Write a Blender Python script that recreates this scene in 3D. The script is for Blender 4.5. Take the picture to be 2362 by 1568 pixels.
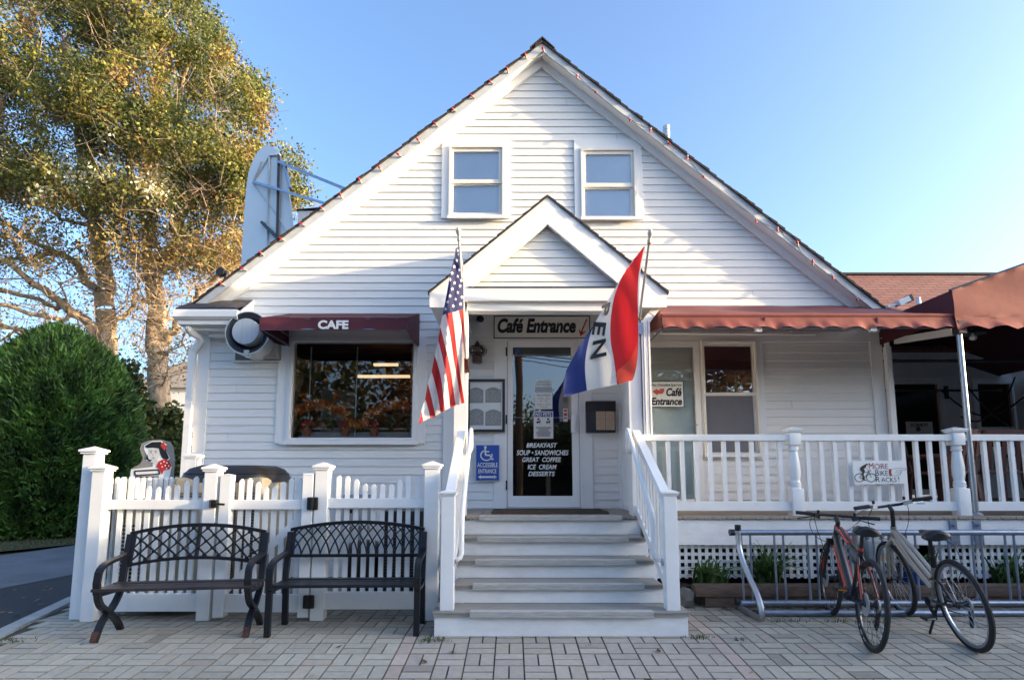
import bpy, bmesh, math, random
import numpy as np
from mathutils import Vector, Matrix, Euler
random.seed(11); rng = np.random.default_rng(11)
R_ = math.radians
SC = bpy.context.scene
COL = SC.collection
for o in list(bpy.data.objects): bpy.data.objects.remove(o)

# ---------------------------------------------------------------- camera
FPX, PX, PY, CW = 1320.0, 1180.5, 943.0, 2361.0
TH = math.atan((1100 - 943) / 1320.0)
CT, ST = math.cos(TH), math.sin(TH)
H = 1.203
cd = bpy.data.cameras.new('camera'); cam = bpy.data.objects.new('camera', cd); COL.objects.link(cam)
cam.location = (0, 0, H); cam.rotation_euler = (R_(90) + TH, 0, 0)
cd.sensor_width = 36; cd.sensor_fit = 'HORIZONTAL'; cd.lens = FPX / CW * 36
cd.shift_y = (PY - 784) / CW
cd.clip_start = 0.05; cd.clip_end = 3000
SC.camera = cam

# ---------------------------------------------------------------- sky, sun, exposure
SUN_AZ, SUN_EL = 12.0, 9.4           # degrees off +X towards -Y, and above the horizon
w = bpy.data.worlds.new("World"); SC.world = w; w.use_nodes = True
nt = w.node_tree; bgn = nt.nodes['Background']
sky = nt.nodes.new('ShaderNodeTexSky'); sky.sky_type = 'NISHITA'; sky.sun_disc = False
sky.sun_elevation = R_(SUN_EL); sky.sun_rotation = R_(90 + SUN_AZ)
sky.air_density = 0.78; sky.dust_density = 4.2; sky.ozone_density = 2.6; sky.altitude = 0
nt.links.new(sky.outputs[0], bgn.inputs[0]); bgn.inputs[1].default_value = 0.15
sd = bpy.data.lights.new('sun', 'SUN'); sun = bpy.data.objects.new('sun', sd); COL.objects.link(sun)
sd.energy = 2.0; sd.angle = R_(0.5); sd.color = (0.92, 0.69, 0.40)
a_, e_ = R_(SUN_AZ), R_(SUN_EL)
SUND = Vector((math.cos(a_) * math.cos(e_), -math.sin(a_) * math.cos(e_), math.sin(e_)))
sun.rotation_euler = SUND.to_track_quat('Z', 'Y').to_euler(); sun.location = (20, -6, 12)
SC.view_settings.view_transform = 'Standard'; SC.view_settings.look = 'None'
SC.view_settings.gamma = 1.0; SC.view_settings.exposure = 2.3

# ---------------------------------------------------------------- helpers
def at(u, v, Y):
    """the point on the depth plane Y that the photograph shows at (u, v)"""
    q = (PY - v) / FPX
    z = Y * (q * CT + ST) / (CT - q * ST)
    return Vector(((u - PX) / FPX * (Y * CT + z * ST), Y, z + H))
def gr(u, v, z0=0.0):
    q = (PY - v) / FPX
    return at(u, v, (z0 - H) * (CT - q * ST) / (q * CT + ST))
def gz(y):
    """the forecourt falls gently away from the foot of the steps, towards the street"""
    return .085*(max(y, 0.0)-4.53) if y < 4.53 else 0.0
def grs(u, v):
    p = gr(u, v)
    for _ in range(12): p = gr(u, v, gz(p.y))
    return p
def rect(u0, v0, u1, v1, Y):
    """x0, x1, z0, z1 of a box read at its middle lines"""
    vm, um = (v0 + v1) / 2, (u0 + u1) / 2
    return at(u0, vm, Y).x, at(u1, vm, Y).x, at(um, v1, Y).z, at(um, v0, Y).z

def base_of(o):
    b = Vector((0, 0, 0))
    while o is not None:
        b += o.location; o = o.parent
    return b

class MB:
    def __init__(s): s.v = []; s.f = []; s.m = []; s.cur = 0
    def add(s, vs, fs, m=None):
        n = len(s.v); s.v.extend([tuple(p) for p in vs])
        for f in fs: s.f.append([i + n for i in f]); s.m.append(s.cur if m is None else m)
        return s
    def box(s, x0, x1, y0, y1, z0, z1, m=None, c=0.0):
        if x0 > x1: x0, x1 = x1, x0
        if y0 > y1: y0, y1 = y1, y0
        if z0 > z1: z0, z1 = z1, z0
        if c <= 0:
            return s.add([(x0,y0,z0),(x1,y0,z0),(x1,y1,z0),(x0,y1,z0),(x0,y0,z1),(x1,y0,z1),(x1,y1,z1),(x0,y1,z1)],
                  [(0,3,2,1),(4,5,6,7),(0,1,5,4),(1,2,6,5),(2,3,7,6),(3,0,4,7)], m)
        bm = bmesh.new(); bmesh.ops.create_cube(bm, size=1)
        for q in bm.verts: q.co = Vector(((x0+x1)/2 + q.co.x*(x1-x0), (y0+y1)/2 + q.co.y*(y1-y0), (z0+z1)/2 + q.co.z*(z1-z0)))
        bmesh.ops.bevel(bm, geom=bm.edges[:], offset=c, segments=2, affect='EDGES', profile=0.6)
        bm.verts.index_update(); s.add([q.co for q in bm.verts], [[q.index for q in f.verts] for f in bm.faces], m); bm.free(); return s
    def bar(s, p, q, w, h, up=(0,0,1), m=None):
        p = Vector(p); q = Vector(q); d = (q - p).normalized(); up = Vector(up)
        a = d.cross(up)
        if a.length < 1e-5: a = d.cross(Vector((1,0,0)))
        a.normalize(); b = a.cross(d).normalized()
        a = a * (w / 2); b = b * (h / 2)
        vs = [p-a-b, p+a-b, p+a+b, p-a+b, q-a-b, q+a-b, q+a+b, q-a+b]
        return s.add(vs, [(0,3,2,1),(4,5,6,7),(0,1,5,4),(1,2,6,5),(2,3,7,6),(3,0,4,7)], m)
    def tube(s, pts, r, n=8, m=None, closed=False):
        pts = [Vector(p) for p in pts]; k = len(pts)
        rs = r if isinstance(r, (list, tuple)) else [r] * k
        vs = []; fs = []; prev = None
        for i, p in enumerate(pts):
            if closed: t = pts[(i+1) % k] - pts[i-1]
            else: t = pts[min(i+1, k-1)] - pts[max(i-1, 0)]
            t.normalize()
            if prev is None:
                a = t.cross(Vector((0,0,1)));
                if a.length < 1e-3: a = t.cross(Vector((1,0,0)))
            else: a = prev - t * prev.dot(t)
            a.normalize(); prev = a; b = t.cross(a)
            for j in range(n):
                an = 2 * math.pi * j / n
                vs.append(p + (a * math.cos(an) + b * math.sin(an)) * rs[i])
        for i in range(k if closed else k - 1):
            i2 = (i + 1) % k
            for j in range(n):
                fs.append((i*n+j, i*n+(j+1) % n, i2*n+(j+1) % n, i2*n+j))
        if not closed: fs.append(tuple(range(n-1, -1, -1))); fs.append(tuple((k-1)*n + j for j in range(n)))
        return s.add(vs, fs, m)
    def lathe(s, prof, c, n=16, axis='Z', m=None):
        vs = []; fs = []; c = Vector(c)
        for (r, h) in prof:
            for j in range(n):
                an = 2 * math.pi * j / n; x, y = r * math.cos(an), r * math.sin(an)
                vs.append(c + (Vector((x, y, h)) if axis == 'Z' else Vector((x, h, y)) if axis == 'Y' else Vector((h, x, y))))
        k = len(prof)
        for i in range(k - 1):
            for j in range(n): fs.append((i*n+j, i*n+(j+1) % n, (i+1)*n+(j+1) % n, (i+1)*n+j))
        fs.append(tuple(range(n-1, -1, -1))); fs.append(tuple((k-1)*n + j for j in range(n)))
        return s.add(vs, fs, m)
    def prism(s, poly, y0, y1, m=None):
        """poly of (x, z), extruded along Y"""
        n = len(poly)
        vs = [(x, y0, z) for x, z in poly] + [(x, y1, z) for x, z in poly]
        fs = [tuple(range(n)), tuple(range(2*n-1, n-1, -1))] + [(i, n+i, n+(i+1) % n, (i+1) % n) for i in range(n)]
        return s.add(vs, fs, m)
    def prismx(s, poly, x0, x1, m=None):
        """poly of (y, z), extruded along X"""
        n = len(poly)
        vs = [(x0, y, z) for y, z in poly] + [(x1, y, z) for y, z in poly]
        fs = [tuple(range(n)), tuple(range(2*n-1, n-1, -1))] + [(i, n+i, n+(i+1) % n, (i+1) % n) for i in range(n)]
        return s.add(vs, fs, m)
    def poly(s, pts, m=None): return s.add(pts, [tuple(range(len(pts)))], m)
    def frame(s, x0, x1, z0, z1, wd, y0, y1, m=None):
        s.box(x0, x0+wd, y0, y1, z0, z1, m); s.box(x1-wd, x1, y0, y1, z0, z1, m)
        s.box(x0+wd, x1-wd, y0, y1, z1-wd, z1, m); s.box(x0+wd, x1-wd, y0, y1, z0, z0+wd, m); return s
    def cap(s, x0, x1, y0, y1, z, ov=.02, h=.05, m=None):
        """post cap: flange and low pyramid"""
        s.box(x0-ov*.55, x1+ov*.55, y0-ov*.55, y1+ov*.55, z, z+h*.35, m)
        X0, X1, Y0, Y1 = x0-ov, x1+ov, y0-ov, y1+ov; Z = z+h*.35
        s.box(X0, X1, Y0, Y1, Z, Z+h*.3, m); Z += h*.3
        cx, cy = (x0+x1)/2, (y0+y1)/2
        return s.add([(X0,Y0,Z),(X1,Y0,Z),(X1,Y1,Z),(X0,Y1,Z),(cx,cy,Z+h*.6)], [(0,1,4),(1,2,4),(2,3,4),(3,0,4)], m)
    def build(s, name, mats, parent=None, smooth=False, local=False, fix=True):
        me = bpy.data.meshes.new(name)
        b = Vector((0,0,0)) if (parent is None or local) else base_of(parent)
        me.from_pydata([(p[0]-b.x, p[1]-b.y, p[2]-b.z) for p in s.v], [], s.f)
        if not isinstance(mats, (list, tuple)): mats = [mats]
        for m in mats: me.materials.append(m)
        if len(mats) > 1: me.polygons.foreach_set('material_index', s.m)
        me.update()
        if fix:
            bm = bmesh.new(); bm.from_mesh(me); bmesh.ops.recalc_face_normals(bm, faces=bm.faces[:]); bm.to_mesh(me); bm.free()
        if smooth:
            me.polygons.foreach_set('use_smooth', [True] * len(me.polygons)); me.set_sharp_from_angle(angle=R_(38))
        o = bpy.data.objects.new(name, me); COL.objects.link(o)
        if parent is not None: o.parent = parent
        return o

def np_mesh(name, V, F, mat, parent=None, cols=None, base=None):
    """quad mesh out of arrays; cols is one colour per face"""
    me = bpy.data.meshes.new(name); V = np.asarray(V, dtype=np.float32).reshape(-1, 3); F = np.asarray(F, dtype=np.int32)
    if parent is not None: V = V - np.array(base_of(parent), dtype=np.float32)
    k = F.shape[1]
    me.vertices.add(len(V)); me.vertices.foreach_set('co', V.ravel())
    me.loops.add(F.size); me.loops.foreach_set('vertex_index', F.ravel())
    me.polygons.add(len(F)); me.polygons.foreach_set('loop_start', np.arange(0, F.size, k, dtype=np.int32))
    me.update(calc_edges=True)
    me.polygons.foreach_set('use_smooth', np.zeros(len(F), dtype=bool))
    if cols is not None:
        ca = me.color_attributes.new('Col', 'FLOAT_COLOR', 'CORNER')
        c4 = np.ones((len(F), 4), dtype=np.float32); c4[:, :3] = cols
        ca.data.foreach_set('color', np.repeat(c4, k, axis=0).ravel())
    me.materials.append(mat)
    o = bpy.data.objects.new(name, me); COL.objects.link(o)
    if parent is not None: o.parent = parent
    return o

def tag(o, label=None, cat=None, group=None, kind=None):
    if label: o['label'] = label
    if cat: o['category'] = cat
    if group: o['group'] = group
    if kind: o['kind'] = kind
    return o
def thing(name, label, cat, loc=(0,0,0), rz=0.0, group=None, rot=None):
    o = bpy.data.objects.new(name, None); COL.objects.link(o); o.empty_display_size = .2
    o.location = loc; o.rotation_euler = rot if rot else (0, 0, rz)
    return tag(o, label, cat, group)
def struct(name, mb, mats, smooth=False): return tag(mb.build(name, mats, None, smooth), kind='structure')
def dup(root, loc, rz=0.0, label=None):
    r = root.copy(); COL.objects.link(r); r.location = loc; r.rotation_euler = (0, 0, rz)
    if label: r['label'] = label
    for ch in list(root.children):
        c = ch.copy(); COL.objects.link(c); c.parent = r
        for g in list(ch.children):
            d = g.copy(); COL.objects.link(d); d.parent = c
    return r

def text_mesh(body, shear=0.0, bold=0.0, spacing=1.0):
    cu = bpy.data.curves.new('letters', 'FONT'); cu.body = body; cu.shear = shear; cu.offset = bold; cu.resolution_u = 4
    cu.space_character = spacing; cu.align_x = 'CENTER'
    ob = bpy.data.objects.new('letters', cu); COL.objects.link(ob)
    dg = bpy.context.evaluated_depsgraph_get(); dg.update()
    me = bpy.data.meshes.new_from_object(ob.evaluated_get(dg))
    vs = [(p.co.x, p.co.y) for p in me.vertices]; fs = [list(p.vertices) for p in me.polygons]
    bpy.data.objects.remove(ob); bpy.data.curves.remove(cu); bpy.data.meshes.remove(me)
    xs = [p[0] for p in vs]; ys = [p[1] for p in vs]; x0, x1, y0, y1 = min(xs), max(xs), min(ys), max(ys)
    return [((x-x0)/(x1-x0), (y-y0)/(y1-y0)) for x, y in vs], fs
def letters(mb, body, u0, v0, u1, v1, Y, shear=0.0, bold=0.0, m=None, spacing=1.0):
    """lettering fitted to a box of the photograph, standing on the depth plane Y"""
    vs, fs = text_mesh(body, shear, bold, spacing)
    x0, x1, z0, z1 = rect(u0, v0, u1, v1, Y)
    mb.add([(x0 + a*(x1-x0), Y, z0 + b*(z1-z0)) for a, b in vs], fs, m)

# ---------------------------------------------------------------- materials
def M(name, col, rough=.5, var=.08, vs=6.0, bump=0.0, bs=60.0, metal=0.0, stretch=(1,1,1), spec=.5, attr=False, var2=None, coat=0.0):
    m = bpy.data.materials.new(name); m.use_nodes = True; n = m.node_tree.nodes; l = m.node_tree.links
    bs_ = n['Principled BSDF']; bs_.inputs['Roughness'].default_value = rough; bs_.inputs['Metallic'].default_value = metal
    bs_.inputs['Specular IOR Level'].default_value = spec; bs_.inputs['Coat Weight'].default_value = coat
    tc = n.new('ShaderNodeTexCoord'); mp = n.new('ShaderNodeMapping'); mp.inputs['Scale'].default_value = stretch
    l.new(tc.outputs['Object'], mp.inputs['Vector'])
    no = n.new('ShaderNodeTexNoise'); no.inputs['Scale'].default_value = vs; no.inputs['Detail'].default_value = 6; no.inputs['Roughness'].default_value = .65
    l.new(mp.outputs[0], no.inputs['Vector'])
    rp = n.new('ShaderNodeValToRGB'); rp.color_ramp.elements[0].position = .3; rp.color_ramp.elements[1].position = .7
    c = Vector(col)
    lo = c * (1 - var) if var2 is None else Vector(var2)
    rp.color_ramp.elements[0].color = (*lo, 1); rp.color_ramp.elements[1].color = (*(c * (1 + var * .6)), 1)
    l.new(no.outputs['Fac'], rp.inputs['Fac'])
    if attr:
        at_ = n.new('ShaderNodeAttribute'); at_.attribute_name = 'Col'
        mx = n.new('ShaderNodeMix'); mx.data_type = 'RGBA'; mx.blend_type = 'MULTIPLY'; mx.inputs[0].default_value = 1
        l.new(at_.outputs['Color'], mx.inputs[6]); l.new(rp.outputs[0], mx.inputs[7]); l.new(mx.outputs[2], bs_.inputs['Base Color'])
    else: l.new(rp.outputs[0], bs_.inputs['Base Color'])
    if bump > 0:
        n2 = n.new('ShaderNodeTexNoise'); n2.inputs['Scale'].default_value = bs; n2.inputs['Detail'].default_value = 5
        l.new(mp.outputs[0], n2.inputs['Vector'])
        bp = n.new('ShaderNodeBump'); bp.inputs['Strength'].default_value = bump; bp.inputs['Distance'].default_value = .01
        l.new(n2.outputs['Fac'], bp.inputs['Height']); l.new(bp.outputs[0], bs_.inputs['Normal'])
    return m
def leafmat(name, trans=.35, rough=.55):
    m = bpy.data.materials.new(name); m.use_nodes = True; n = m.node_tree.nodes; l = m.node_tree.links
    b = n['Principled BSDF']; b.inputs['Roughness'].default_value = rough
    a = n.new('ShaderNodeAttribute'); a.attribute_name = 'Col'
    l.new(a.outputs['Color'], b.inputs['Base Color'])
    t = n.new('ShaderNodeBsdfTranslucent'); l.new(a.outputs['Color'], t.inputs['Color'])
    mx = n.new('ShaderNodeMixShader'); mx.inputs[0].default_value = trans
    l.new(b.outputs[0], mx.inputs[1]); l.new(t.outputs[0], mx.inputs[2]); l.new(mx.outputs[0], n['Material Output'].inputs['Surface'])
    return m
def glassmat(name, tint=(.75,.8,.8), refl=1.5, base=.04):
    m = bpy.data.materials.new(name); m.use_nodes = True; n = m.node_tree.nodes; l = m.node_tree.links
    n.remove(n['Principled BSDF'])
    t = n.new('ShaderNodeBsdfTransparent'); t.inputs[0].default_value = (*tint, 1)
    g = n.new('ShaderNodeBsdfGlossy'); g.inputs['Roughness'].default_value = .015; g.inputs[0].default_value = (1,1,1,1)
    no = n.new('ShaderNodeTexNoise'); no.inputs['Scale'].default_value = 1.6
    bp = n.new('ShaderNodeBump'); bp.inputs['Strength'].default_value = .02; bp.inputs['Distance'].default_value = .05
    l.new(no.outputs['Fac'], bp.inputs['Height']); l.new(bp.outputs[0], g.inputs['Normal'])
    lw = n.new('ShaderNodeFresnel'); lw.inputs[0].default_value = refl
    ma = n.new('ShaderNodeMath'); ma.operation = 'ADD'; ma.inputs[1].default_value = base; ma.use_clamp = True; l.new(lw.outputs[0], ma.inputs[0])
    mx = n.new('ShaderNodeMixShader'); l.new(ma.outputs[0], mx.inputs[0]); l.new(t.outputs[0], mx.inputs[1]); l.new(g.outputs[0], mx.inputs[2])
    l.new(mx.outputs[0], n['Material Output'].inputs['Surface']); return m
def emis(name, col, s):
    m = bpy.data.materials.new(name); m.use_nodes = True; b = m.node_tree.nodes['Principled BSDF']
    b.inputs['Base Color'].default_value = (*col, 1); b.inputs['Emission Color'].default_value = (*col, 1); b.inputs['Emission Strength'].default_value = s
    return m
def shingle(name, c1, c2, mort, sx, sz):
    m = bpy.data.materials.new(name); m.use_nodes = True; n = m.node_tree.nodes; l = m.node_tree.links
    b = n['Principled BSDF']; b.inputs['Roughness'].default_value = .85
    tc = n.new('ShaderNodeTexCoord'); se = n.new('ShaderNodeSeparateXYZ'); cb = n.new('ShaderNodeCombineXYZ')
    l.new(tc.outputs['Object'], se.inputs[0]); l.new(se.outputs[0 if sx == 'x' else 1], cb.inputs[0]); l.new(se.outputs[2], cb.inputs[1])
    br = n.new('ShaderNodeTexBrick'); br.inputs['Color1'].default_value = (*c1, 1); br.inputs['Color2'].default_value = (*c2, 1); br.inputs['Mortar'].default_value = (*mort, 1)
    br.inputs['Scale'].default_value = 1.0; br.inputs['Mortar Size'].default_value = .008; br.inputs['Brick Width'].default_value = .32; br.inputs['Row Height'].default_value = sz
    br.inputs['Mortar Smooth'].default_value = .2
    l.new(cb.outputs[0], br.inputs['Vector']); l.new(br.outputs['Color'], b.inputs['Base Color'])
    bp = n.new('ShaderNodeBump'); bp.inputs['Strength'].default_value = .6; bp.inputs['Distance'].default_value = .01; bp.invert = True
    l.new(br.outputs['Fac'], bp.inputs['Height']); l.new(bp.outputs[0], b.inputs['Normal']); return m

WHITE2 = M('greyer_clapboard_paint', (.76,.76,.745), .55, .06, 1.6, .25, 14, stretch=(1.2,1,22))
WHITE3 = M('creamier_clapboard_paint', (.82,.805,.77), .5, .06, 1.6, .25, 14, stretch=(1.2,1,22))
WHITE = M('white_clapboard_paint', (.80,.795,.775), .55, .05, 1.6, .25, 14, stretch=(1.2,1,22))
TRIM = M('white_trim_paint', (.82,.815,.80), .45, .04, 2.0, .08, 30)
VINYL = M('white_vinyl', (.82,.82,.81), .36, .07, 2.2, .05, 20)
STEPW = M('white_step_paint', (.80,.80,.79), .45, .10, 5, .12, 40, stretch=(1,1,2.5))
TREAD = M('grey_composite_tread', (.30,.28,.25), .6, .25, 14, .35, 60, stretch=(.6,4,4))
GRIP = M('worn_grip_strip', (.50,.49,.46), .6, .35, 40, .4, 120, stretch=(.25,4,4))
DECK = M('weathered_deck_boards', (.33,.28,.23), .7, .25, 12, .35, 40, stretch=(6,.5,1))
IRON = M('black_powdercoat', (.011,.012,.016), .36, .25, 25, .05, 60, spec=.35)
RUSTY = M('bronze_iron', (.014,.014,.018), .40, .4, 8, .1, 60, var2=(.008,.009,.013), spec=.35)
RUST = M('rusted_iron', (.075,.03,.02), .75, .5, 30, .2, 80)
RUSTSEAT = M('rust_worn_slat', (.040,.030,.029), .4, .4, 6, .1, 60, stretch=(.5,4,4), var2=(.015,.014,.017))
GALV = M('galvanised_steel', (.28,.33,.42), .38, .22, 16, .06, 80, metal=.75)
CHROME = M('chromed_pipe', (.44,.47,.51), .36, .12, 10, metal=.9)
BLACK = M('black_plastic', (.012,.012,.013), .4, .2, 12)
DARK = M('dark_interior', (.012,.011,.010), .9, .2, 4)
ROOM = M('brown_room_wall', (.11,.058,.04), .8, .3, 3)
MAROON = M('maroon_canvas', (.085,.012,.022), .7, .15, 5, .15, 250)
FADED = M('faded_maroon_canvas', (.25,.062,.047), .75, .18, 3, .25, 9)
ROOF = M('dark_shingle_roof', (.035,.03,.03), .9, .3, 20, .5, 40)
BROWNROOF = shingle('brown_shingle_roof', (.27,.115,.085), (.21,.088,.066), (.05,.022,.02), 'x', .095)
SIGNW = M('white_sign_board', (.80,.80,.78), .4, .03, 4)
INK = M('black_sign_ink', (.010,.010,.011), .5, .05, 4)
REDINK = M('red_sign_ink', (.42,.045,.03), .5, .1, 6)
BLUE = M('blue_sign_enamel', (.006,.075,.40), .35, .06, 6)
GLASS = glassmat('window_glass', (.97,.98,.98), 1.5, .07)
DGLASS = glassmat('door_glass', (.45,.47,.5), 1.52, .15)
PANE = glassmat('sash_glass', (.97,.98,1.0), 1.5, .20)
BLIND = M('pale_roller_blind', (.86,.88,.90), .8, .05, 3)
WOODT = M('old_landscape_timber', (.17,.11,.078), .85, .4, 8, .6, 30, stretch=(.8,6,6), var2=(.085,.058,.045))
SOIL = M('dark_soil', (.030,.022,.016), .95, .4, 20, .9, 30)
BARK = M('poplar_bark', (.52,.38,.25), .85, .35, 3.5, .6, 14, stretch=(3,3,1.2), var2=(.20,.145,.10))
LEAF = leafmat('leaf_surface', .3)
NEEDLE = leafmat('evergreen_tuft', .12, .6)
GREY = M('grey_enamel', (.33,.34,.34), .45, .12, 5)
BEIGE = M('beige_enamel', (.46,.43,.36), .5, .1, 4)
ALU = M('brushed_aluminium', (.55,.55,.54), .35, .15, 8, metal=.6)
RUBBER = M('black_rubber', (.016,.016,.017), .75, .2, 20, .2, 90)
PAPER = M('white_paper', (.72,.72,.70), .7, .04, 3)
MAT = M('coir_mat', (.085,.06,.04), .95, .5, 60, 1.0, 150)
TERRA = M('terracotta', (.42,.13,.07), .8, .2, 8)
COPPER = M('weathered_copper', (.10,.045,.035), .5, .3, 14, metal=.3)
# ================================================================ ground, road, kerb
def kerb_x(y): return -3.93 - .32 * (y - 4.38)
g = MB()
for y0, y1 in ((-300,0),(0,4.53),(4.53,1500)): g.add([(-900,y0,gz(y0)-.14),(900,y0,gz(y0)-.14),(900,y1,gz(y1)-.14),(-900,y1,gz(y1)-.14)], [(0,1,2,3)])
struct('ground', g, M('bare_ground', (.13,.115,.07), .95, .4, .6, .3, 12))
ASPH = M('fresh_asphalt', (.030,.030,.033), .85, .3, 3, .6, 160)
WORN = M('worn_asphalt', (.15,.155,.17), .85, .35, 1.2, .5, 120)
g = MB()
for y0, y1 in ((-30,0),(0,4.53)): g.add([(-60,y0,gz(y0)-.10),(kerb_x(y0)-.05,y0,gz(y0)-.10),(kerb_x(y1)-.05,y1,gz(y1)-.10),(-60,y1,gz(y1)-.10)], [(0,1,2,3)])
g.add([(-60,4.53,-.10),(kerb_x(4.53)-.05,4.53,-.10),(kerb_x(8.9)-.05,8.9,-.10),(-60,15.5,-.10)], [(0,1,2,3)])
struct('road', g, ASPH)
a0, a1 = gr(-60, 1368, -.096), gr(230, 1312, -.096); b0, b1 = gr(-60, 1290, -.096), gr(230, 1248, -.096)
d0 = (a1 - a0).normalized(); d1 = (b1 - b0).normalized()
g = MB(); g.poly([a0 - d0*25, a1 + d0*2, b1 + d1*3, b0 - d1*30]); struct('driveway', g, WORN)
g = MB()
for k in range(14):
    y0, y1 = -6 + k*1.2, -6 + (k+1)*1.2 - .012
    g.add([(kerb_x(y0)-.06,y0,-.14),(kerb_x(y0)+.09,y0,-.14),(kerb_x(y1)+.09,y1,-.14),(kerb_x(y1)-.06,y1,-.14),
           (kerb_x(y0)-.045,y0,.004),(kerb_x(y0)+.09,y0,.008),(kerb_x(y1)+.09,y1,.008),(kerb_x(y1)-.045,y1,.004)],
          [(0,3,2,1),(4,5,6,7),(0,1,5,4),(1,2,6,5),(2,3,7,6),(3,0,4,7)])
g.v = [(p[0], p[1], p[2]+gz(p[1])) for p in g.v]
struct('kerb', g, M('kerb_stone', (.34,.34,.33), .85, .25, 6, .4, 60))

# brick paving: every paver modelled, basket weave between two soldier courses
pm = M('concrete_paver', (1,1,1), .88, .14, 22, .22, 160, attr=True)
V = []; Fq = []; Cc = []
def paver(x0, x1, y0, y1, col):
    if x0 < kerb_x((y0+y1)/2) + .10 or (-.56 < (x0+x1)/2 < 1.31 and (y0+y1)/2 > 4.62): return
    j = .0022 + random.random()*.0008; jy = .0034 + random.random()*.0010; c = .003; z = random.gauss(0, .0009); tx = random.gauss(0, .002); ty = random.gauss(0, .002)
    X0, X1, Y0, Y1 = x0+j, x1-j, y0+jy, y1-jy; xm, ym = (x0+x1)/2, (y0+y1)/2
    b = len(V)
    for (x, y, dz) in ((X0,Y0,-.012),(X1,Y0,-.012),(X1,Y1,-.012),(X0,Y1,-.012),(X0+c,Y0+c,0),(X1-c,Y0+c,0),(X1-c,Y1-c,0),(X0+c,Y1-c,0)):
        V.append((x, y, gz(y) + z + dz + (x-xm)*tx + (y-ym)*ty))
    for f in ((4,5,6,7),(0,1,5,4),(1,2,6,5),(2,3,7,6),(3,0,4,7)):
        Fq.append([i+b for i in f]); Cc.append(col if f[0] == 4 else [q*.62 for q in col])
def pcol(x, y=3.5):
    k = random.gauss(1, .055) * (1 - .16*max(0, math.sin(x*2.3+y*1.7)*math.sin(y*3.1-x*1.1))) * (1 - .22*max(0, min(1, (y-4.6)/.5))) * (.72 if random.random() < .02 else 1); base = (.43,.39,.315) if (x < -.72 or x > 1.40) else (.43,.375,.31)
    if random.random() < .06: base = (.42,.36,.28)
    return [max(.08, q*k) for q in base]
def unit(x, y, par, s=.2):
    if par:
        paver(x, x+s, y, y+s/2, pcol(x, y)); paver(x, x+s, y+s/2, y+s, pcol(x, y))
    else:
        paver(x, x+s/2, y, y+s, pcol(x, y)); paver(x+s/2, x+s, y, y+s, pcol(x, y))
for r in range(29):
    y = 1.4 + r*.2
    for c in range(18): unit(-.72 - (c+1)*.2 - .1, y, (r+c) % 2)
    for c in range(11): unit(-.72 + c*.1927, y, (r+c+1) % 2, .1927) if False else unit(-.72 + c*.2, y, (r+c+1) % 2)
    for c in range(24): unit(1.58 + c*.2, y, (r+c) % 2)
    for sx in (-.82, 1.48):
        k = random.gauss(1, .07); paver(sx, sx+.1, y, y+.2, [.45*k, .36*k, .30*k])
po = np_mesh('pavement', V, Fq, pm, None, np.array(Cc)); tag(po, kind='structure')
g = MB()
for y0, y1 in ((-6,0),(0,4.53),(4.53,7.4)): g.add([(kerb_x(y0)+.08,y0,gz(y0)-.016),(14,y0,gz(y0)-.016),(14,y1,gz(y1)-.016),(kerb_x(y1)+.08,y1,gz(y1)-.016)], [(0,1,2,3)])
struct('paving_bed', g, M('jointing_sand', (.05,.047,.036), .95, .5, 7, .5, 60, var2=(.04,.042,.03)))
gb = MB()
rr = random.Random(5)
for (cx, cy, n, s) in ((-.60,4.44,70,.06),(1.42,4.5,50,.05),(2.75,4.98,60,.10),(2.3,5.0,50,.10),(3.05,4.95,24,.05),(-3.75,4.42,60,.10),(1.7,4.45,20,.03)):
    for i in range(n):
        x, y = rr.gauss(cx, s), rr.gauss(cy, s*.35); h = rr.uniform(.012, .04); a = rr.uniform(0, 6.28)
        dx, dy = math.cos(a)*.004, math.sin(a)*.004
        zq_ = gz(y); gb.add([(x-dx,y-dy,zq_),(x+dx,y+dy,zq_),(x+rr.gauss(0,.015),y+rr.gauss(0,.015),zq_+h)], [(0,1,2)])
tag(gb.build('paving_weeds', M('moss_green', (.07,.10,.025), .9, .4, 20)), 'small green weeds and moss growing in the paving joints', 'weeds', kind='stuff')

# grass strip beyond the driveway
ga, gb_ = gr(-200, 1292, -.09), gr(260, 1246, -.09)
g = MB(); d = (gb_ - ga).normalized(); n_ = Vector((-d.y, d.x, 0))
g.poly([ga - d*30, gb_ + d*3, gb_ + d*3 + n_*14, ga - d*30 + n_*14])
for p in range(len(g.v)): g.v[p] = (g.v[p][0], g.v[p][1], -.085)
struct('grass_verge', g, M('autumn_turf', (.10,.095,.035), .95, .5, 2.5, .8, 50, var2=(.045,.06,.02)))
Vg = []; Fg = []; Cg = []
for i in range(9000):
    s, t = random.uniform(0, 9), abs(random.gauss(0, 1.6))
    p = gb_ - d*s + n_*t + d*1.0; h = random.uniform(.02, .07); a = random.uniform(0, 6.28); wd = .008
    dx, dy = math.cos(a)*wd, math.sin(a)*wd; q = (p.x + random.gauss(0,.03), p.y + random.gauss(0,.03), -.085+h)
    b = len(Vg); Vg += [(p.x-dx,p.y-dy,-.085),(p.x+dx,p.y+dy,-.085),q]; Fg.append((b,b+1,b+2))
    Cg.append([.10,.10,.035] if random.random() < .6 else [.16,.125,.06])
tag(np_mesh('grass', Vg, Fg, LEAF, None, np.array(Cg)), 'short dry autumn grass beside the driveway below the shrub', 'grass', kind='stuff')

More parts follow.
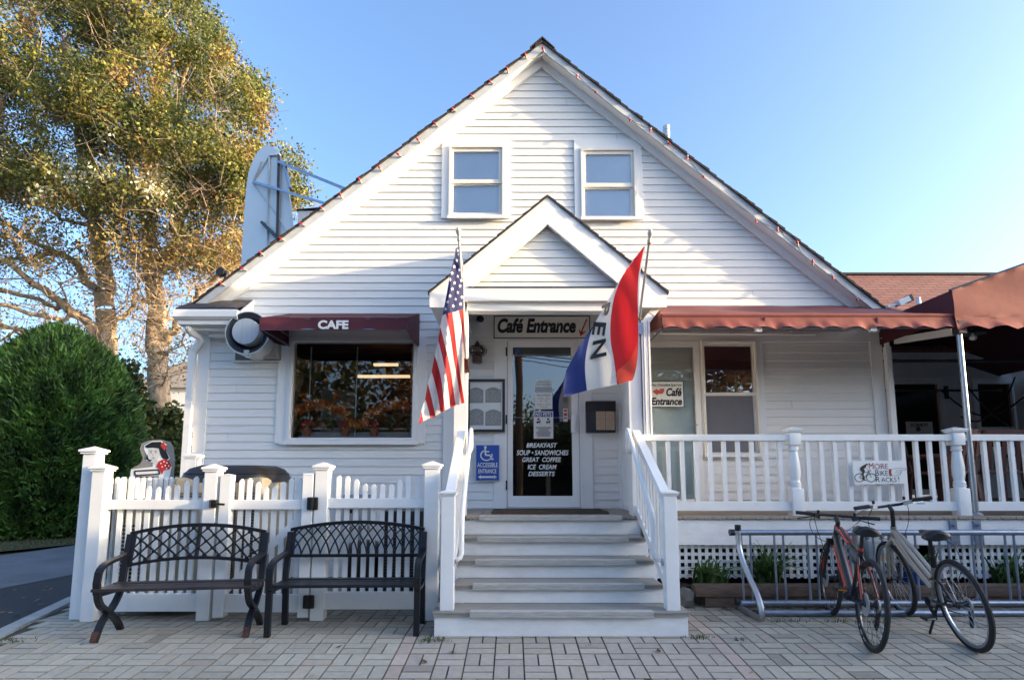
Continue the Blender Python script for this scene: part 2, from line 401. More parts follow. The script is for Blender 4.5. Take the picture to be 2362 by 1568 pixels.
# ================================================================ the cafe building
YW = 7.0
bld = thing('cafe_building', 'white clapboard gabled cafe building with small gabled porch over its door', 'building', (.4, 7.0, 0))
XL = (at(466,760,YW).x + at(446,1000,YW).x) / 2
XR = (at(2026,791,YW).x + at(2046,992,YW).x) / 2
YR = 6.80                                                           # face of the rake boards
A = at(1250,97,YR); EL = at(447,699,YR); ER = at(2036,708,YR)
kL = (A.z-EL.z)/(A.x-EL.x); kR = (A.z-ER.z)/(ER.x-A.x)
def zroof(x): return A.z - kL*(A.x-x) if x < A.x else A.z - kR*(x-A.x)
def xroof(z, side): return A.x - (A.z-z)/kL if side < 0 else A.x + (A.z-z)/kR
# openings in the front wall
def wrect(u0,v0,u1,v1,Y=YW): return rect(u0,v0,u1,v1,Y)
W1 = wrect(1036,340.5,1163,506); W2 = wrect(1339,347,1466,509)
PWIN = (at(673.8,779.4,YW).x, at(960,779.4,YW).x, at(815,1020,YW).z, at(815,779.4,YW).z)
gx0, gx1 = (at(682.4,791.4,YW).x + at(670,1008.6,YW).x)/2, (at(955,792,YW).x + at(949.7,1009,YW).x)/2
gz0, gz1 = at(812,1008.8,YW).z, at(818,791.7,YW).z
PWIN = (gx0-.06, gx1+.06, gz0-.065, gz1+.065)
FLOOR = at(1250,1173.5,YW).z
DX0, DX1 = at(1163.5,960,YW).x, at(1339.5,960,YW).x
DOOR = (DX0, DX1, FLOOR, at(1250,780.5,YW).z)
RW = (at(1618,900,YW).x, at(1746,900,YW).x, at(1680,1050,YW).z, at(1680,787,YW).z)
GD = (at(1497,900,YW).x-.06, at(1613,900,YW).x, FLOOR, at(1550,789,YW).z)
OPEN = [W1, W2, PWIN, DOOR, RW, GD]
def siding(zs0, xlim0, xlim1, xl, xr, openings, y, pitch, zend):
    """overlapping boards with a real lip at every course, cut round the openings"""
    m = MB(); z = zs0
    while z < zend:
        cuts = [z, min(z+pitch, zend)]
        for o in openings:
            for q in (o[2], o[3]):
                if z < q < z+pitch: cuts.append(q)
        cuts = sorted(set(cuts))
        for a, b in zip(cuts[:-1], cuts[1:]):
            segs = [(-99., 99.)]
            for o in openings:
                if o[2] < (a+b)/2 < o[3]:
                    ns = []
                    for s0, s1 in segs:
                        if o[1] <= s0 or o[0] >= s1: ns.append((s0,s1)); continue
                        if o[0] > s0: ns.append((s0, o[0]))
                        if o[1] < s1: ns.append((o[1], s1))
                    segs = ns
            la, lb = max(xlim0, xl(a)), max(xlim0, xl(b)); ra, rb = min(xlim1, xr(a)), min(xlim1, xr(b))
            if ra - la < .02: continue
            ya = y - .013*(1-(a-z)/pitch) - .003; yb = y - .013*(1-(b-z)/pitch) - .003
            for s0, s1 in segs:
                P0, P1 = max(la, s0), min(ra, s1); Q0, Q1 = max(lb, s0), min(rb, s1)
                if P1 - P0 < .005: continue
                if Q1 < Q0: Q0 = Q1 = (Q0+Q1)/2
                rj = random.Random(round(z*1000)+3); js = []; xj = -6+rj.uniform(0,3.4)
                while xj < 7: js.append(xj); xj += rj.uniform(3.4,7.5)
                ed = [P0]+[q for q in js if P0+.1 < q < P1-.1 and Q0+.1 < q < Q1-.1]+[P1]
                for k in range(len(ed)-1):
                    p0, p1 = ed[k]+(.0007 if k else 0), ed[k+1]-(.0007 if k < len(ed)-2 else 0); q0 = Q0 if k == 0 else p0; q1 = Q1 if k == len(ed)-2 else p1
                    mi = random.Random(round(z*1000)*31+round(ed[k]*10)).choice((0,0,0,1,2)); dj = random.Random(round(z*77)+round(ed[k]*9)).uniform(-.0005,.0005)
                    m.add([(p0,ya+dj,a),(p1,ya-dj,a),(q1,yb,b),(q0,yb,b)], [(0,1,2,3)], mi)
                    if a == z: m.add([(p0,ya+dj,a),(p1,ya-dj,a),(p1,y,a),(p0,y,a)], [(0,3,2,1)], mi)
        z += pitch
    return m
sm = siding(.03, XL+.02, XR-.02, lambda z: xroof(z+.17,-1), lambda z: xroof(z+.17,1), OPEN, YW, .1003, A.z-.2)
sm.build('siding', [WHITE, WHITE2, WHITE3], bld, fix=False)
# side and back walls, inner lining
m = MB(); m.box(XL,XL+.05,YW+.03,15,0,zroof(XL)-.1); m.box(XR-.05,XR,YW+.03,15,0,zroof(XR)-.1); m.box(XL+.05,XR-.05,14.95,15,0,3.2)
m.build('side_wall', WHITE, bld)
m = MB(); m.box(XL+.06,XR-.06,YW+.06,10.4,FLOOR-.1,FLOOR-.02)
m.add([(XL+.06,10.4,FLOOR-.02),(XR-.06,10.4,FLOOR-.02),(XR-.06,10.4,3.35),(XL+.06,10.4,3.35)],[(0,1,2,3)])
m.add([(XL+.06,YW+.03,FLOOR-.02),(XL+.06,10.4,FLOOR-.02),(XL+.06,10.4,3.35),(XL+.06,YW+.03,3.35)],[(0,1,2,3)])
m.add([(-.62,YW+.03,FLOOR-.02),(-.62,10.4,FLOOR-.02),(-.62,10.4,3.35),(-.62,YW+.03,3.35)],[(0,1,2,3)])
m.add([(XR-.06,YW+.03,FLOOR-.02),(XR-.06,10.4,FLOOR-.02),(XR-.06,10.4,3.35),(XR-.06,YW+.03,3.35)],[(0,1,2,3)])
m.add([(XL+.06,YW+.03,3.35),(XR-.06,YW+.03,3.35),(XR-.06,10.4,3.35),(XL+.06,10.4,3.35)],[(0,1,2,3)])
m.build('interior_wall', ROOM, bld, fix=False)
# rakes: roof edge, fascia, frieze
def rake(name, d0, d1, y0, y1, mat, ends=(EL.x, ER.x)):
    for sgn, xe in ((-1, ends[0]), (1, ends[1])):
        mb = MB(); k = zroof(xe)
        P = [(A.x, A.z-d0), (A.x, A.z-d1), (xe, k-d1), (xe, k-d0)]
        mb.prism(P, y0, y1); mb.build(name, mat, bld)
rake('rake_fascia', .020, .128, YR, YR+.025, M('grey_fascia_paint', (.60,.61,.61), .6, .18, 5, .1, 40))  # fascia boards a darker grey than the frieze and soffit
rake('rake_frieze', .124, .238, YW-.055, YW-.015, TRIM, (XL+.02, XR-.02))
rake('rake_soffit', .112, .126, YR+.025, YW-.02, TRIM)
for sgn, xe in ((-1, EL.x-.03), (1, ER.x+.03)):
    m = MB(); rr = random.Random(int(sgn+9)); N = 46
    # shingle courses: a stepped edge as seen along the rake
    for i in range(N):
        t0, t1 = i/N, (i+1)/N; x0 = A.x+(xe-A.x)*t0; x1 = A.x+(xe-A.x)*t1; z0, z1 = zroof(x0), zroof(x1); j = rr.uniform(-.012, .012)
        th = .034
        m.add([(x0,YR-.022+j,z0-.02),(x1,YR-.022+j,z1-.02),(x1,15.2,z1-.02),(x0,15.2,z0-.02),
               (x0,YR-.022+j,z0+.006),(x1,YR-.022+j,z1+.02),(x1,15.2,z1+.02),(x0,15.2,z0+.006)],
              [(0,3,2,1),(4,5,6,7),(0,1,5,4),(1,2,6,5),(2,3,7,6),(3,0,4,7)])
    if sgn < 0: m.prism([(A.x-.16,zroof(A.x-.16)+.018),(A.x,A.z+.035),(A.x+.16,zroof(A.x+.16)+.018),(A.x+.16,zroof(A.x+.16)+.036),(A.x,A.z+.055),(A.x-.16,zroof(A.x-.16)+.036)], YR-.03, 15.2)
    m.build('roof', ROOF, bld)
# corner boards
m = MB(); x1 = at(490,760,YW).x; m.box(XL-.005, x1, YW-.03, YW+.03, 0.02, at(480,748,YW).z, c=.003); m.build('corner_board', TRIM, bld)
m = MB(); x0 = at(2003,800,YW).x; m.box(x0, XR+.005, YW-.03, YW+.03, .5, 3.1, c=.003); m.build('corner_board', TRIM, bld)
# cornice return at the left eave
YC = 6.62
cx0, cx1 = at(403,720,YC).x, at(549,720,YC).x
zt, zm, zb = at(470,715,YC).z, at(470,737,YC).z, at(470,741,YC).z
m = MB(); m.prismx([(YC,zm),(YC-.035,zm+.03),(YC-.035,zt-.02),(YC-.03,zt),(YC+.09,zt),(YC+.09,zm)], cx0, cx1)
m.box(cx0+.03, cx1-.01, YC+.02, YW-.01, zb-.03, zm-.002); m.box(cx0+.14, cx1-.03, YC+.12, YW-.012, zb-.075, zb-.031); m.box(cx0+.30, cx1-.06, YC+.22, YW-.014, zb-.125, zb-.077)
m.prismx([(YC+.05,zt-.03),(YC+.05,zt+.0),(YW-.01,zt+.24),(YW-.01,zt-.03)], cx1-.012, cx1+.012)
m.build('cornice', TRIM, bld)
m = MB(); zr = at(500,698,YW).z
m.add([(cx0+.02,YC-.02,zt+.002),(cx1-.02,YC-.02,zt+.002),(cx1,YW-.02,zr),(EL.x+.02,YW-.02,zr),
       (cx0+.02,YC-.02,zt+.026),(cx1-.02,YC-.02,zt+.026),(cx1,YW-.02,zr+.03),(EL.x+.02,YW-.02,zr+.03)],
      [(0,3,2,1),(4,5,6,7),(0,1,5,4),(1,2,6,5),(2,3,7,6),(3,0,4,7)])
m.build('return_roof', M('wet_dark_shingle', (.045,.035,.04), .45, .6, 7, .4, 40), bld)
m = MB(); m.box(cx0+.0, cx0+.28, YC+.1, 15, zb-.02, zm); m.box(cx0-.02, cx0+.09, YC+.09, 15, zm, zt); m.build('eave_gutter', TRIM, bld)
def spout(pts, w_, d_, name='downspout'):
    m = MB()
    for p, q in zip(pts[:-1], pts[1:]): m.bar(p, Vector(q) + (Vector(q)-Vector(p)).normalized()*.02, w_, d_, (0,1,0.001))
    return m
sp = [at(434,742,6.72), at(434,757,6.72), at(440,765,6.76), at(458,776,6.86), at(463,785,6.9), (XL-.035,6.93,2.75), (XL-.035,6.93,.1)]
m = MB(); m.tube(sp[:6], .045, 10); m.box(XL-.085, XL-.008, 6.90, 6.965, .05, 2.77); m.build('downspout', TRIM, bld, smooth=True)
sx = at(2035,900,YW).x + .03
m = MB(); m.tube([(sx-.03,6.93,2.93),(sx+.015,6.93,2.90),(sx+.02,6.93,2.80)], .03, 8); m.box(sx-.012, sx+.05, 6.90, 6.965, .88, 2.8); m.build('downspout', TRIM, bld, smooth=True)
# frieze board over the right-hand openings
m = MB(); m.box(GD[0]-.04, x0+.02, YW-.028, YW+.012, GD[3], at(1800,765,YW).z); m.build('frieze_board', TRIM, bld)

# ---- double hung windows
def sash_window(o, casing, up, low, blind=BLIND, low_blind=None, screen=False):
    x0, x1, z0, z1 = o
    m = MB(); m.frame(x0, x1, z0, z1, .028, YW-.055, YW+.05)
    wd = m.build('window', M('cream_window_frame', (.78,.755,.69), .45, .04, 3) if 'cream_window_frame' not in bpy.data.materials else bpy.data.materials['cream_window_frame'], bld)
    c = MB(); cx0_, cx1_, cz0, cz1 = casing
    c.box(cx0_, x0, YW-.032, YW+.015, cz0, cz1, c=.002); c.box(x1, cx1_, YW-.032, YW+.015, cz0, cz1, c=.002); c.box(x0, x1, YW-.032, YW+.015, z1, cz1)
    if cz0 < z0-.01: c.box(x0, x1, YW-.032, YW+.015, cz0, z0)
    c.build('casing', TRIM, wd)
    s = MB(); s.box(x0-.012, x1+.012, YW-.085, YW-.0555, z0-.022, z0+.02); s.build('sill', TRIM, wd)
    zm_ = (up[2] + low[3]) / 2
    for (r, yy) in ((up, YW-.012), (low, YW+.010)):
        s = MB(); zt_ = z1-.028 if r is up else zm_+.018; zb_ = zm_-.018 if r is up else z0+.028
        s.box(x0+.028, r[0], yy-.018, yy+.018, zb_, zt_); s.box(r[1], x1-.028, yy-.018, yy+.018, zb_, zt_)
        s.box(r[0], r[1], yy-.018, yy+.018, r[3], zt_); s.box(r[0], r[1], yy-.018, yy+.018, zb_, r[2])
        so = s.build('sash', bpy.data.materials['cream_window_frame'], wd)
        p = MB(); p.poly([(r[0],yy,r[2]),(r[1],yy,r[2]),(r[1],yy,r[3]),(r[0],yy,r[3])]); p.build('pane', PANE, wd, fix=False)
        bm_ = blind if r is up else (low_blind or blind)
        p = MB(); p.box(r[0]-.01, r[1]+.01, yy+.03, yy+.035, r[2]-.02, r[3]+.02); p.build('blind', bm_, wd)
        if screen and r is low:
            p = MB(); p.box(r[0]-.01, r[1]+.01, yy-.030, yy-.026, r[2]-.01, r[3]+.01); p.build('insect_screen', low_blind, wd)
    m = MB(); m.box(x0, x1, YW+.09, YW+.10, z0, z1); m.build('backing', DARK, wd)
    return wd
for o, cas, up, low in ((W1, wrect(1019,321.7,1175.5,508), wrect(1046,353,1150,417), wrect(1045,428,1150,492)),
                        (W2, wrect(1324,325,1480,511), wrect(1350,359,1453.5,425), wrect(1348.5,437,1453.5,501))):
    cas = (cas[0], cas[1], o[2], cas[3]); sash_window(o, cas, up, low)
cas = (RW[0]-.02, at(1760,900,YW).x, RW[2]-.05, RW[3]); 
sash_window(RW, cas, wrect(1623.5,799,1733,906), wrect(1625,914,1735,1040), M('dark_blind', (.035,.03,.03), .8), M('grey_screen', (.16,.16,.18), .8, .1, 5), True)
# ---- picture window
m = MB(); m.frame(PWIN[0], PWIN[1], PWIN[2], PWIN[3], .06, YW-.05, YW+.06)
pw = m.build('picture_window', TRIM, bld)
m = MB(); m.frame(gx0-.03, gx1+.03, gz0-.03, gz1+.03, .02, YW-.06, YW-.0505); m.build('stop_bead', TRIM, pw)
m = MB(); m.box(PWIN[0]-.13, PWIN[0], YW-.03, YW+.012, PWIN[2]-.01, PWIN[3]+.02, c=.002); m.box(PWIN[1], PWIN[1]+.10, YW-.03, YW+.012, PWIN[2]-.01, PWIN[3]+.02, c=.002); m.box(PWIN[0]-.02, PWIN[1]+.02, YW-.032, YW+.012, PWIN[3], PWIN[3]+.11)
m.build('casing', TRIM, pw)
m = MB(); m.box(PWIN[0]-.05, PWIN[1]+.04, YW-.085, YW-.052, PWIN[2]-.025, PWIN[2]+.01); m.build('sill', TRIM, pw)
m = MB(); m.poly([(gx0,YW,gz0),(gx1,YW,gz0),(gx1,YW,gz1),(gx0,YW,gz1)]); m.build('pane', GLASS, pw, fix=False)
# ---- glazed side door right of the porch
m = MB(); gl = (GD[0]+.02, at(1601,900,YW).x, FLOOR+.12, at(1550,801,YW).z)
m.box(GD[0],gl[0],YW-.04,YW+.04,GD[2],GD[3]); m.box(gl[1],GD[1],YW-.04,YW+.04,GD[2],GD[3]); m.box(gl[0],gl[1],YW-.04,YW+.04,gl[3],GD[3]); m.box(gl[0],gl[1],YW-.04,YW+.04,GD[2],gl[2])
gd = m.build('side_door', TRIM, bld)
p = MB(); p.poly([(gl[0],YW-.01,gl[2]),(gl[1],YW-.01,gl[2]),(gl[1],YW-.01,gl[3]),(gl[0],YW-.01,gl[3])]); p.build('pane', glassmat('storm_glass', (.93,1.0,.99), 1.5, .10), gd, fix=False)
siding(FLOOR, gl[0]-.02, gl[1]+.02, lambda z: -99, lambda z: 99, [], YW+.07, .1003, GD[3]).build('inner_panel', M('pale_grey_panel', (.84,.86,.84), .6, .05, 3), gd, fix=False)
m = MB(); m.lathe([(.012,-.03),(.012,0)], at(1606,980,YW-.04), 10, 'Y'); m.build('lock', ALU, gd)
# ---- cafe door
LX0, LX1, LZ1 = at(1170,960,YW).x, at(1334,960,YW).x, at(1250,785.5,YW).z
m = MB(); m.box(DX0, LX0-.006, YW-.04, YW+.05, FLOOR, DOOR[3]); m.box(LX1+.006, DX1, YW-.04, YW+.05, FLOOR, DOOR[3]); m.box(LX0-.006, LX1+.006, YW-.04, YW+.05, LZ1+.006, DOOR[3])
ca0, ca1 = at(1139,960,YW).x, at(1364,960,YW).x
m.box(ca0, DX0, YW-.03, YW+.012, FLOOR+.005, at(1250,781,YW).z, c=.002); m.box(DX1, ca1, YW-.03, YW+.012, FLOOR+.005, at(1250,781,YW).z, c=.002)
m.build('door_frame', TRIM, bld)
D = (at(1182.5,960,YW).x, at(1318,960,YW).x, at(1250,1143,YW).z, at(1250,801,YW).z)
m = MB(); yl0, yl1 = YW-.02, YW+.025; zb0 = FLOOR+.025
m.box(LX0,D[0],yl0,yl1,zb0,LZ1,c=.002); m.box(D[1],LX1,yl0,yl1,zb0,LZ1,c=.002); m.box(D[0],D[1],yl0,yl1,D[3],LZ1); m.box(D[0],D[1],yl0,yl1,zb0,D[2])
dr = m.build('door', TRIM, bld)
m = MB(); m.poly([(D[0],YW,D[2]),(D[1],YW,D[2]),(D[1],YW,D[3]),(D[0],YW,D[3])]); m.build('pane', DGLASS, dr, fix=False)
m = MB(); zq = at(1250,962,YW).z; m.box(D[0], D[1]-.02, YW+.03, YW+.045, zq-.008, zq+.008); m.build('push_bar', ALU, dr)
m = MB(); hx0, hx1, hz0, hz1 = wrect(1316,957,1327,998); m.box(hx0,hx1,YW-.075,YW-.022,hz0,hz1,c=.01); m.build('handle', TRIM, dr)
m = MB()
for v in (813, 968, 1118): q = at(1168.5,v,YW); m = MB(); m.box(q.x-.012,q.x+.008,YW-.055,YW-.041,q.z-.055,q.z+.055); m.build('hinge', BLACK, dr)
m = MB(); m.box(LX0-.02, LX1+.02, YW-.10, YW+.03, FLOOR+.002, FLOOR+.022); m.build('threshold', ALU, dr)
m = MB(); yy = YW-.004
for body, u0, v0, u1, v1 in (('BREAKFAST',1213.7,1021,1285,1032),('SOUP \u2022 SANDWICHES',1191,1037.6,1311,1049.5),('GREAT  COFFEE',1204,1054,1294,1065),('ICE  CREAM',1216.5,1070.7,1283.6,1082),('DESSERTS',1218,1086.7,1279.4,1097.5)):
    letters(m, body, u0, v0, u1, v1, yy, .22, .025)
m.build('lettering', SIGNW, dr, fix=False)
# pilasters where the porch meets the wall
zp_ = at(1262,713,YW).z
for x0_, x1_ in ((-.84,-.57),(1.30,1.57)):
    m = MB(); m.box(x0_, x1_, YW-.035, YW+.012, FLOOR-.4, zp_, c=.003); m.build('pilaster', TRIM, bld)

# ---- entrance porch
YP = 5.80
m = MB()
P = lambda u, v: (lambda q: (q.x, q.z))(at(u, v, YP))
ap, ai = P(1262.6,455), P(1262.6,517); le, lb = P(990.3,676), P(990.3,708.8); ri, rb = P(1537.5,672), P(1537.5,708.8)
ibl, ibr = P(1084,663.5), P(1437,663.5)
zbt, zbb = P(1262,662)[1], P(1262,693)[1]
bxl, bxr = P(1071,690)[0], P(1455,690)[0]
m.prism([ap, le, lb, (bxl,lb[1]), (bxl,ibl[1]), ibl, ai], YP, YP+.05); m.build('porch_rake_board', TRIM, bld)
m = MB(); m.prism([ap, ai, ibr, (bxr,ibr[1]), (bxr,rb[1]), rb, ri], YP, YP+.05); m.build('porch_rake_board', TRIM, bld)
m = MB(); m.box(bxl,bxr,YP+.004,YP+.10,zbb,zbt-.006); m.box(bxl+.02,bxr-.02,YP+.06,YP+.2,P(1262,713)[1],zbb-.002); m.build('porch_beam', TRIM, bld)
m = MB(); m.box(ibl[0]-.02,ibr[0]+.02,YP-.006,YP+.1,zbt-.006,zbt+.004); m.build('flashing', BLACK, bld)
kp = (ap[1]-le[1])/(ap[0]-le[0])
siding(zbt+.004, -9, 9, lambda z: ap[0]-(ai[1]-z)/kp-.06, lambda z: ap[0]+(ai[1]-z)/kp+.06, [], YP+.10, .088, ai[1]+.02).build('pediment_siding', [WHITE, WHITE2, WHITE3], bld, fix=False)
m = MB()
for s in (-1, 1):
    xe = (le[0]-.015 if s < 0 else ri[0]+.015); ze = ap[1]-kp*abs(xe-ap[0])
    for i in range(14):
        t0, t1 = i/14, (i+1)/14; x0_ = ap[0]+(xe-ap[0])*t0; x1_ = ap[0]+(xe-ap[0])*t1; z0_ = ap[1]-kp*abs(x0_-ap[0]); z1_ = ap[1]-kp*abs(x1_-ap[0]); j = random.uniform(-.006,.006)
        m.add([(x0_,YP-.015+j,z0_),(x1_,YP-.015+j,z1_),(x1_,YW-.005,z1_),(x0_,YW-.005,z0_),(x0_,YP-.015+j,z0_+.022),(x1_,YP-.015+j,z1_+.034),(x1_,YW-.005,z1_+.034),(x0_,YW-.005,z0_+.022)],
              [(0,3,2,1),(4,5,6,7),(0,1,5,4),(1,2,6,5),(2,3,7,6),(3,0,4,7)])
m.build('porch_roof', ROOF, bld)
zc = at(1262,711,YW).z
m = MB(); m.box(le[0]+.02, bxl, YP+.05, YW-.02, lb[1], lb[1]+.02); m.box(bxr, ri[0]-.02, YP+.05, YW-.02, lb[1], lb[1]+.02); m.box(bxl+.02, bxr-.02, YP+.2, YW-.02, zc, zc+.02)
m.box(le[0]+.004, le[0]+.024, YP+.05, YW-.02, lb[1]+.02, le[1]-.01); m.box(ri[0]-.024, ri[0]-.004, YP+.05, YW-.02, lb[1]+.02, ri[1]-.01)
m.build('porch_soffit', TRIM, bld)
for x0_, x1_ in ((-.60,-.465),(1.21,1.345)):
    m = MB(); m.box(x0_, x1_, YP+.07, YP+.205, FLOOR+.003, P(1262,713)[1]+.02, c=.003); m.build('porch_column', TRIM, bld)
m = MB(); m.box(1.335,1.365,YP+.205,YW-.036,FLOOR+.003,zc+.015); m.build('porch_side_wall', TRIM, bld)
m = MB()
for y in (0,): pass
dx = at(1487,850,YP+.12).x
for k in range(4): m.box(dx-.045+k*.0235, dx-.027+k*.0235, YP+.045-(.006 if k % 2 else 0), YP+.13, FLOOR+.03, at(1487,742,YP+.1).z)
m.box(dx-.045, dx+.045, YP+.06, YP+.14, FLOOR+.03, at(1487,742,YP+.1).z)
q0, q1, q2 = at(1512,712,YP+.1), at(1500,727,YP+.1), at(1487,745,YP+.1); m.bar(q0, q1+(q1-q0)*.1, .075, .09, (0,1,0)); m.bar(q1, q2+(q2-q1)*.15, .075, .09, (0,1,0))
m.build('porch_downspout', TRIM, bld)
# dormer on the left slope
m = MB(); Y0 = 8.6
pts = [at(687,487,Y0), at(812,478,Y0), at(812,520,Y0), at(687,520,Y0)]
x0_, x1_, z0_, z1_ = pts[0].x, pts[1].x, pts[2].z-1.0, pts[0].z
m.box(x0_, x1_, Y0, 12, z0_, z1_); dm = m.build('dormer', WHITE, bld)
m = MB(); m.add([(x0_-.02,Y0-.02,z1_+.002),(x1_+.2,Y0-.02,z1_+.10),(x1_+.2,12,z1_+.10),(x0_-.02,12,z1_+.002),(x0_-.02,Y0-.02,z1_+.022),(x1_+.2,Y0-.02,z1_+.12),(x1_+.2,12,z1_+.12),(x0_-.02,12,z1_+.022)],
      [(0,3,2,1),(4,5,6,7),(0,1,5,4),(1,2,6,5),(2,3,7,6),(3,0,4,7)]); m.build('dormer_roof', ROOF, dm)
# flue on the right slope
q = at(1537,318,8.5)
m = MB(); m.lathe([(.045,-.5),(.045,.0)], q, 14, m=0); m.lathe([(.055,.0),(.055,.09),(.05,.09),(.05,.12),(.055,.12),(.055,.19)], q, 14, m=0); m.build('flue_pipe', ALU, bld, smooth=True)

# ================================================================ wing behind the porch deck
YV = 10.8
wing = thing('shingled_wing', 'low building under brown shingled roof standing behind the canopy', 'building', (7, 10.8, 0))
m = MB(); wd = (at(2060,1000,YV).x, at(2172,1000,YV).x); ww = (at(2262,1000,YV).x, at(2340,1000,YV).x)
wz = at(2100,885,YV).z; wz0 = at(2300,1030,YV).z
DIM = M('grey_wing_wall', (.74,.74,.73), .7, .1, 2)
m.box(XR+.02, wd[0]-.12, YV, YV+.1, .8, 3.7); m.box(wd[1]+.12, ww[0]-.1, YV, YV+.1, .8, 3.7); m.box(ww[1]+.1, 15, YV, YV+.1, .8, 3.7)
m.box(wd[0]-.12, wd[1]+.12, YV, YV+.1, wz+.12, 3.7); m.box(ww[0]-.1, ww[1]+.1, YV, YV+.1, wz+.07, 3.7); m.box(ww[0]-.1, ww[1]+.1, YV, YV+.1, .8, wz0-.1); m.box(9.55, 9.65, 5.95, YV, 0, 3.5); m.build('wall', DIM, wing)  # last box: unseen return wall, added to keep sun out from under the canopy
def wing_open(name, x0_, x1_, z0_, z1_):
    m = MB(); m.frame(x0_-.1, x1_+.1, z0_-.1, z1_+.1, .1, YV-.03, YV+.06); o = m.build(name, M(name+'_frame', (.80,.80,.80), .6, .05), wing)
    p = MB(); p.poly([(x0_,YV+.02,z0_),(x1_,YV+.02,z0_),(x1_,YV+.02,z1_),(x0_,YV+.02,z1_)]); p.build('pane', glassmat(name+'_glass', (.4,.4,.4), 1.22, .0), o, fix=False)
    p = MB(); p.box(x0_-.05,x1_+.9,YV+.3,YV+.32,z0_-.1,z1_+.1); p.build('backing', DARK, o); return o
do = wing_open('wing_door', wd[0], wd[1], .98, wz)
m = MB(); q = at(2180,905,YV-.04); m.box(q.x-.02,q.x+.03,YV-.08,YV-.032,q.z-.12,q.z+.12); m.build('hinge', BLACK, do)
wi = wing_open('wing_window', ww[0], ww[1], wz0, wz)
m = MB(); zz = at(2300,988,YV).z; m.box(ww[0], ww[1], YV-.02, YV+.015, zz-.03, zz+.03); m.build('meeting_rail', DIM, wi)
zr_ = at(2100,643,13).z
m = MB(); m.add([(3.0,10.2,3.45),(15.5,10.2,3.45),(15.5,13,zr_),(3.0,13,zr_),(3.0,10.2,3.55),(15.5,10.2,3.55),(15.5,13,zr_+.1),(3.0,13,zr_+.1),(3.0,16,3.45),(15.5,16,3.45),(15.5,16,3.55),(3.0,16,3.55)],
   [(0,3,2,1),(4,5,6,7),(0,1,5,4),(1,2,6,5),(3,0,4,7),(7,6,10,11),(2,3,8,9),(2,9,10,6),(8,3,7,11),(9,8,11,10)]); m.build('roof', BROWNROOF, wing)
m = MB(); m.box(3.0,15.5,12.93,13.07,zr_+.08,zr_+.13); m.build('ridge_cap', ROOF, wing)
m = MB(); q = at(2119,712,11.2); m.lathe([(.045,-.3),(.045,.0),(.045,.22),(.04,.23)], q, 14); m.build('vent_pipe', ALU, wing, smooth=True)
m = MB(); m.box(4.62, 15, YV-.5, YV-.42, 3.36, 3.5); m.build('eave_board', DIM, wing)
# ================================================================ deck, steps, railings
TZ = [.185, .333, .484, .646, .823]; TY = [4.5 + .298*i for i in range(5)]
XS0, XS1 = -.465, 1.235
DZ = .823
deck = thing('porch_deck', 'raised grey board porch deck with white skirt and lattice below', 'deck', (3, 5.7, .6))
m = MB(); rr = random.Random(3); x = XS0 - .13
while x < 9.6:
    yb = 10.75 if x > XR+.05 else YW-.04
    m.box(x, x+.136, TY[4], yb, DZ-.024, DZ + rr.uniform(-.0012,.0012))
    for k in range(3): m.prism([(x+.012+k*.042,DZ-.024),(x+.046+k*.042,DZ-.024),(x+.029+k*.042,DZ-.036)], TY[4]+.002, TY[4]+.4)
    x += .142
m.build('deck_boards', DECK, deck)
m = MB(); zf = at(1900,1256,5.715).z; m.box(XS1+.09, 9.6, 5.715, 5.74, zf, DZ-.034); m.box(XS1+.09, 9.6, 5.74, 5.78, zf+.02, DZ-.05); m.build('fascia', STEPW, deck)
m = MB(); zl1, zl0 = zf-.004, .22; x = XS1+.12; p_ = .0685
while x < 6.4:
    if not (4.02 < x < 4.12): m.box(x, x+.030, 5.765, 5.775, zl0, zl1)
    x += p_
z = zl0 + .01
while z < zl1: m.box(XS1+.10, 4.02, 5.7755, 5.785, z, z+.030); m.box(4.12, 6.4, 5.7755, 5.785, z, z+.030); z += p_
m.build('lattice', STEPW, deck)
m = MB(); m.box(XS1, 9.6, 6.2, 6.22, .0, DZ-.04); m.build('under_shade_sheet', DARK, deck)  # near-black sheet: shade below the deck put in as colour
for u in (2197, 2252):
    m = MB(); q = at(u, 1222, 5.71); m.box(q.x-.035,q.x+.035,5.695,5.7145,q.z-.10,q.z+.09); m.box(q.x-.04,q.x+.04,5.68,5.694,q.z-.14,q.z-.03); m.lathe([(.012,-.03),(.016,0)], (q.x,5.695,q.z+.05), 10, 'Y')
    m.build('bracket', GALV, deck)

steps = thing('entrance_steps', 'wide white entrance steps with grey treads and worn grip strips', 'steps', (.395, 5.0, 0))
for i in range(5):
    xa, xb = (-.592, 1.342) if i == 0 else (XS0, XS1)
    m = MB(); zlow = 0.002 if i == 0 else TZ[i-1]+.002
    m.box(xa+(.0 if i else .0), xb, TY[i]+.028, TY[i]+.05, zlow, TZ[i]-.036 if i < 4 else DZ-.037); m.build('riser', STEPW, steps)
    if i < 4:
        m = MB(); m.box(xa-.014 if i == 0 else xa, xb+.014 if i == 0 else xb, TY[i], TY[i+1]+.027, TZ[i]-.012, TZ[i], c=.003); m.box(xa-.006 if i == 0 else xa, xb+.006 if i == 0 else xb, TY[i]+.006, TY[i+1]+.027, TZ[i]-.035, TZ[i]-.0125); m.build('tread', TREAD, steps)
    g0, g1 = -.32, 1.075
    m = MB(); yg, zg = TY[i], TZ[i]
    m.box(g0, g1, yg-.012, yg-.001, zg-.040, zg+.010, c=.002); m.box(g0+.004, g1-.004, yg-.001, yg+.05, zg+.001, zg+.008)
    for k in range(3): m.box(g0+.002, g1-.002, yg-.0155, yg-.012, zg-.036+k*.016, zg-.028+k*.016)
    m.build('grip_strip', GRIP, steps)
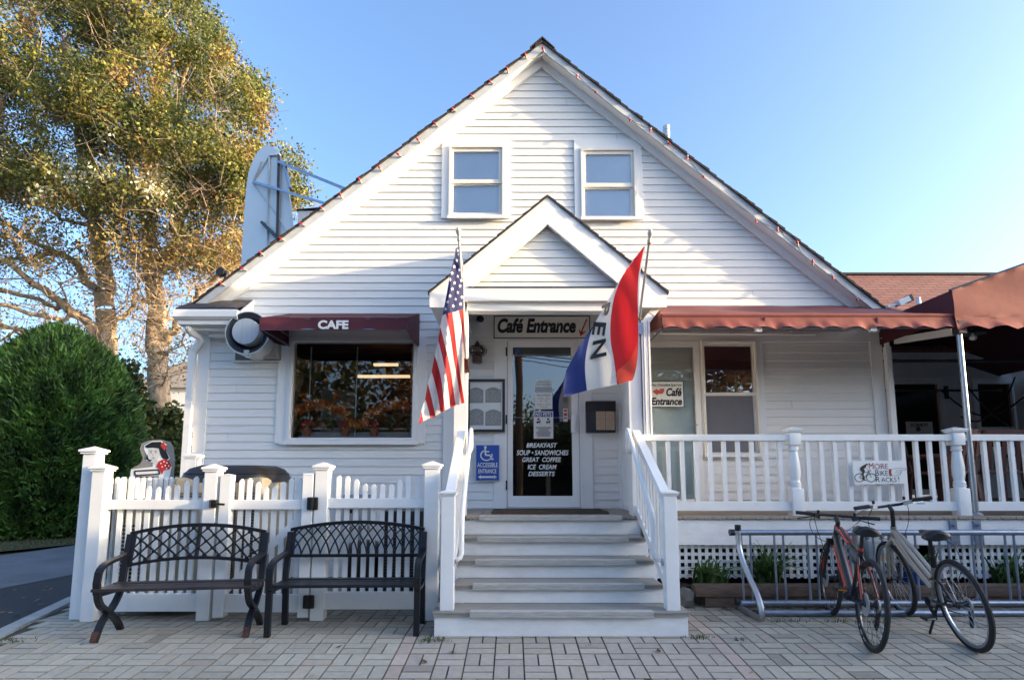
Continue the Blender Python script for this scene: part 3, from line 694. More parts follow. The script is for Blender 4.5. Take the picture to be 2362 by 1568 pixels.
for xa in (XS0-.03, XS1):
    m = MB(); P_ = [(TY[0]+.1,.0)]; 
    P_ += [(TY[1]+.03,TZ[0]-.001),(TY[1]+.03,TZ[1]-.04),(TY[2]+.03,TZ[1]-.04),(TY[2]+.03,TZ[2]-.04),(TY[3]+.03,TZ[2]-.04),(TY[3]+.03,TZ[3]-.04),(TY[4]+.03,TZ[3]-.04),(TY[4]+.03,TZ[4]-.04),(5.71,TZ[4]-.04),(5.71,0)]
    m.prismx(P_, xa, xa+.03); m.build('stringer', STEPW, steps)
m = MB(); mm = at(1132,1186,5.9), at(1410,1186,5.9)
rr = random.Random(8)
for k in range(9): m.box(mm[0].x, mm[1].x, 6.02+k*.075, 6.085+k*.075, DZ+.002, DZ+.022+rr.uniform(-.004,.004), c=.006)
tag(m.build('doormat', MAT, None), 'brown coarse doormat lying on the landing before the cafe door', 'doormat')

def stair_rail(s, label):
    cx_ = XC_ + s*.873
    ins = -s                                                       # towards the steps
    t = thing('stair_railing', label, 'railing', (cx_, 5.1, .2), group='railings on both sides of the steps')
    w_ = .052
    yn, zn0, zn1 = 4.545, TZ[0]+.001, 1.062
    m = MB(); m.box(cx_-w_, cx_+w_, yn, yn+.104, zn0, zn1, c=.004); m.cap(cx_-w_, cx_+w_, yn, yn+.104, zn1, .018, .038); m.build('newel_post', VINYL, t)
    m = MB(); m.box(cx_-w_+.004, cx_+w_-.004, 5.735, 5.835, DZ+.001, 1.655, c=.004); m.build('upper_post', VINYL, t)
    p0, p1 = Vector((cx_, 4.65, 1.03)), Vector((cx_, 5.74, 1.645))
    m = MB(); m.bar(p0, p1, .075, .06, (0,0,1)); m.bar(p0-Vector((0,0,.035)), p1-Vector((0,0,.035)), .05, .03, (0,0,1)); m.build('handrail', VINYL, t)
    q0, q1 = Vector((cx_, 4.64, .325)), Vector((cx_, 5.74, .895))
    m = MB(); m.bar(q0, q1, .05, .075, (0,0,1)); m.build('bottom_rail', VINYL, t)
    for k in range(10):
        f = (k+.6)/10.2; y = 4.65 + 1.08*f
        m = MB(); zl = q0.z+(q1.z-q0.z)*f; zh = p0.z+(p1.z-p0.z)*f; m.box(cx_-.018, cx_+.018, y-.018, y+.018, zl, zh-.03); m.build('baluster', VINYL, t)
    gx = cx_ + ins*.095
    m = MB(); pts = [(cx_+ins*.05,5.735,1.46),(gx-ins*.01,5.735,1.46),(gx,5.72,1.49),(gx,5.70,1.64),(gx,5.68,1.67),(gx,5.64,1.655)]
    pts += [(gx, 4.92, 1.035), (gx, 4.80, .945), (gx, 4.745, .86), (gx, 4.735, .60), (gx+s*.01, 4.73, .56), (gx+s*.05, 4.72, .54), (cx_+ins*.05, 4.64, .54)]
    m.tube(pts, .021, 12); m.build('grab_rail', VINYL, t, smooth=True)
    m = MB(); m.lathe([(.03,0),(.03,.012)], (cx_+ins*.064,5.735,1.46), 12, 'X'); m.build('flange', ALU, t); m = MB(); m.lathe([(.03,0),(.03,.012)], (cx_+ins*.064,4.62,.54), 12, 'X'); m.build('flange', ALU, t)
    return t
XC_ = .37
stair_rail(-1, 'white stair railing with grab rail on the left side, below the striped flag')
stair_rail(1, 'white stair railing with grab rail on the right side, below the tricolour flag')

# porch railing with turned posts
YRL = 5.83
pr = thing('porch_railing', 'white porch railing with turned posts and square balusters along deck edge', 'railing', (3.2, 5.83, DZ))
posts = [at(1832,1090,YRL).x, at(2210,1090,YRL).x, 6.6, 8.6]
zt1, zt0 = at(1700,1002,YRL).z, at(1700,1018,YRL).z
zb1, zb0 = at(1700,1156,YRL).z, at(1700,1177,YRL).z
def turned(x, y):
    m = MB(); zc_ = at(1832,992,YRL).z; h_ = .058
    m.box(x-h_, x+h_, y-h_, y+h_, DZ+.001, DZ+.27, c=.006)
    pf = [(.056,.27),(.050,.285),(.056,.29),(.057,.305),(.050,.312),(.054,.318),(.055,.33),(.047,.345),(.047,.36),(.056,.42),(.056,.50),(.045,.62),(.040,.66),(.040,.665),(.050,.67),(.051,.685),(.044,.69),(.047,.70),(.048,.71),(.040,.725)]
    sc = (zc_-DZ-.20)/.725
    m.lathe([(r, .27+(h-.27)*((zc_-DZ-.155-.27)/(.725-.27))) for r, h in pf], (x, y, DZ), 18)
    m.box(x-h_, x+h_, y-h_, y+h_, zc_-.155, zc_-.02, c=.012); m.cap(x-h_, x+h_, y-h_, y+h_, zc_-.02, .022, .045)
    return m.build('turned_post', VINYL, pr, smooth=True)
for x in posts: turned(x, YRL)
spans = [(XC_+.873+.06, posts[0]), (posts[0], posts[1]), (posts[1], posts[2]), (posts[2], posts[3])]
for x0_, x1_ in spans:
    a_0 = x0_ + (.055 if x0_ > 1.6 else 0); a_1 = x1_-.055
    m = MB(); m.box(a_0, a_1, YRL-.035, YRL+.035, zt0+.008, zt1, c=.004); m.build('top_rail', VINYL, pr)
    m = MB(); m.box(a_0, a_1, YRL-.024, YRL+.024, zb0, zb1, c=.003); m.build('bottom_rail', VINYL, pr)
    n_ = max(2, round((x1_-x0_)/.138))
    for k in range(1, n_):
        x = x0_ + (x1_-x0_)*k/n_
        m = MB(); m.box(x-.019, x+.019, YRL-.019, YRL+.019, zb1-.001, zt0+.009); m.build('baluster', VINYL, pr)

# ================================================================ awnings and canopy
def scallop(x0, x1, ztop, zlow, amp, n, y, dy, sag=.01, seed=1):
    """a hanging valance: a sheet of cloth with a wavy lower edge and soft folds"""
    m = MB(); k = n*10; rr = random.Random(seed); ph = [rr.uniform(0, 6) for _ in range(4)]
    rows = 5
    for i in range(k+1):
        t = i/k; x = x0+(x1-x0)*t; lo = zlow + amp*abs(math.sin(math.pi*n*t))
        for j in range(rows+1):
            s = j/rows; f = .014*math.sin(7*x+ph[0])+.010*math.sin(19*x+ph[1]+2*s)+.006*math.sin(41*x+ph[2]-3*s)
            m.v.append((x, y + (dy+f)*s*s - .004*s, ztop + (lo-ztop)*s))
    for i in range(k):
        for j in range(rows):
            a = i*(rows+1)+j; m.f.append([a, a+1, a+rows+2, a+rows+1]); m.m.append(0)
    return m
def cloth(m, P, nu, nv, fn):
    """bilinear sheet through four corners with a displacement"""
    b = len(m.v); P = [Vector(p) for p in P]; n = (P[1]-P[0]).cross(P[3]-P[0]).normalized()
    for i in range(nu+1):
        for j in range(nv+1):
            s, t = i/nu, j/nv
            p = P[0]*(1-s)*(1-t)+P[1]*s*(1-t)+P[2]*s*t+P[3]*(1-s)*t
            m.v.append(tuple(p + n*fn(s, t)))
    for i in range(nu):
        for j in range(nv):
            a = b+i*(nv+1)+j; m.f.append([a, a+1, a+nv+2, a+nv+1]); m.m.append(m.cur)
YA = 6.14
aw = thing('cafe_awning', 'short maroon canvas awning with white lettering over the picture window', 'awning', (-1.9, 6.6, 2.9))
t0, t1 = at(668.6,723.5,YW-.03), at(969,726.5,YW-.03); f0, f1 = at(599.5,731,YA), at(939,733.5,YA); f0 = Vector((f0.x, YA, (f0.z+f1.z)/2)); f1 = Vector((f1.x, YA, f0.z))
xa0, xa1 = f0.x, f1.x; t0 = Vector((xa0, YW-.03, t0.z)); t1 = Vector((xa1, YW-.03, t0.z))
zb_ = at(770,761,YA).z; zw = at(660.5,798,YW-.03).z
m = MB(); cloth(m, [f0, f1, t1, t0], 20, 8, lambda s, t: -.012*math.sin(math.pi*t)+.004*math.sin(9*s+4*t)); m.build('top_panel', MAROON, aw, smooth=True, fix=False)
m = MB(); cloth(m, [(xa0,YA,zb_),(xa1,YA,zb_),f1,f0], 30, 5, lambda s, t: .005*math.sin(14*s)*(1-t)+.004*math.sin(31*s+1)); m.build('front_valance', MAROON, aw, smooth=True, fix=False)
for xe in (xa0, xa1):
    m = MB(); 
    lowc = [(YA,zb_),(YA+.15,zb_-.015),(YA+.40,zb_-.05),(YA+.65,zb_-.03-(zb_-zw)*.6),(YW-.03,zw)]
    n_ = len(lowc)
    for i, (y, z) in enumerate(lowc):
        zt_ = f0.z + (t0.z-f0.z)*(y-YA)/(YW-.03-YA); m.v += [(xe,y,z),(xe+.004*(i%2),y,zt_)]
    for i in range(n_-1): m.f.append([2*i,2*i+2,2*i+3,2*i+1]); m.m.append(0)
    m.build('side_panel', MAROON, aw, fix=False)
m = MB()
for z in (zb_+.01, f0.z-.012): m.tube([(xa0+.012,YW-.04,z),(xa0+.012,YA+.012,z),(xa1-.012,YA+.012,z),(xa1-.012,YW-.04,z)], .010, 6)
m.build('frame', GALV, aw)
m = MB(); letters(m, 'CAFE', 733, 738.5, 803.5, 759, YA-.014, 0, .045); m.build('lettering', SIGNW, aw, fix=False)

aw = thing('long_awning', 'long faded maroon canvas awning with scalloped valance above the porch deck', 'awning', (3.2, 6.5, 3.0))
YB = 5.79; xa0 = at(1526,735,YB).x; xa1 = at(2203,735,YB).x
zf_ = at(1850,724,YB).z; zs = at(1850,733,YB).z; zv = at(1850,759,YB).z; ztw = at(1850,706,YW-.02).z
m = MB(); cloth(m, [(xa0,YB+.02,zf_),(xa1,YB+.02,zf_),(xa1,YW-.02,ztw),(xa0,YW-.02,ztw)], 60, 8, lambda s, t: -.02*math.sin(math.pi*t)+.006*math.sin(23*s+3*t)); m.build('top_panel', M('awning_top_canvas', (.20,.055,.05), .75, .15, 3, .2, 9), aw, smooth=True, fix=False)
m = MB(); m.tube([(xa0,YB+.004,zf_-.015),(xa1,YB+.004,zf_-.015)], .022, 8); m.build('front_roll', FADED, aw, smooth=True)
scallop(xa0, xa1, zs+.01, zv-.006, .027, 13, YB-.006, -.03).build('valance', FADED, aw, smooth=True, fix=False)
m = MB()
for f in (.345,.73): x = xa0+(xa1-xa0)*f; m.box(x-.004,x+.004,YB-.016,YB-.008,zv+.03,zs); m.box(x+.008,x+.013,YB-.016,YB-.008,zv+.03,zs)
m.build('seam', MAROON, aw)
m = MB(); xw = at(1496,760,YW-.02).x
zz = at(1494,781,YW-.02).z
cloth(m, [(xa0,YB+.0,zv+.015),(xa0,YB+.02,zf_),(xa0-.01,YW-.04,ztw),(xa0-.02,YW-.04,zz)], 8, 10, lambda s, t: .012*math.sin(8*t+3*s)); m.build('side_panel', FADED, aw, smooth=True, fix=False)
m = MB()
for y, z in ((YB+.02,zv+.02),): m.tube([(xa0+.02,YW-.04,z),(xa0+.02,y,z),(xa1-.02,y,z)], .012, 6)
for f in (.33,.72):
    mk = MB(); mk.box(xa0+(xa1-xa0)*f-.03,xa0+(xa1-xa0)*f+.03,YB-.0,YB+.05,zv-.02,zv+.05); mk.build('bracket', TRIM, aw)
mt_ = m; m = MB(); m.tube([(xa0+.1,YW-.16,at(1700,768,YW-.16).z),(xa1-.9,YW-.16,at(1700,771,YW-.16).z)], .016, 8); m.build('wall_bar', TRIM, aw)
mt_.build('frame', GALV, aw)

cn = thing('dining_canopy', 'large maroon dining canopy with sunlit faded front standing on metal poles', 'canopy', (4.6, 5.78, DZ))
YF, YBk = 5.76, 10.78
c0, c1 = at(2193.6,669,YF), at(2361,610,YF); b0_, b1_ = at(2203,732,YF), at(2361,741,YF)
xl = (c0.x+b0_.x)/2; sl = (c1.z-c0.z)/(c1.x-c0.x); xr_ = 6.95; zbt_ = b0_.z-.01; ztl = c0.z; zpk = ztl + sl*(xr_-xl)
m = MB(); cloth(m, [(xl,YF,zbt_),(xr_,YF,zbt_),(xr_,YF,zpk),(xl,YF,ztl)], 44, 18, lambda s, t: .006*math.sin(9*s+5*t)+.010*math.exp(-((t-1)/.06)**2)*math.sin(70*s)+.010*math.exp(-(t/.05)**2)*math.sin(46*s)+.008*math.sin(3*t+14*s)*t)
cloth(m, [(xr_,YF,zbt_),(2*xr_-xl,YF,zbt_),(2*xr_-xl,YF,ztl),(xr_,YF,zpk)], 20, 6, lambda s, t: .006*math.sin(9*s)); m.build('front_panel', FADED, cn, smooth=True, fix=False)
m = MB(); cloth(m, [(xl,YF,zbt_),(xl,YF,ztl),(xl,YBk,ztl),(xl,YBk,zbt_)], 6, 14, lambda s, t: .008*math.sin(12*t)); m.build('side_panel', MAROON, cn, smooth=True, fix=False)
m = MB(); cloth(m, [(xl,YF,ztl),(xr_,YF,zpk),(xr_,YBk,zpk),(xl,YBk,ztl)], 14, 14, lambda s, t: -.03*math.sin(math.pi*s)*math.sin(math.pi*t)); cloth(m, [(xr_,YF,zpk),(2*xr_-xl,YF,ztl),(2*xr_-xl,YBk,ztl),(xr_,YBk,zpk)], 14, 14, lambda s, t: -.03*math.sin(math.pi*s)*math.sin(math.pi*t)); m.build('roof_panel', MAROON, cn, smooth=True, fix=False)
scallop(xl, 2*xr_-xl, zbt_+.012, zbt_-.125, .035, 16, YF-.008, -.035, seed=4).build('valance', FADED, cn, smooth=True, fix=False)
m = MB(); m.tube([(xl,YF+.03,zbt_+.01),(2*xr_-xl,YF+.03,zbt_+.01)], .02, 8); m.tube([(xl,YF+.03,ztl),(xr_,YF+.03,zpk),(2*xr_-xl,YF+.03,ztl)], .02, 8)
for y in (YF+.03, 8.0, YBk): m.tube([(xl+.02,y,zbt_+.01),(xl+.02,y,ztl),(xr_,y,zpk-.02),(2*xr_-xl,y,ztl)], .022, 6); m.tube([(xl,y,zbt_+.01),(2*xr_-xl,y,zbt_+.01)], .022, 6)
for k in range(4): m.tube([(xl+.1+k*1.1,YF+.03,zbt_),(xl+.7+k*1.1,8.0,zbt_+.5)], .016, 6)
m.build('frame', M('dark_frame', (.05,.05,.05), .5, .1), cn)
xp = at(2212,780,5.80).x
for x in (xp, 2*xr_-xl-.05):
    m = MB(); m.tube([(x,5.80,DZ+.004),(x,5.80,zbt_+.02)], .027, 12); m.lathe([(.06,0),(.06,.012),(.035,.03)], (x,5.80,DZ+.002), 12); m.build('pole', CHROME, cn, smooth=True)
m = MB(); q = at(2212,760,5.79); m.box(q.x-.045,q.x+.045,5.745,5.835,q.z-.05,q.z+.09,c=.008); m.build('corner_cap', M('dark_canvas', (.04,.02,.025), .7), cn)
m = MB(); p0 = at(2203,764,5.84); p1 = at(2066,786,6.85); m.bar(p0, p1, .05, .075, (0,0,1)); tag(m.build('light_batten', TRIM, None), 'long white tube light batten hanging under the canopy corner', 'light')
lt = thing('hanging_lamp', 'round dark dish lamp with clear bulb hanging under the canopy', 'lamp', at(2243,770,6.3))
q = at(2243,770,6.3)
m = MB(); m.lathe([(.02,.05),(.03,.03),(.12,.004),(.125,-.006),(.118,-.004),(.03,.018)], q, 22); m.tube([q+Vector((0,0,.05)), q+Vector((0,0,.22))], .006, 6); m.build('lamp_shade', M('zinc_shade', (.09,.10,.11), .4, .1, metal=.6), lt, smooth=True)
m = MB(); m.lathe([(.012,.01),(.018,-.005),(.036,-.03),(.038,-.045),(.028,-.068),(.004,-.078)], q, 16); m.build('bulb', M('clear_bulb', (.6,.6,.56), .08, .02, spec=.8), lt, smooth=True)
cb = MB()
for (u0, v0, u1, v1, Y0_, Y1_, sg) in ((2170,900,2361,915,9,8.6,.35),(2215,870,2330,985,8.8,9.4,.1),(2215,960,2290,945,8.4,8.4,.12),(2290,945,2340,870,8.4,8.8,.1)):
    p, q = at(u0,v0,Y0_), at(u1,v1,Y1_); cb.tube([p+(q-p)*(i/12)-Vector((0,0,sg*math.sin(math.pi*i/12))) for i in range(13)], .012, 5)
tag(cb.build('festoon_cable', BLACK, None), 'loose black cables looping under the dark canopy roof', 'cable')
fl = thing('security_floodlight', 'white wedge shaped floodlight standing on top of the long awning', 'floodlight', at(2070,703,6.75))
q = at(2078,698,6.75); m = MB(); m.bar(at(2045,708,6.75), q, .05, .03); m.bar(q-Vector((.06,0,.02)), q+Vector((.07,0,.04)), .12, .07); m.build('body', TRIM, fl)
m = MB(); m.bar(q+Vector((.07,0,.04)), q+Vector((.115,0,.054)), .10, .085); m.build('lens', BLACK, fl)
# ================================================================ signs and things on the wall
def board(name, label, cat, u0, v0, u1, v1, Y, mat=None, th=.015, border=None, bw=.012, group=None):
    x0, x1, z0, z1 = rect(u0, v0, u1, v1, Y)
    t = thing(name, label, cat, ((x0+x1)/2, Y, z0), group=group)
    m = MB(); m.box(x0, x1, Y, Y+th, z0, z1); m.build('board', mat or SIGNW, t)
    if border is not None:
        m = MB(); m.frame(x0-.004, x1+.004, z0-.004, z1+.004, bw, Y-.004, Y-.0005); m.build('border', border, t)
    return t
YS = YW-.055
t = board('entrance_sign', 'long white sign with black cafe lettering and red arrow above the door', 'sign', 1139, 729, 1360, 780, YS, M('cream_sign_board', (.68,.675,.62), .4, .04, 3), .02, INK, .012)
m = MB(); letters(m, 'Caf\u00e9 Entrance', 1147, 734, 1328, 768, YS-.003, .22, .045); m.build('lettering', INK, t, fix=False)
m = MB(); a, b = at(1353,735.5,YS-.003), at(1339,767,YS-.003); Y_ = YS-.003
def strokes(mb, pts, Y, w0):
    P = [at(u, v, Y) for u, v in pts]
    for p, q in zip(P[:-1], P[1:]):
        d = (q-p).normalized(); n = Vector((-d.z, 0, d.x))*w0/2; mb.add([p-n, q-n, q+n, p+n], [(0,1,2,3)])
strokes(m, [(1353,735.5),(1339.5,768)], Y_, .018); m.add([at(1334,757,Y_), at(1338,775.5,Y_), at(1353,763,Y_), at(1340,766,Y_)], [(0,1,3),(1,2,3)]); m.build('arrow', REDINK, t, fix=False)

cm = thing('dome_camera', 'small round security camera with black dome under the porch ceiling', 'camera', at(1108,738,YW-.03))
m = MB(); q = at(1108,738,YW-.02); m.lathe([(.062,0),(.062,-.03),(.05,-.045)], q, 22, 'Y'); m.build('housing', TRIM, cm, smooth=True)
m = MB(); m.lathe([(.046,-.044),(.044,-.06),(.03,-.078),(.004,-.085)], q, 20, 'Y'); m.build('dome', M('black_dome', (.01,.01,.012), .08), cm, smooth=True)

la = thing('wall_lantern', 'weathered copper onion lantern with wire cage beside the cafe door', 'lantern', at(1101,835,YW-.12))
YL = YW-.13; q = at(1100,826,YL); h = at(1100,785,YL).z - at(1100,837,YL).z; cx_, cz_ = q.x, at(1100,837,YL).z
m = MB(); m.lathe([(.058,0),(.06,.01),(.058,.08),(.062,.085)], (cx_,YL,cz_), 16); m.box(cx_-.02,cx_+.02,YL+.05,YW-.012,cz_+.02,cz_+.06); m.build('base', COPPER, la, smooth=True)
m = MB(); m.lathe([(.072,h-.17),(.09,h-.165),(.088,h-.15),(.066,h-.14),(.066,h-.10),(.084,h-.095),(.04,h-.06),(.03,h-.055),(.03,h-.035),(.012,h-.03),(.014,h-.015),(.003,h)], (cx_,YL,cz_), 18); m.build('cap', COPPER, la, smooth=True)
m = MB(); m.lathe([(.055,.088),(.085,.12),(.098,.155),(.085,.185),(.065,h-.17)], (cx_,YL,cz_), 18); m.build('globe', glassmat('lantern_glass', (.85,.85,.8), 1.45, .06), la, smooth=True)
m = MB(); zc_ = .15
for an in (0, 90): 
    d = Vector((math.cos(R_(an)), math.sin(R_(an)), 0)); m.tube([Vector((cx_,YL,cz_+zc_)) + d*(.118*math.cos(R_(a*15))) + Vector((0,0,.075*math.sin(R_(a*15)))) for a in range(24)], .004, 5, closed=True)
m.tube([(cx_+.118*math.cos(R_(a*15)), YL+.118*math.sin(R_(a*15)), cz_+zc_) for a in range(24)], .004, 5, closed=True); m.build('cage', COPPER, la)

# menu board left of the door
YM = YW-.06
x0, x1, z0, z1 = rect(1078,875,1163.5,995.5,YM)
mb_ = thing('menu_board', 'large white menu board in black frame with four arched menus', 'menu board', ((x0+x1)/2, YM, z0))
m = MB(); m.box(x0, x1, YM, YM+.04, z0, z1); m.build('backing', PAPER, mb_)
m = MB(); m.frame(x0-.004, x1+.004, z0-.004, z1+.004, .032, YM-.02, YM-.0005); m.build('frame', BLACK, mb_)
MENU = M('grey_menu_sheet', (.27,.275,.26), .5, .12, 7); LINE = M('faint_print', (.42,.42,.40), .6); 
for (u0, v0, u1, v1) in ((1081,893,1114.5,929),(1119,893,1155,928),(1081,942,1115,980),(1119,944,1155,981)):
    a0, a1, b0, b1 = rect(u0, v0, u1, v1, YM-.003); m = MB(); n = 12; w_ = a1-a0
    top = [(a1 - w_*i/n, b1-.035 + .035*math.sin(math.pi*i/n)) for i in range(n+1)]
    m.add([(a0,YM-.003,b0),(a1,YM-.003,b0)] + [(x,YM-.003,z) for x, z in top], [tuple(range(n+3))]); s = m.build('menu_sheet', MENU, mb_, fix=False)
    m = MB(); rr = random.Random(int(u0+v0))
    for r in range(9):
        z = b1-.05-r*(b1-b0-.06)/9; xx = a0+.012
        while xx < a1-.03:
            l_ = rr.uniform(.015,.05); m.add([(xx,YM-.0045,z),(min(xx+l_,a1-.01),YM-.0045,z),(min(xx+l_,a1-.01),YM-.0045,z+.006),(xx,YM-.0045,z+.006)], [(0,1,2,3)]); xx += l_+rr.uniform(.008,.04)
    m.build('print', LINE, s, fix=False)
# blue accessibility sign
t = board('accessible_sign', 'blue sign with white wheelchair symbol and double arrow beside the door', 'sign', 1097.5, 1026, 1151, 1108, YM, BLUE, .006, M('sign_edge', (.55,.58,.62), .4), .006)
m = MB(); Y_ = YM-.005
letters(m, 'ACCESSIBLE', 1100.5, 1066.5, 1147.5, 1077, Y_, 0, .012); letters(m, 'ENTRANCE', 1103, 1081, 1144.5, 1091, Y_, 0, .012); m.build('lettering', SIGNW, t, fix=False)
m = MB(); strokes(m, [(1107,1099.5),(1142,1099.5)], Y_, .022); m.add([at(1102,1099.5,Y_), at(1109,1095,Y_), at(1109,1104,Y_)], [(0,1,2)]); m.add([at(1146,1099.5,Y_), at(1139,1104,Y_), at(1139,1095,Y_)], [(0,1,2)]); m.build('arrow', SIGNW, t, fix=False)
m = MB(); c = [(1121.5+13*math.cos(R_(a)), 1049.5-11.5*math.sin(R_(a))) for a in range(115, 385, 12)]
strokes(m, c, Y_, .014); strokes(m, [(1118.5,1034),(1119.5,1049),(1130,1049.5),(1133.5,1059),(1138,1057.5)], Y_, .018); strokes(m, [(1119,1041),(1128,1041)], Y_, .014)
m.add([at(1119+3.2*math.cos(R_(a)), 1031-3.2*math.sin(R_(a)), Y_) for a in range(0,360,30)], [tuple(range(12))]); m.build('symbol', SIGNW, t, fix=False)
# black menu box on the right
x0, x1, z0, z1 = rect(1351.5,926,1419,997,YW-.10)
mb_ = thing('menu_box', 'black wall box holding two tan menus beside the cafe door', 'menu box', ((x0+x1)/2, YW-.1, z0))
m = MB(); m.box(x0, x1, YW-.10, YW-.012, z0, z1, c=.006); m.box(x0-.006, x1+.006, YW-.115, YW-.101, z1-.12, z1+.004, c=.004); m.build('box', BLACK, mb_)
m = MB(); m.add([(x0+.01,YW-.103,z0+.02),(x1-.02,YW-.103,z0+.02),(x1-.02,YW-.103,z1-.121),(x0+.01,YW-.103,z1-.121)],[(0,1,2,3)]); m.build('window', M('smoked_panel', (.03,.035,.05), .12), mb_, fix=False)
TAN = M('tan_menu_card', (.50,.355,.25), .6, .06, 4); BRN = M('brown_print', (.22,.13,.09), .6)
for (u0, u1) in ((1374.5,1395.5),(1396.5,1417)):
    a0, a1, b0, b1 = rect(u0, 941, u1, 991, YW-.108); m = MB(); m.box(a0, a1, YW-.110, YW-.1045, b0, b1); s = m.build('menu_card', TAN, mb_)
    m = MB(); 
    for k in range(9): wd_ = .03+.012*((k*5) % 3); zc_ = b1-.03-k*.026; m.add([((a0+a1)/2-wd_,YW-.112,zc_),((a0+a1)/2+wd_,YW-.112,zc_),((a0+a1)/2+wd_,YW-.112,zc_+.004),((a0+a1)/2-wd_,YW-.112,zc_+.004)],[(0,1,2,3)])
    m.build('print', BRN, s, fix=False)
# papers on the door glass
YG = YW-.006
def sheet(name, label, u0, v0, u1, v1, lines, mat=None, cat='notice'):
    x0, x1, z0, z1 = rect(u0, v0, u1, v1, YG)
    t = thing(name, label, cat, ((x0+x1)/2, YG, z0))
    m = MB(); m.box(x0, x1, YG, YG+.003, z0, z1); m.build('sheet', mat or PAPER, t)
    return t
t = sheet('help_notice', 'small white help wanted notice taped high on the door glass', 1234, 876.5, 1273, 891.5, None)
m = MB(); GI = M('grey_print', (.16,.17,.17), .6); letters(m, 'Caf\u00e9 & Candy', 1239, 879, 1268, 883.5, YG-.002, 0, .01); letters(m, 'HELP WANTED', 1237, 885, 1270, 889, YG-.002, 0, .012); m.build('lettering', GI, t, fix=False)
t = sheet('blank_slip', 'pale blue blank strip of paper above the store hours notice', 1233.5, 893, 1273, 903.5, None, M('pale_blue_paper', (.36,.42,.46), .6))
t = sheet('hours_notice', 'white store hours notice in the middle of the door glass', 1233, 904.5, 1273.5, 943, None)
m = MB()
for s, u0, v0, u1, v1 in (('Store Hours',1238,908,1269,913.5),('6:30am - 9pm',1239,917,1268,921),('Sun - Thu',1244,922.5,1263,926),('6:30am - 10pm',1239,930.5,1268,934.5),('Fri & Sat',1245,936,1262,939.5)): letters(m, s, u0, v0, u1, v1, YG-.002, 0, .008)
m.build('lettering', GI, t, fix=False)
t = sheet('no_pets_sign', 'white sign with blue band and two dogs on the door glass', 1230.5, 948, 1275.5, 1011, None, None, 'sign')
m = MB(); x0, x1, z0, z1 = rect(1232.5, 950, 1273.5, 961, YG-.002); m.add([(x0,YG-.002,z0),(x1,YG-.002,z0),(x1,YG-.002,z1),(x0,YG-.002,z1)], [(0,1,2,3)]); m.build('band', M('dark_blue_ink', (.02,.06,.24), .5), t, fix=False)
m = MB(); letters(m, 'NO PETS', 1235, 951.5, 1271, 959.5, YG-.004, 0, .02); m.build('title', SIGNW, t, fix=False)
m = MB()
def dog(mb, u, v, s, Y):
    P = [(-6,-3),(-5,-4),(2,-3.2),(4,-6),(7,-5.5),(8,-4),(6,-3),(5,0),(5,5),(4,5),(3.6,1.5),(-2,1),(-3,5),(-4,5),(-4.5,0),(-6.5,3)]
    mb.add([at(u+a*s, v+b*s, Y) for a, b in P], [tuple(range(len(P)))])
dog(m, 1241.5, 974, .75, YG-.003); dog(m, 1264, 974, .75, YG-.003)
rr = random.Random(2)
for k in range(9):
    v = 984.5+k*2.6; wd_ = rr.uniform(12, 18); a, b = at(1253-wd_,v,YG-.003), at(1253+wd_,v+1.1,YG-.003); m.add([(a.x,a.y,a.z),(b.x,a.y,a.z),(b.x,a.y,b.z),(a.x,a.y,b.z)], [(0,1,2,3)])
m.build('print', INK, t, fix=False)
for u, mt in ((1241.5, REDINK), (1264, M('green_ink', (.02,.16,.10), .5))):
    m = MB(); m.add([at(u+3*math.cos(R_(a)), 966.5-3*math.sin(R_(a)), YG-.003) for a in range(0,360,30)], [tuple(range(12))]); m.build('mark', mt, t, fix=False)
t = sheet('card_sticker', 'small red and white sticker near the door handle', 1298.5, 942, 1309, 972, None, M('sticker_white', (.6,.58,.58), .4), 'sticker')
m = MB(); 
for v0, v1 in ((944,949),(952,959),(962,965)): x0, x1, z0, z1 = rect(1300, v0, 1307.5, v1, YG-.002); m.add([(x0,YG-.002,z0),(x1,YG-.002,z0),(x1,YG-.002,z1),(x0,YG-.002,z1)], [(0,1,2,3)])
m.build('print', REDINK, t, fix=False)
q = at(1193.5,810,YG); m = MB(); m.lathe([(.038,0),(.038,.003)], q, 22, 'Y'); t = tag(m.build('round_sticker', M('navy_sticker', (.03,.07,.22), .4), None), 'round navy sticker in the top corner of the door glass', 'sticker')
# sign on the side door
YH = YW-.045
t = board('side_entrance_sign', 'white sign with red arrow and slanted lettering on the glazed side door', 'sign', 1498, 880, 1576, 938, YH, None, .012, INK, .006)
m = MB(); letters(m, 'Hot Chocolate Sparrow', 1502, 884, 1572, 892.5, YH-.003, .3, .012); letters(m, 'Caf\u00e9', 1536, 894.5, 1572, 913.5, YH-.003, .22, .035); letters(m, 'Entrance', 1501.5, 916.5, 1572.5, 934, YH-.003, .22, .035); m.build('lettering', INK, t, fix=False)
m = MB(); m.add([at(u,v,YH-.003) for u,v in ((1504,903),(1515,895.5),(1515,899),(1523,899),(1521,896),(1531,895.5),(1531,903),(1527,908),(1517,908),(1516,911.5))], [tuple(range(10))]); m.build('arrow', M('coral_ink', (.55,.09,.06), .5), t, fix=False)
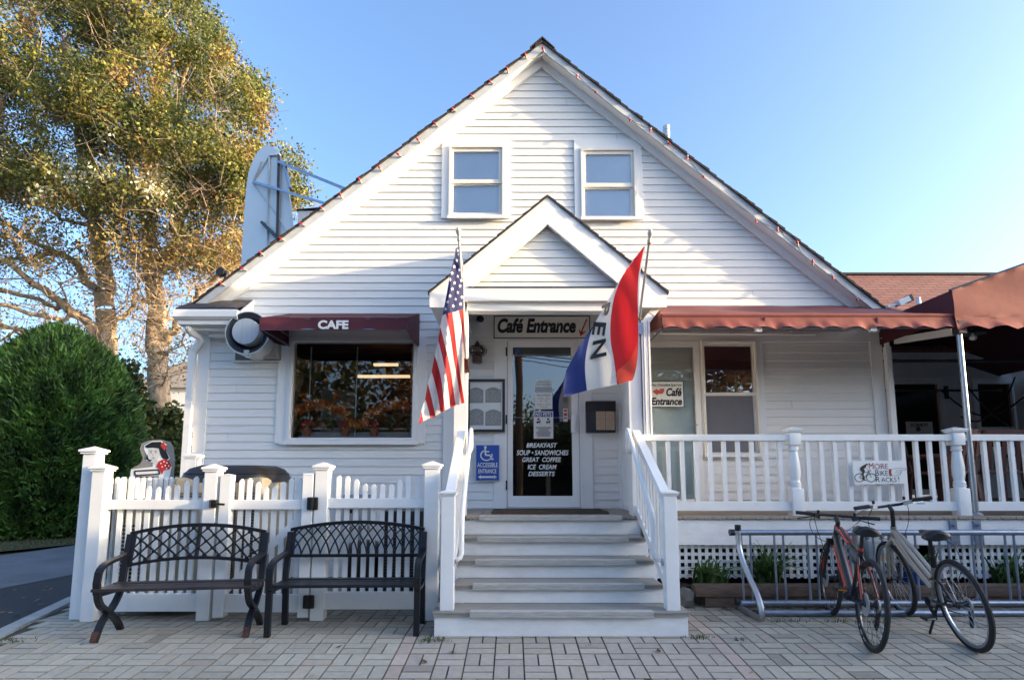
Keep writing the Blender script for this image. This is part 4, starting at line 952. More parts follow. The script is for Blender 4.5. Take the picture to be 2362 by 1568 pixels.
# bike rack sign on the railing
YK = YRL-.06
u0, v0, u1, v1 = 1966.5, 1062, 2091, 1116.5
x0, x1, z0, z1 = rect(u0, v0, u1, v1, YK)
t = thing('bike_sign', 'white sign with cyclist drawing hung on the porch railing', 'sign', ((x0+x1)/2, YK, z0))
Q = [at(1965,1063,YK), at(2086,1061.5,YK), at(2092,1115,YK), at(1971,1116.5,YK)]
m = MB(); m.add([p for p in Q] + [p+Vector((0,.008,0)) for p in Q], [(0,1,2,3),(7,6,5,4),(0,4,5,1),(1,5,6,2),(2,6,7,3),(3,7,4,0)]); m.build('board', SIGNW, t)
Y_ = YK-.003; RED2 = M('brown_red_ink', (.30,.04,.03), .5)
m = MB(); letters(m, 'M', 2003.5,1067,2014,1081, Y_,0,-.004); letters(m, 'ORE', 2016,1069,2048,1081, Y_,0,-.004); m.build('red_lettering', RED2, t, fix=False)
m = MB(); letters(m, 'B', 2018.5,1083.5,2026.5,1096.5,Y_,0,-.004); letters(m, 'IKE', 2029,1085,2047,1096.5,Y_,0,-.004); letters(m, 'R', 2019.5,1099,2029,1111,Y_,0,-.004); letters(m, 'ACKS', 2032,1100.5,2067,1111,Y_,0,-.004); letters(m, '!', 2071.5,1098.5,2073.5,1111,Y_,0,-.004)
m.build('black_lettering', INK, t, fix=False)
m = MB()
for cu in (1982, 2010.5-1.5): strokes(m, [(cu+11*math.cos(R_(a)), 1101-9.5*math.sin(R_(a))) for a in range(0,361,20)], Y_, .007)
strokes(m, [(1982,1101),(1990,1090),(2003,1088),(1992,1104),(1982,1101)], Y_, .005); strokes(m, [(2003,1086),(2009,1101)], Y_, .006); strokes(m, [(1992,1104),(1990,1090)], Y_, .006); strokes(m, [(2001,1086),(2007,1084),(2008,1087)], Y_, .006); strokes(m, [(1998,1080),(2003,1086)], Y_, .003)
m.add([at(u,v,Y_-.001) for u,v in ((1996,1070),(1999,1068),(2002,1071),(2000,1072.5),(1997,1073),(1996.5,1078),(1992,1080),(1995,1087),(1991,1091),(1983,1083),(1984,1077),(1989,1073.5))], [tuple(range(12))])
m.add([at(u,v,Y_-.001) for u,v in ((1988,1088),(1992,1090),(1991,1098),(1993,1104),(1997,1106),(1997,1108),(1989,1106))], [tuple(range(7))]); m.build('cyclist', INK, t, fix=False)
m = MB(); m.add([at(u,v,Y_) for u,v in ((2050,1081),(2056,1081),(2055,1089),(2057,1097),(2051.5,1097.5),(2049.5,1089))], [tuple(range(6))]); m.build('cuff', RED2, t, fix=False)
m = MB(); strokes(m, [(2057,1082),(2066,1079.5),(2089,1079.5),(2089,1083.5),(2076,1084.5),(2079,1087),(2076,1094),(2067,1096.5),(2057,1096)], Y_, .0028); strokes(m, [(2074,1084.5),(2068,1084),(2065,1089),(2068,1092)], Y_, .0028); strokes(m, [(2078,1088),(2069,1088)], Y_, .002); strokes(m, [(2077,1091.5),(2069,1091.5)], Y_, .002); m.build('pointing_hand', INK, t, fix=False)
# paper notices inside the wing door
q = rect(2089,972,2151,1010,YV-.005); m = MB(); m.box(q[0],q[1],YV-.008,YV-.005,q[2],q[3]); t = thing('sorry_notice', 'white handwritten notice in the dark door under the canopy', 'notice', (q[0],YV-.01,q[2])); m.build('sheet', PAPER, t)
m = MB(); letters(m, 'SORRY!', 2099,976,2139,984,YV-.010,.0,.02); m.build('lettering', INK, t, fix=False)
m = MB(); m.lathe([(.045,-.003),(.045,0)], at(2117,989,YV-.009), 18, 'Y'); m.build('mark', M('brown_round', (.2,.09,.06), .6), t)
# round exhaust hood on the wall
ex = thing('exhaust_hood', 'round white exhaust hood with dark ring beside the cafe awning', 'vent', at(570,770,YW))
c = at(571,768,6.62); R = .268; y0 = 6.62
m = MB(); m.lathe([(R,.30),(R,-.0),(R-.006,-.014),(R-.018,-.014),(R-.024,0),(R-.026,.20)], c, 48, 'Y'); m.build('hood', M('dull_white_metal', (.60,.61,.61), .4, .1, 5), ex, smooth=True)
m = MB(); nn_ = 44; vs_ = []
for (r_q, h_q) in ((R-.019,-.0145),(R-.030,-.010),(R-.075,.03),(R-.10,.12),(.02,.13)): vs_ += [(c.x+r_q*math.cos(6.28319*j/nn_), c.y+h_q, c.z+r_q*math.sin(6.28319*j/nn_)) for j in range(nn_)]
m.add(vs_, [(i*nn_+j, i*nn_+(j+1)%nn_, (i+1)*nn_+(j+1)%nn_, (i+1)*nn_+j) for i in range(4) for j in range(nn_)]); m.build('throat', M('dark_metal', (.025,.03,.04), .5, .2), ex)
ci = Vector((c.x-.012, 6.585, c.z+.012)); m = MB(); m.lathe([(.155,.17),(.157,.0),(.153,-.006),(.02,-.008)], ci, 40, 'Y'); m.build('baffle', M('brushed_pale_metal', (.52,.54,.56), .35, .12, 3, stretch=(8,1,.6)), ex, smooth=True)
m = MB(); m.box(c.x-.025,c.x+.03,6.60,6.66,c.z-R-.005,c.z-R+.06); m.box(c.x+.0,c.x+.06,6.60,6.64,c.z-R-.03,c.z-R-.012); m.build('drip_tab', ALU, ex)
x0, x1, z0, z1 = rect(600,770,641,825,YW-.16); m = MB(); m.box(c.x-.05, x1, YW-.17, YW-.04, z0, z1+.15, c=.006)
m.build('duct_box', BEIGE, ex)
x0, x1, z0, z1 = rect(545,790,651,832,YW-.03); m = MB(); m.box(x0, x1, YW-.05, YW-.018, z0, z1); m.build('wall_plate', M('dark_plate', (.16,.155,.14), .6, .2, 6), ex)
m = MB(); m.frame(x0-.02, x1+.02, z0-.02, z1+.3, .02, YW-.06, YW-.018); m.build('plate_trim', TRIM, ex)
# black floodlight on the left rake
f_ = thing('black_floodlight', 'small black floodlight fixed on the left roof edge', 'floodlight', at(516,640,6.85)); q = at(512,630,6.85)
m = MB(); m.lathe([(.03,.05),(.05,.02),(.055,-.05),(.05,-.06)], q, 16, 'Y'); m.build('head', BLACK, f_, smooth=True)
m = MB(); m.bar(q+Vector((.02,.0,-.03)), q+Vector((.07,.03,-.12)), .025, .025); m.build('arm', BLACK, f_)
# ---- string lights on the rakes
REDB = M('red_bulb', (.50,.022,.02), .25, .05, 4); BASEB = M('pale_socket', (.35,.36,.34), .5)
st = thing('string_lights', 'string of red bulbs with pale wire stapled along the gable edges', 'string lights', (A.x, 6.78, A.z))
YBb = 6.775
bl = [(512,655),(562,621),(603,585),(650,552),(697,518),(743,482),(786,452),(830,417),(876,389),(920,358),(965,325),(1005,288),(1046,254),(1089,223),(1132,190),(1170,163),(1212,130),(1253,116),
      (1331,175),(1372,211),(1452,276),(1500,300),(1541,330),(1585,363),(1620,406),(1743,508),(1793,529),(1839,562),(1874,606),(1920,638),(1976,688)]
rr = random.Random(4); wire = MB(); pts = []
for i, (u, v) in enumerate(bl):
    p = at(u, v, YBb)
    right = u > 1255; up = (not right) or rr.random() < .35
    a = R_(rr.uniform(20, 75)); d = Vector((-math.cos(a)*.7, -.35, math.sin(a)*.6)) if not right else Vector((rr.uniform(-.4,.4), -.35, .8 if up else -.85)); d.normalize()
    m = MB(); tq = Vector((p.x, YBb, p.z)); nrm = d
    M3 = nrm.to_track_quat('Z', 'Y').to_matrix()
    k = 10; prof = [(.010,.0),(.014,.010),(.0135,.024),(.008,.038),(.002,.047)]; vs = []; fs = []
    for (r, hh) in prof:
        for j in range(k): vs.append(tq + M3 @ Vector((r*math.cos(6.283*j/k), r*math.sin(6.283*j/k), hh)))
    for ii in range(len(prof)-1):
        for j in range(k): fs.append((ii*k+j, ii*k+(j+1) % k, (ii+1)*k+(j+1) % k, (ii+1)*k+j))
    m.add(vs, fs); b_ = m.build('bulb', REDB, st, smooth=True)
    m = MB(); m.tube([tq, tq - d*.035], .011, 8); m.build('socket', BASEB, b_)
    pts.append(tq - d*.035)
W = MB(); path = [Vector(p) for p in pts]; full = []
order = sorted(path, key=lambda p: p.x)
for p, q in zip(order[:-1], order[1:]):
    for k in range(6): s = k/6; full.append(p.lerp(q, s) + Vector((0, .012, -.02*math.sin(math.pi*s)*(1 if q.x > A.x else .4) + rr.uniform(-.004,.004))))
W.tube(full, .0045, 4); W.build('wire', BASEB, st)
# ---- the roof sign seen from behind
YR0 = 8.4
def rp(u, v): return at(u, v, YR0 + (680-u)*.004)
rs = thing('roof_sign', 'tall white round-topped sign seen from behind on the left roof slope', 'roof sign', at(620,560,YR0))
out = [(554,640),(562,500),(567,440),(573,398),(583,370),(594,350),(606,339),(617,335.5),(628,338.5),(640,348),(648,358),(654,378),(662,412),(668,440),(672,480),(677,520),(684,575)]
m = MB(); F_ = [rp(u, v) for u, v in out]; nn = Vector((.45,-.89,0)); B_ = [p - nn*.05 for p in F_]; n = len(F_)
m.add(F_+B_, [tuple(range(n)), tuple(range(2*n-1,n-1,-1))] + [(i,n+i,n+(i+1)%n,(i+1)%n) for i in range(n)]); m.build('panel', M('white_sign_metal', (.82,.83,.84), .45, .06, 2), rs)
def off(u, v, d=.03): return rp(u, v) + nn*d
m = MB(); m.tube([off(616,600), off(617,460), off(621,362), off(645,360)], .02, 4); m.tube([off(603,375,.02), off(582,424,.02), off(621,362,.02)], .012, 4); m.tube([off(582,424,.02), off(640,500,.02), off(672,555,.02)], .008, 4); m.tube([off(655,385,.02), off(670,470,.02), off(678,545,.02)], .015, 4); m.build('back_channel', M('pale_channel', (.58,.61,.63), .4, .06), rs)
m = MB(); m.bar(off(637,620,.06), off(642,362,.06), .04, .04); m.bar(off(603,516,.06), off(642,558,.09), .05, .04); m.build('post', BLACK, rs)
m = MB(); m.bar(off(641,379,.07), at(800,438,8.0), .05, .04); m.bar(off(584,423,.05), at(757,472,7.9), .04, .035); m.bar(off(655,382,.06), off(668,438,.06), .04, .03); m.build('brace', GALV, rs)
# ================================================================ white picket fence and gate
YFN = 5.0; HW = .055
def picket(t, x, y, z0, z1, w_=.041, th=.022, name='picket', ax='x'):
    m = MB(); h_ = w_/2; jr = random.Random(round(x*997)+round(y*991)); z1 += jr.uniform(-.004,.004); x += jr.uniform(-.002,.002)
    if ax == 'x':
        m.prism([(x-h_,z0),(x+h_,z0),(x+h_,z1-.022),(x+.004,z1),(x-.004,z1),(x-h_,z1-.022)], y, y+th)
    else: m.prismx([(y-h_,z0),(y+h_,z0),(y+h_,z1-.022),(y+.004,z1),(y-.004,z1),(y-h_,z1-.022)], x, x+th)
    return m.build(name, VINYL, t)
def post(t, x, y, ztop, w_=.11, name='post', cap=True):
    m = MB(); m.box(x-w_/2, x+w_/2, y, y+w_, .002, ztop, c=.004)
    if cap: m.cap(x-w_/2, x+w_/2, y, y+w_, ztop, .022, .055)
    return m.build(name, VINYL, t)
zc1 = at(480,1087,YFN).z
ux = lambda u, v=1120: at(u, v, YFN).x
def zz_(v, u=600): return at(u, v, YFN+.04).z
LBL = 'white picket fences and gate beside the steps'
fa = thing('picket_fence', 'white picket fence panel with scooped top behind the left bench', 'fence', (-3.0, YFN, 0), group=LBL)
xcp, xg0, xg1, xe = ux(230), ux(484.5), ux(740.5), ux(995)
post(fa, xcp, YFN-.03, at(240,1086,YFN).z); post(fa, xg0, YFN, zc1)
zr1, zr0 = zz_(1152), zz_(1174); zbb1, zbb0 = zz_(1368), zz_(1409)
m = MB(); m.box(xcp+HW, xg0-HW, YFN+.03, YFN+.07, zr0, zr1, c=.004); m.build('top_rail', VINYL, fa)
m = MB(); m.box(xcp+HW, xg0-HW, YFN+.03, YFN+.07, zbb0, zbb1, c=.004); m.build('kick_board', VINYL, fa)
for u, v in zip((268,290,311,331,353,377,397,419,440.5,462), (1099,1101,1112,1122,1122,1120,1118,1108,1099,1099)): picket(fa, ux(u), YFN+.072, zbb1-.02, zz_(v))
ga_ = thing('picket_gate', 'white picket gate with scooped top, black latch and hinges', 'gate', (-2.1, YFN, 0), group=LBL)
m = MB(); s0, s1 = ux(519), ux(709.5)
for x in (s0, s1):
    m = MB(); m.box(x-.046, x+.046, YFN, YFN+.09, zz_(1421), zz_(1095 if x == s0 else 1091), c=.004); m.add([(x-.05,YFN-.004,zz_(1095)),(x+.05,YFN-.004,zz_(1095)),(x+.05,YFN+.094,zz_(1095)),(x-.05,YFN+.094,zz_(1095)),(x,YFN+.045,zz_(1092))],[(0,1,4),(1,2,4),(2,3,4),(3,0,4)]); m.build('stile', VINYL, ga_)
m = MB(); m.box(s0+.046, s1-.046, YFN+.02, YFN+.06, zz_(1174), zz_(1152), c=.004); m.build('top_rail', VINYL, ga_)
m = MB(); m.box(s0+.046, s1-.046, YFN+.02, YFN+.06, zz_(1410), zz_(1369), c=.004); m.build('kick_board', VINYL, ga_)
m = MB(); m.bar((s0+.03,YFN+.075,zz_(1360)), (s1-.03,YFN+.075,zz_(1180)), .022, .06, (0,0,1)); m.build('brace', VINYL, ga_)
for u, v in zip((549,568,588,607,626,646,665.6,685), (1103,1103,1111,1122,1121,1111,1101,1101)): picket(ga_, ux(u), YFN+.062, zz_(1371), zz_(v))
for v in (1160, 1384):
    m = MB(); x = (s1+.046+xg1-HW)/2; z = zz_(v); m.box(x-.048,x+.048,YFN-.028,YFN-.002,z-.055,z+.055,c=.012); m.tube([(x,YFN-.03,z-.05),(x,YFN-.03,z+.05)],.012,8); m.build('hinge', BLACK, ga_)
m = MB(); x = ux(497); z = zz_(1160.5); m.box(x-.03,x+.03,YFN-.03,YFN-.002,z-.035,z+.035,c=.006); m.bar((x,YFN-.03,z),(x+.10,YFN-.03,z-.005),.018,.018); m.tube([(x-.02,YFN-.035,z-.03),(x-.02,YFN-.035,z+.03)],.008,6); m.build('latch', BLACK, ga_)
fb = thing('picket_fence', 'white picket fence panel with scooped top between gate and steps', 'fence', (-1.2, YFN, 0), group=LBL)
post(fb, xg1, YFN, at(748,1083,YFN).z, .112); post(fb, xe, YFN, at(995,1080,YFN).z, .125)
m = MB(); m.box(xg1+.056, xe-.062, YFN+.03, YFN+.07, zz_(1171), zz_(1148.5), c=.004); m.build('top_rail', VINYL, fb)
m = MB(); m.box(xg1+.056, xe-.062, YFN+.03, YFN+.07, zz_(1404), zz_(1364), c=.004); m.build('kick_board', VINYL, fb)
for k, cy in enumerate((432,432,458,485,485,485,485,457,430,430)): picket(fb, ux(775.6+20.4*k), YFN+.072, zz_(1366), zz_(944.6+cy/2.8457))
tp = thing('tall_post', 'tall white square post with flat cap beside the driveway', 'post', (ux(205,1064), 5.04, 0))
m = MB(); x0, x1 = at(190,1064,5.04).x, at(219.6,1064,5.04).x; zt_ = at(215,1046,5.04).z
m.box(x0, x1, 5.04, 5.155, .002, zt_, c=.004); m.build('shaft', VINYL, tp); m = MB(); m.cap(x0, x1, 5.04, 5.155, zt_, .026, .055); m.build('cap', VINYL, tp)
fs = thing('side_fence', 'white picket fence running back along the driveway to the house corner', 'fence', (-3.5, 5.6, 0), group=LBL)
XF = xcp+.02; ye = 6.28
m = MB(); m.box(XF-.02, XF+.02, YFN+.08, ye, .93, 1.0); m.build('top_rail', VINYL, fs); m = MB(); m.box(XF-.02, XF+.02, YFN+.08, ye, .12, .27); m.build('kick_board', VINYL, fs)
k = 0; y = YFN+.15
while y < ye-.03: picket(fs, XF-.044, y, .2, 1.205, ax='y'); y += .092
post(fs, XF+.03, ye, at(443,1056,ye).z, .12)
# ================================================================ machines behind the fence
ac = thing('condenser_unit', 'air conditioning condenser with domed black top and beige louvred sides', 'condenser', (-2.95, 6.0, 0), group='condensers behind the fence')
y0 = 5.55; xa, xb = at(400,1110,y0).x, at(605,1110,y0).x; zt_ = at(500,1100,y0).z; zk = at(500,1073,y0+.3).z
m = MB(); m.box(xa, xb, y0, y0+.85, .05, zt_, c=.03); m.build('cabinet', M('taupe_enamel', (.26,.24,.195), .5, .12, 4), ac)
m = MB(); vs = []; n_ = 8
def ring(s, z): 
    cx_, cy_ = (xa+xb)/2, y0+.425; hx, hy = (xb-xa)/2*s, .425*s; r = []
    for a in range(24):
        an = 2*math.pi*(a+.5)/24; cq, sq = math.cos(an), math.sin(an); e = .35
        r.append((cx_+hx*math.copysign(abs(cq)**e, cq), cy_+hy*math.copysign(abs(sq)**e, sq), z))
    return r
prof = [(1.0,zt_-.07),(1.01,zt_-.01),(.97,zt_+.03),(.88,zt_+(zk-zt_)*.7),(.70,zk),(.1,zk+.005)]
for s, z in prof: vs += ring(s, z)
fs_ = [(i*24+j, i*24+(j+1)%24, (i+1)*24+(j+1)%24, (i+1)*24+j) for i in range(5) for j in range(24)] + [tuple(5*24+j for j in range(24))]
m.add(vs, fs_); m.build('top_cover', BLACK, ac, smooth=True)
m = MB()
for k in range(13):
    s = .97-.022*k; z = zt_+.035+(zk-zt_-.035)*k/13; r = ring(s, z); m.tube(r, .006, 4, closed=True)
m.build('fan_grille', BLACK, ac)
m = MB()
for k in range(34): z = .12+k*.028; m.box(xa+.06, xb-.06, y0-.012, y0-.002, z, z+.012)
m.build('louvre', M('dark_louvre', (.08,.078,.07), .5), ac)
m = MB()
for x in [xa+.02+ (xb-xa-.04)*k/4 for k in range(5)]: m.box(x-.012, x+.012, y0-.02, y0-.0125, .08, zt_-.07)
m.build('guard_bar', M('taupe_bar', (.20,.18,.14), .5), ac)
hp = thing('louvred_cabinet', 'beige cabinet with dark vent slots behind the left fence panel', 'cabinet', (-3.2, 5.2, 0))
m = MB(); x0, x1 = at(262,1200,5.16).x, at(452,1200,5.16).x; zq = at(300,1150,5.16).z; m.box(x0+.1, x1, 5.16, 5.45, .05, zq, c=.01); m.build('cabinet', BEIGE, hp)
m = MB()
for k in range(20):
    z = .12+k*.034
    for u0_, u1_ in ((274,325),): m.box(at(u0_,1240,5.15).x, at(u1_,1240,5.15).x, 5.152, 5.1595, z, z+.018)
m.build('vent_slots', BLACK, hp)
m = MB(); m.box(at(470,1200,5.3).x, at(492,1200,5.3).x, 5.30, 5.34, .02, at(480,1150,5.3).z); tag(m.build('wooden_board', M('raw_pine_board', (.50,.33,.17), .7, .2, 4, stretch=(6,6,.6)), None), 'raw pine board standing upright behind the picket fence', 'board')
ac2 = thing('condenser_unit', 'low black condenser with grille sides behind the right bench', 'condenser', (-1.15, 5.6, 0), group='condensers behind the fence')
x0, x1 = at(872,1250,5.45).x, at(975,1250,5.45).x; zq = at(920,1178,5.45).z
m = MB(); m.box(x0, x1, 5.45, 6.1, .03, zq, c=.02); m.build('cabinet', BLACK, ac2); m = MB()
for k in range(26): z = .08+k*.028; m.box(x0+.04, x1-.04, 5.436, 5.4485, z, z+.010)
m.build('louvre', M('charcoal_louvre', (.05,.05,.055), .5), ac2)
ub = thing('utility_box', 'grey utility box with black label on the wall behind the fence', 'utility box', (at(838,1190,YW).x, YW-.1, .4))
x0, x1, z0, z1 = rect(790,1140,862,1215,YW-.14); m = MB(); m.box(x0, x1, YW-.14, YW-.02, z0, z1, c=.01); m.box((x0+x1)/2-.03,(x0+x1)/2+.03,YW-.09,YW-.03,.0,z0); m.build('box', GREY, ub)
m = MB(); x0, x1, z0, z1 = rect(803,1174,812,1183,YW-.145); m.box(x0,x1,YW-.145,YW-.141,z0,z1); m.build('label_plate', BLACK, ub)
wb = thing('wheeled_bin', 'black bin standing behind the right bench and fence', 'bin', (at(835,1300,5.6).x, 5.6, 0))
q = at(842,1240,5.6); m = MB(); m.lathe([(.15,.02),(.19,.50),(.19,.52)], (q.x,5.6,0), 18); m.build('tub', BLACK, wb, smooth=True)
m = MB(); m.lathe([(.20,.521),(.205,.55),(.10,.60),(.02,.61)], (q.x,5.6,0), 18); m.build('lid', BLACK, wb, smooth=True)
# ---- cut-out sign of a girl behind the side fence
YGs = 6.95
gs = thing('cutout_sign', 'grey backed cut-out sign of dark haired girl in red polka dots', 'sign', (at(350,1090,YGs).x, YGs, 0))
m = MB(); out = [(298,1100),(303,1080),(322,1070),(330,1058),(322,1035),(327,1022),(345,1015),(368,1013),(388,1018),(396,1030),(400,1060),(398,1080),(396,1108),(396,1180),(298,1180)]
m.prism([(lambda q: (q.x, q.z))(at(u,v,YGs)) for u,v in out], YGs, YGs+.04); m.build('panel', M('weathered_grey_board', (.25,.24,.22), .7, .2, 4), gs)
def flat(name, pts, mat, d, parent=gs, Y=YGs):
    m = MB(); m.add([at(u,v,Y-d) for u,v in pts], [tuple(range(len(pts)))]); return m.build(name, mat, parent, fix=False)
SK = M('pale_skin_ink', (.62,.62,.60), .5, .02)
flat('outline', [(332,1027),(350,1017),(372,1016),(386,1026),(384,1040),(392,1056),(388,1062),(396,1076),(394,1084),(390,1104),(352,1104),(300,1104),(302,1082),(352,1076),(352,1066),(337,1062),(338,1048),(332,1036)], SIGNW, .003)
flat('hair', [(334,1028),(350,1019),(370,1018),(384,1030),(384,1042),(390,1056),(384,1060),(374,1056),(369,1046),(366,1034),(352,1032),(338,1033)], INK, .006)
flat('hair', [(339,1046),(343,1058),(352,1062),(345,1064),(337,1058)], INK, .006)
flat('face', [(342,1034),(352,1032),(366,1034),(369,1046),(366,1056),(358,1062),(350,1060),(344,1050)], SK, .005)
flat('neck', [(353,1061),(362,1060),(366,1066),(358,1072),(353,1068)], SK, .005)
flat('bow', [(372,1022),(378,1018),(380,1025),(387,1028),(382,1034),(380,1040),(374,1032),(370,1028)], REDINK, .008)
dress = flat('dress', [(360,1076),(366,1064),(378,1058),(390,1062),(395,1074),(390,1082),(378,1084),(374,1094),(366,1080)], M('bright_red_ink', (.50,.02,.02), .5), .007)
m = MB()
for u, v in ((371,1068),(378,1064),(385,1067),(381,1073),(389,1074),(374,1076),(384,1080)): m.add([at(u+1.7*math.cos(R_(a)), v-1.7*math.sin(R_(a)), YGs-.010) for a in range(0,360,40)], [tuple(range(9))])
m.build('dots', SIGNW, dress, fix=False)
m = MB()
for u in (348.5, 359): m.add([at(u+2*math.cos(R_(a)), 1043-1.2*math.sin(R_(a)), YGs-.008) for a in range(0,360,40)], [tuple(range(9))]); strokes(m, [(u-3,1040),(u,1038.6),(u+3,1039.6)], YGs-.008, .005)
strokes(m, [(353,1045),(352,1050),(354,1051)], YGs-.008, .003); m.build('features', INK, gs, fix=False)
flat('lips', [(351,1055),(354,1054),(357,1055),(354,1057)], REDINK, .008)
m = MB(); strokes(m, [(310,1086),(366,1083),(368,1093),(312,1096),(310,1086)], YGs-.006, .02); strokes(m, [(312,1100),(366,1099)], YGs-.006, .02); m.build('tray', M('dark_grey_ink', (.06,.055,.055), .5), gs, fix=False)
# ================================================================ benches
def strap(mb, x0, x1, path, t):
    """flat iron bar bent in the (y, z) plane, x0..x1 wide"""
    n = len(path); o = []; i_ = []
    for k in range(n):
        a = Vector(path[max(k-1,0)]); b = Vector(path[min(k+1,n-1)]); d = (b-a).normalized(); nn = Vector((-d.y, d.x))*t/2; p = Vector(path[k])
        o.append(p+nn); i_.append(p-nn)
    vs = [];
    for k in range(n): vs += [(x0,o[k].x,o[k].y),(x1,o[k].x,o[k].y),(x1,i_[k].x,i_[k].y),(x0,i_[k].x,i_[k].y)]
    fs = [(0,1,2,3)] + [(4*(n-1)+3,4*(n-1)+2,4*(n-1)+1,4*(n-1))]
    for k in range(n-1):
        for j in range(4): fs.append((4*k+j, 4*k+4+j, 4*k+4+(j+1)%4, 4*k+(j+1)%4))
    mb.add(vs, fs)
def bez(p0, p1, p2, p3, n=9):
    r = []
    for i in range(n+1):
        t = i/n; r.append(tuple((1-t)**3*a+3*t*(1-t)**2*b+3*t*t*(1-t)*c+t**3*d for a,b,c,d in zip(p0,p1,p2,p3)))
    return r
def by(z): return .115 + (z-.40)*.20                                # line of the back post
BENCH = 'black metal benches in front of the picket fence'
def bench(name, label, loc, rz, W, kind):
    t = thing(name, label, 'bench', loc, rz, BENCH); h_ = W/2
    mat = RUSTY if kind == 1 else IRON
    def B(mb, nm, mt=mat, par=t, sm=False):
        mb.v = [(p[0], p[1], p[2]*.93) for p in mb.v]; return mb.build(nm, mt, par, local=True, smooth=sm)
    for s in (-1, 1):
        x0, x1 = (s*h_-.022, s*h_+.022)
        if kind == 1:
            m = MB(); strap(m, x0, x1, bez((-.22,.385),(-.20,.25),(-.10,.24),(-.06,.20),8)+bez((-.06,.20),(.06,.12),(.12,.06),(.15,.06*0),6)[1:], .034); lg = B(m, 'leg')
            m = MB(); strap(m, x0-.002*s, x1-.002*s, bez((.12,.385),(.08,.28),(.0,.22),(-.05,.195),8)+bez((-.05,.195),(-.16,.14),(-.17,.08),(-.22,.003),8)[1:], .034); lg2 = B(m, 'leg')
            m = MB(); strap(m, x0+.001, x1-.001, [(-.222,.10),(-.238,.003)] if False else [(-.192,.075),(-.2225,.0035)], .037); B(m, 'rust_patch', RUST, lg2)
        else:
            m = MB(); strap(m, x0, x1, [(-.225,.003),(-.22,.36)], .036); B(m, 'leg')
            m = MB(); strap(m, x0, x1, [(.15,.003),(.13,.36)], .036); B(m, 'leg')
        m = MB(); strap(m, x0, x1, [(by(z),z) for z in (.34,.45,.60,.72,.80)], .034); B(m, 'back_post')
        m = MB(); strap(m, x0-.002, x1+.002, [(by(.645)-.01,.645)]+bez((.10,.625),(-.06,.60),(-.18,.615),(-.225,.54),8)+[(-.238,.46),(-.225,.37)], .026); B(m, 'armrest')
        m = MB(); strap(m, x0+.004, x1-.004, [(-.225,.366),(.0,.356),(.13,.372)], .03); B(m, 'seat_support')
    ov = .035 if kind == 1 else -.0
    for y, z in (((-.215,.392),(-.115,.384),(-.02,.380),(.075,.386)) if kind == 1 else ((-.205,.388),(-.11,.382),(-.015,.380),(.075,.386))):
        m = MB(); m.box(-h_-ov-(.0), h_+ov, y-.036, y+.036, z, z+.026, c=.007); B(m, 'seat_slat', RUSTSEAT if kind == 1 else IRON)
    # back panel
    if kind == 1: zt = lambda x: .805+.07*(1-(x/h_)**2); zb = lambda x: .535+.06*(1-(x/h_)**2)
    else: zt = lambda x: .82+.065*(1-(x/h_)**2); zb = lambda x: .595
    def rail(zf, hh, nm, o_=.0):
        m = MB(); n = 24; vs = []; fs = []
        for i in range(n+1):
            x = -h_+.0+W*i/n; z = zf(x)
            for dz, dy in ((-hh/2,-.014),(-hh/2,.014),(hh/2,.014),(hh/2,-.014)): vs.append((x, by(z)+dy, z+dz))
        for i in range(n):
            for j in range(4): fs.append((4*i+j, 4*i+4+j, 4*i+4+(j+1)%4, 4*i+(j+1)%4))
        m.add(vs, fs+[(0,1,2,3),(4*n+3,4*n+2,4*n+1,4*n)]); return B(m, nm)
    back = rail(zt, .030, 'backrest'); 
    m = MB()
    for x_ in (-h_+.035, h_-.035): m = MB(); m.bar((x_,by(zb(x_)),zb(x_)), (x_,by(zt(x_)),zt(x_)), .02, .02, (0,1,0)); B(m, 'edge_bar')
    rail(zb, .026, 'lower_rail')
    def pt(x, f): z = zb(x)+(zt(x)-zb(x))*f; return Vector((x, by(z), z))
    m = MB()
    if kind == 1:
        p_ = .112; xs = [-h_+.035 + k*p_ for k in range(-3, int(W/p_)+4)]; run = p_*2.5
        for x0_ in xs:
            for sg in (1, -1):
                pts = []
                for i in range(11):
                    f = i/10; x = x0_+sg*run*(f-.5)
                    if -h_+.03 <= x <= h_-.03: pts.append(pt(x, f))
                if len(pts) > 1:
                    for a, b in zip(pts[:-1], pts[1:]): m.bar(a, b+(b-a)*.05, .011, .016 if sg > 0 else .0145, (0,1,0))
        # little four-petal studs at the crossings
        for j in range(5):
            f = .1+.2*j
            for k in range(-4, 2*int(W/p_)+6):
                x = xs[0]-p_*.0 + k*p_/1.0 + (p_/2 if j % 2 == 1 else 0)
                if -h_+.05 < x < h_-.05:
                    q = pt(x, f); m.lathe([(.016,-.013),(.014,-.018),(.004,-.02)], q, 8, 'Y')
        B(m, 'lattice')
        m = MB(); m.bar(pt(.0,0), pt(.0,1), .022, .03, (0,1,0)); B(m, 'centre_bar')
    else:
        p_ = .0775; run = p_*2.0
        for k in range(-2, int(W/p_)+3):
            x0_ = -h_+.03+k*p_
            for sg in (1, -1):
                pts = []
                for i in range(13):
                    f = i/12; x = x0_ + sg*run*(f**1.7)
                    if -h_+.03 <= x <= h_-.03: pts.append(pt(x, f))
                if len(pts) > 1:
                    for a, b in zip(pts[:-1], pts[1:]): m.bar(a, b+(b-a)*.05, .010, .015 if sg > 0 else .0135, (0,1,0))
        B(m, 'lattice')
    return t
bl_, br_ = gr(219,1478), gr(568,1466)
c = (bl_+br_)/2; d = br_-bl_; ang = math.atan2(d.y, d.x); n2 = Vector((-math.sin(ang), math.cos(ang), 0))
bench('lattice_bench', 'black bench with diamond lattice back and rusty curved legs', c + n2*.20 + Vector((0,0,-.006)), ang, d.length, 1)
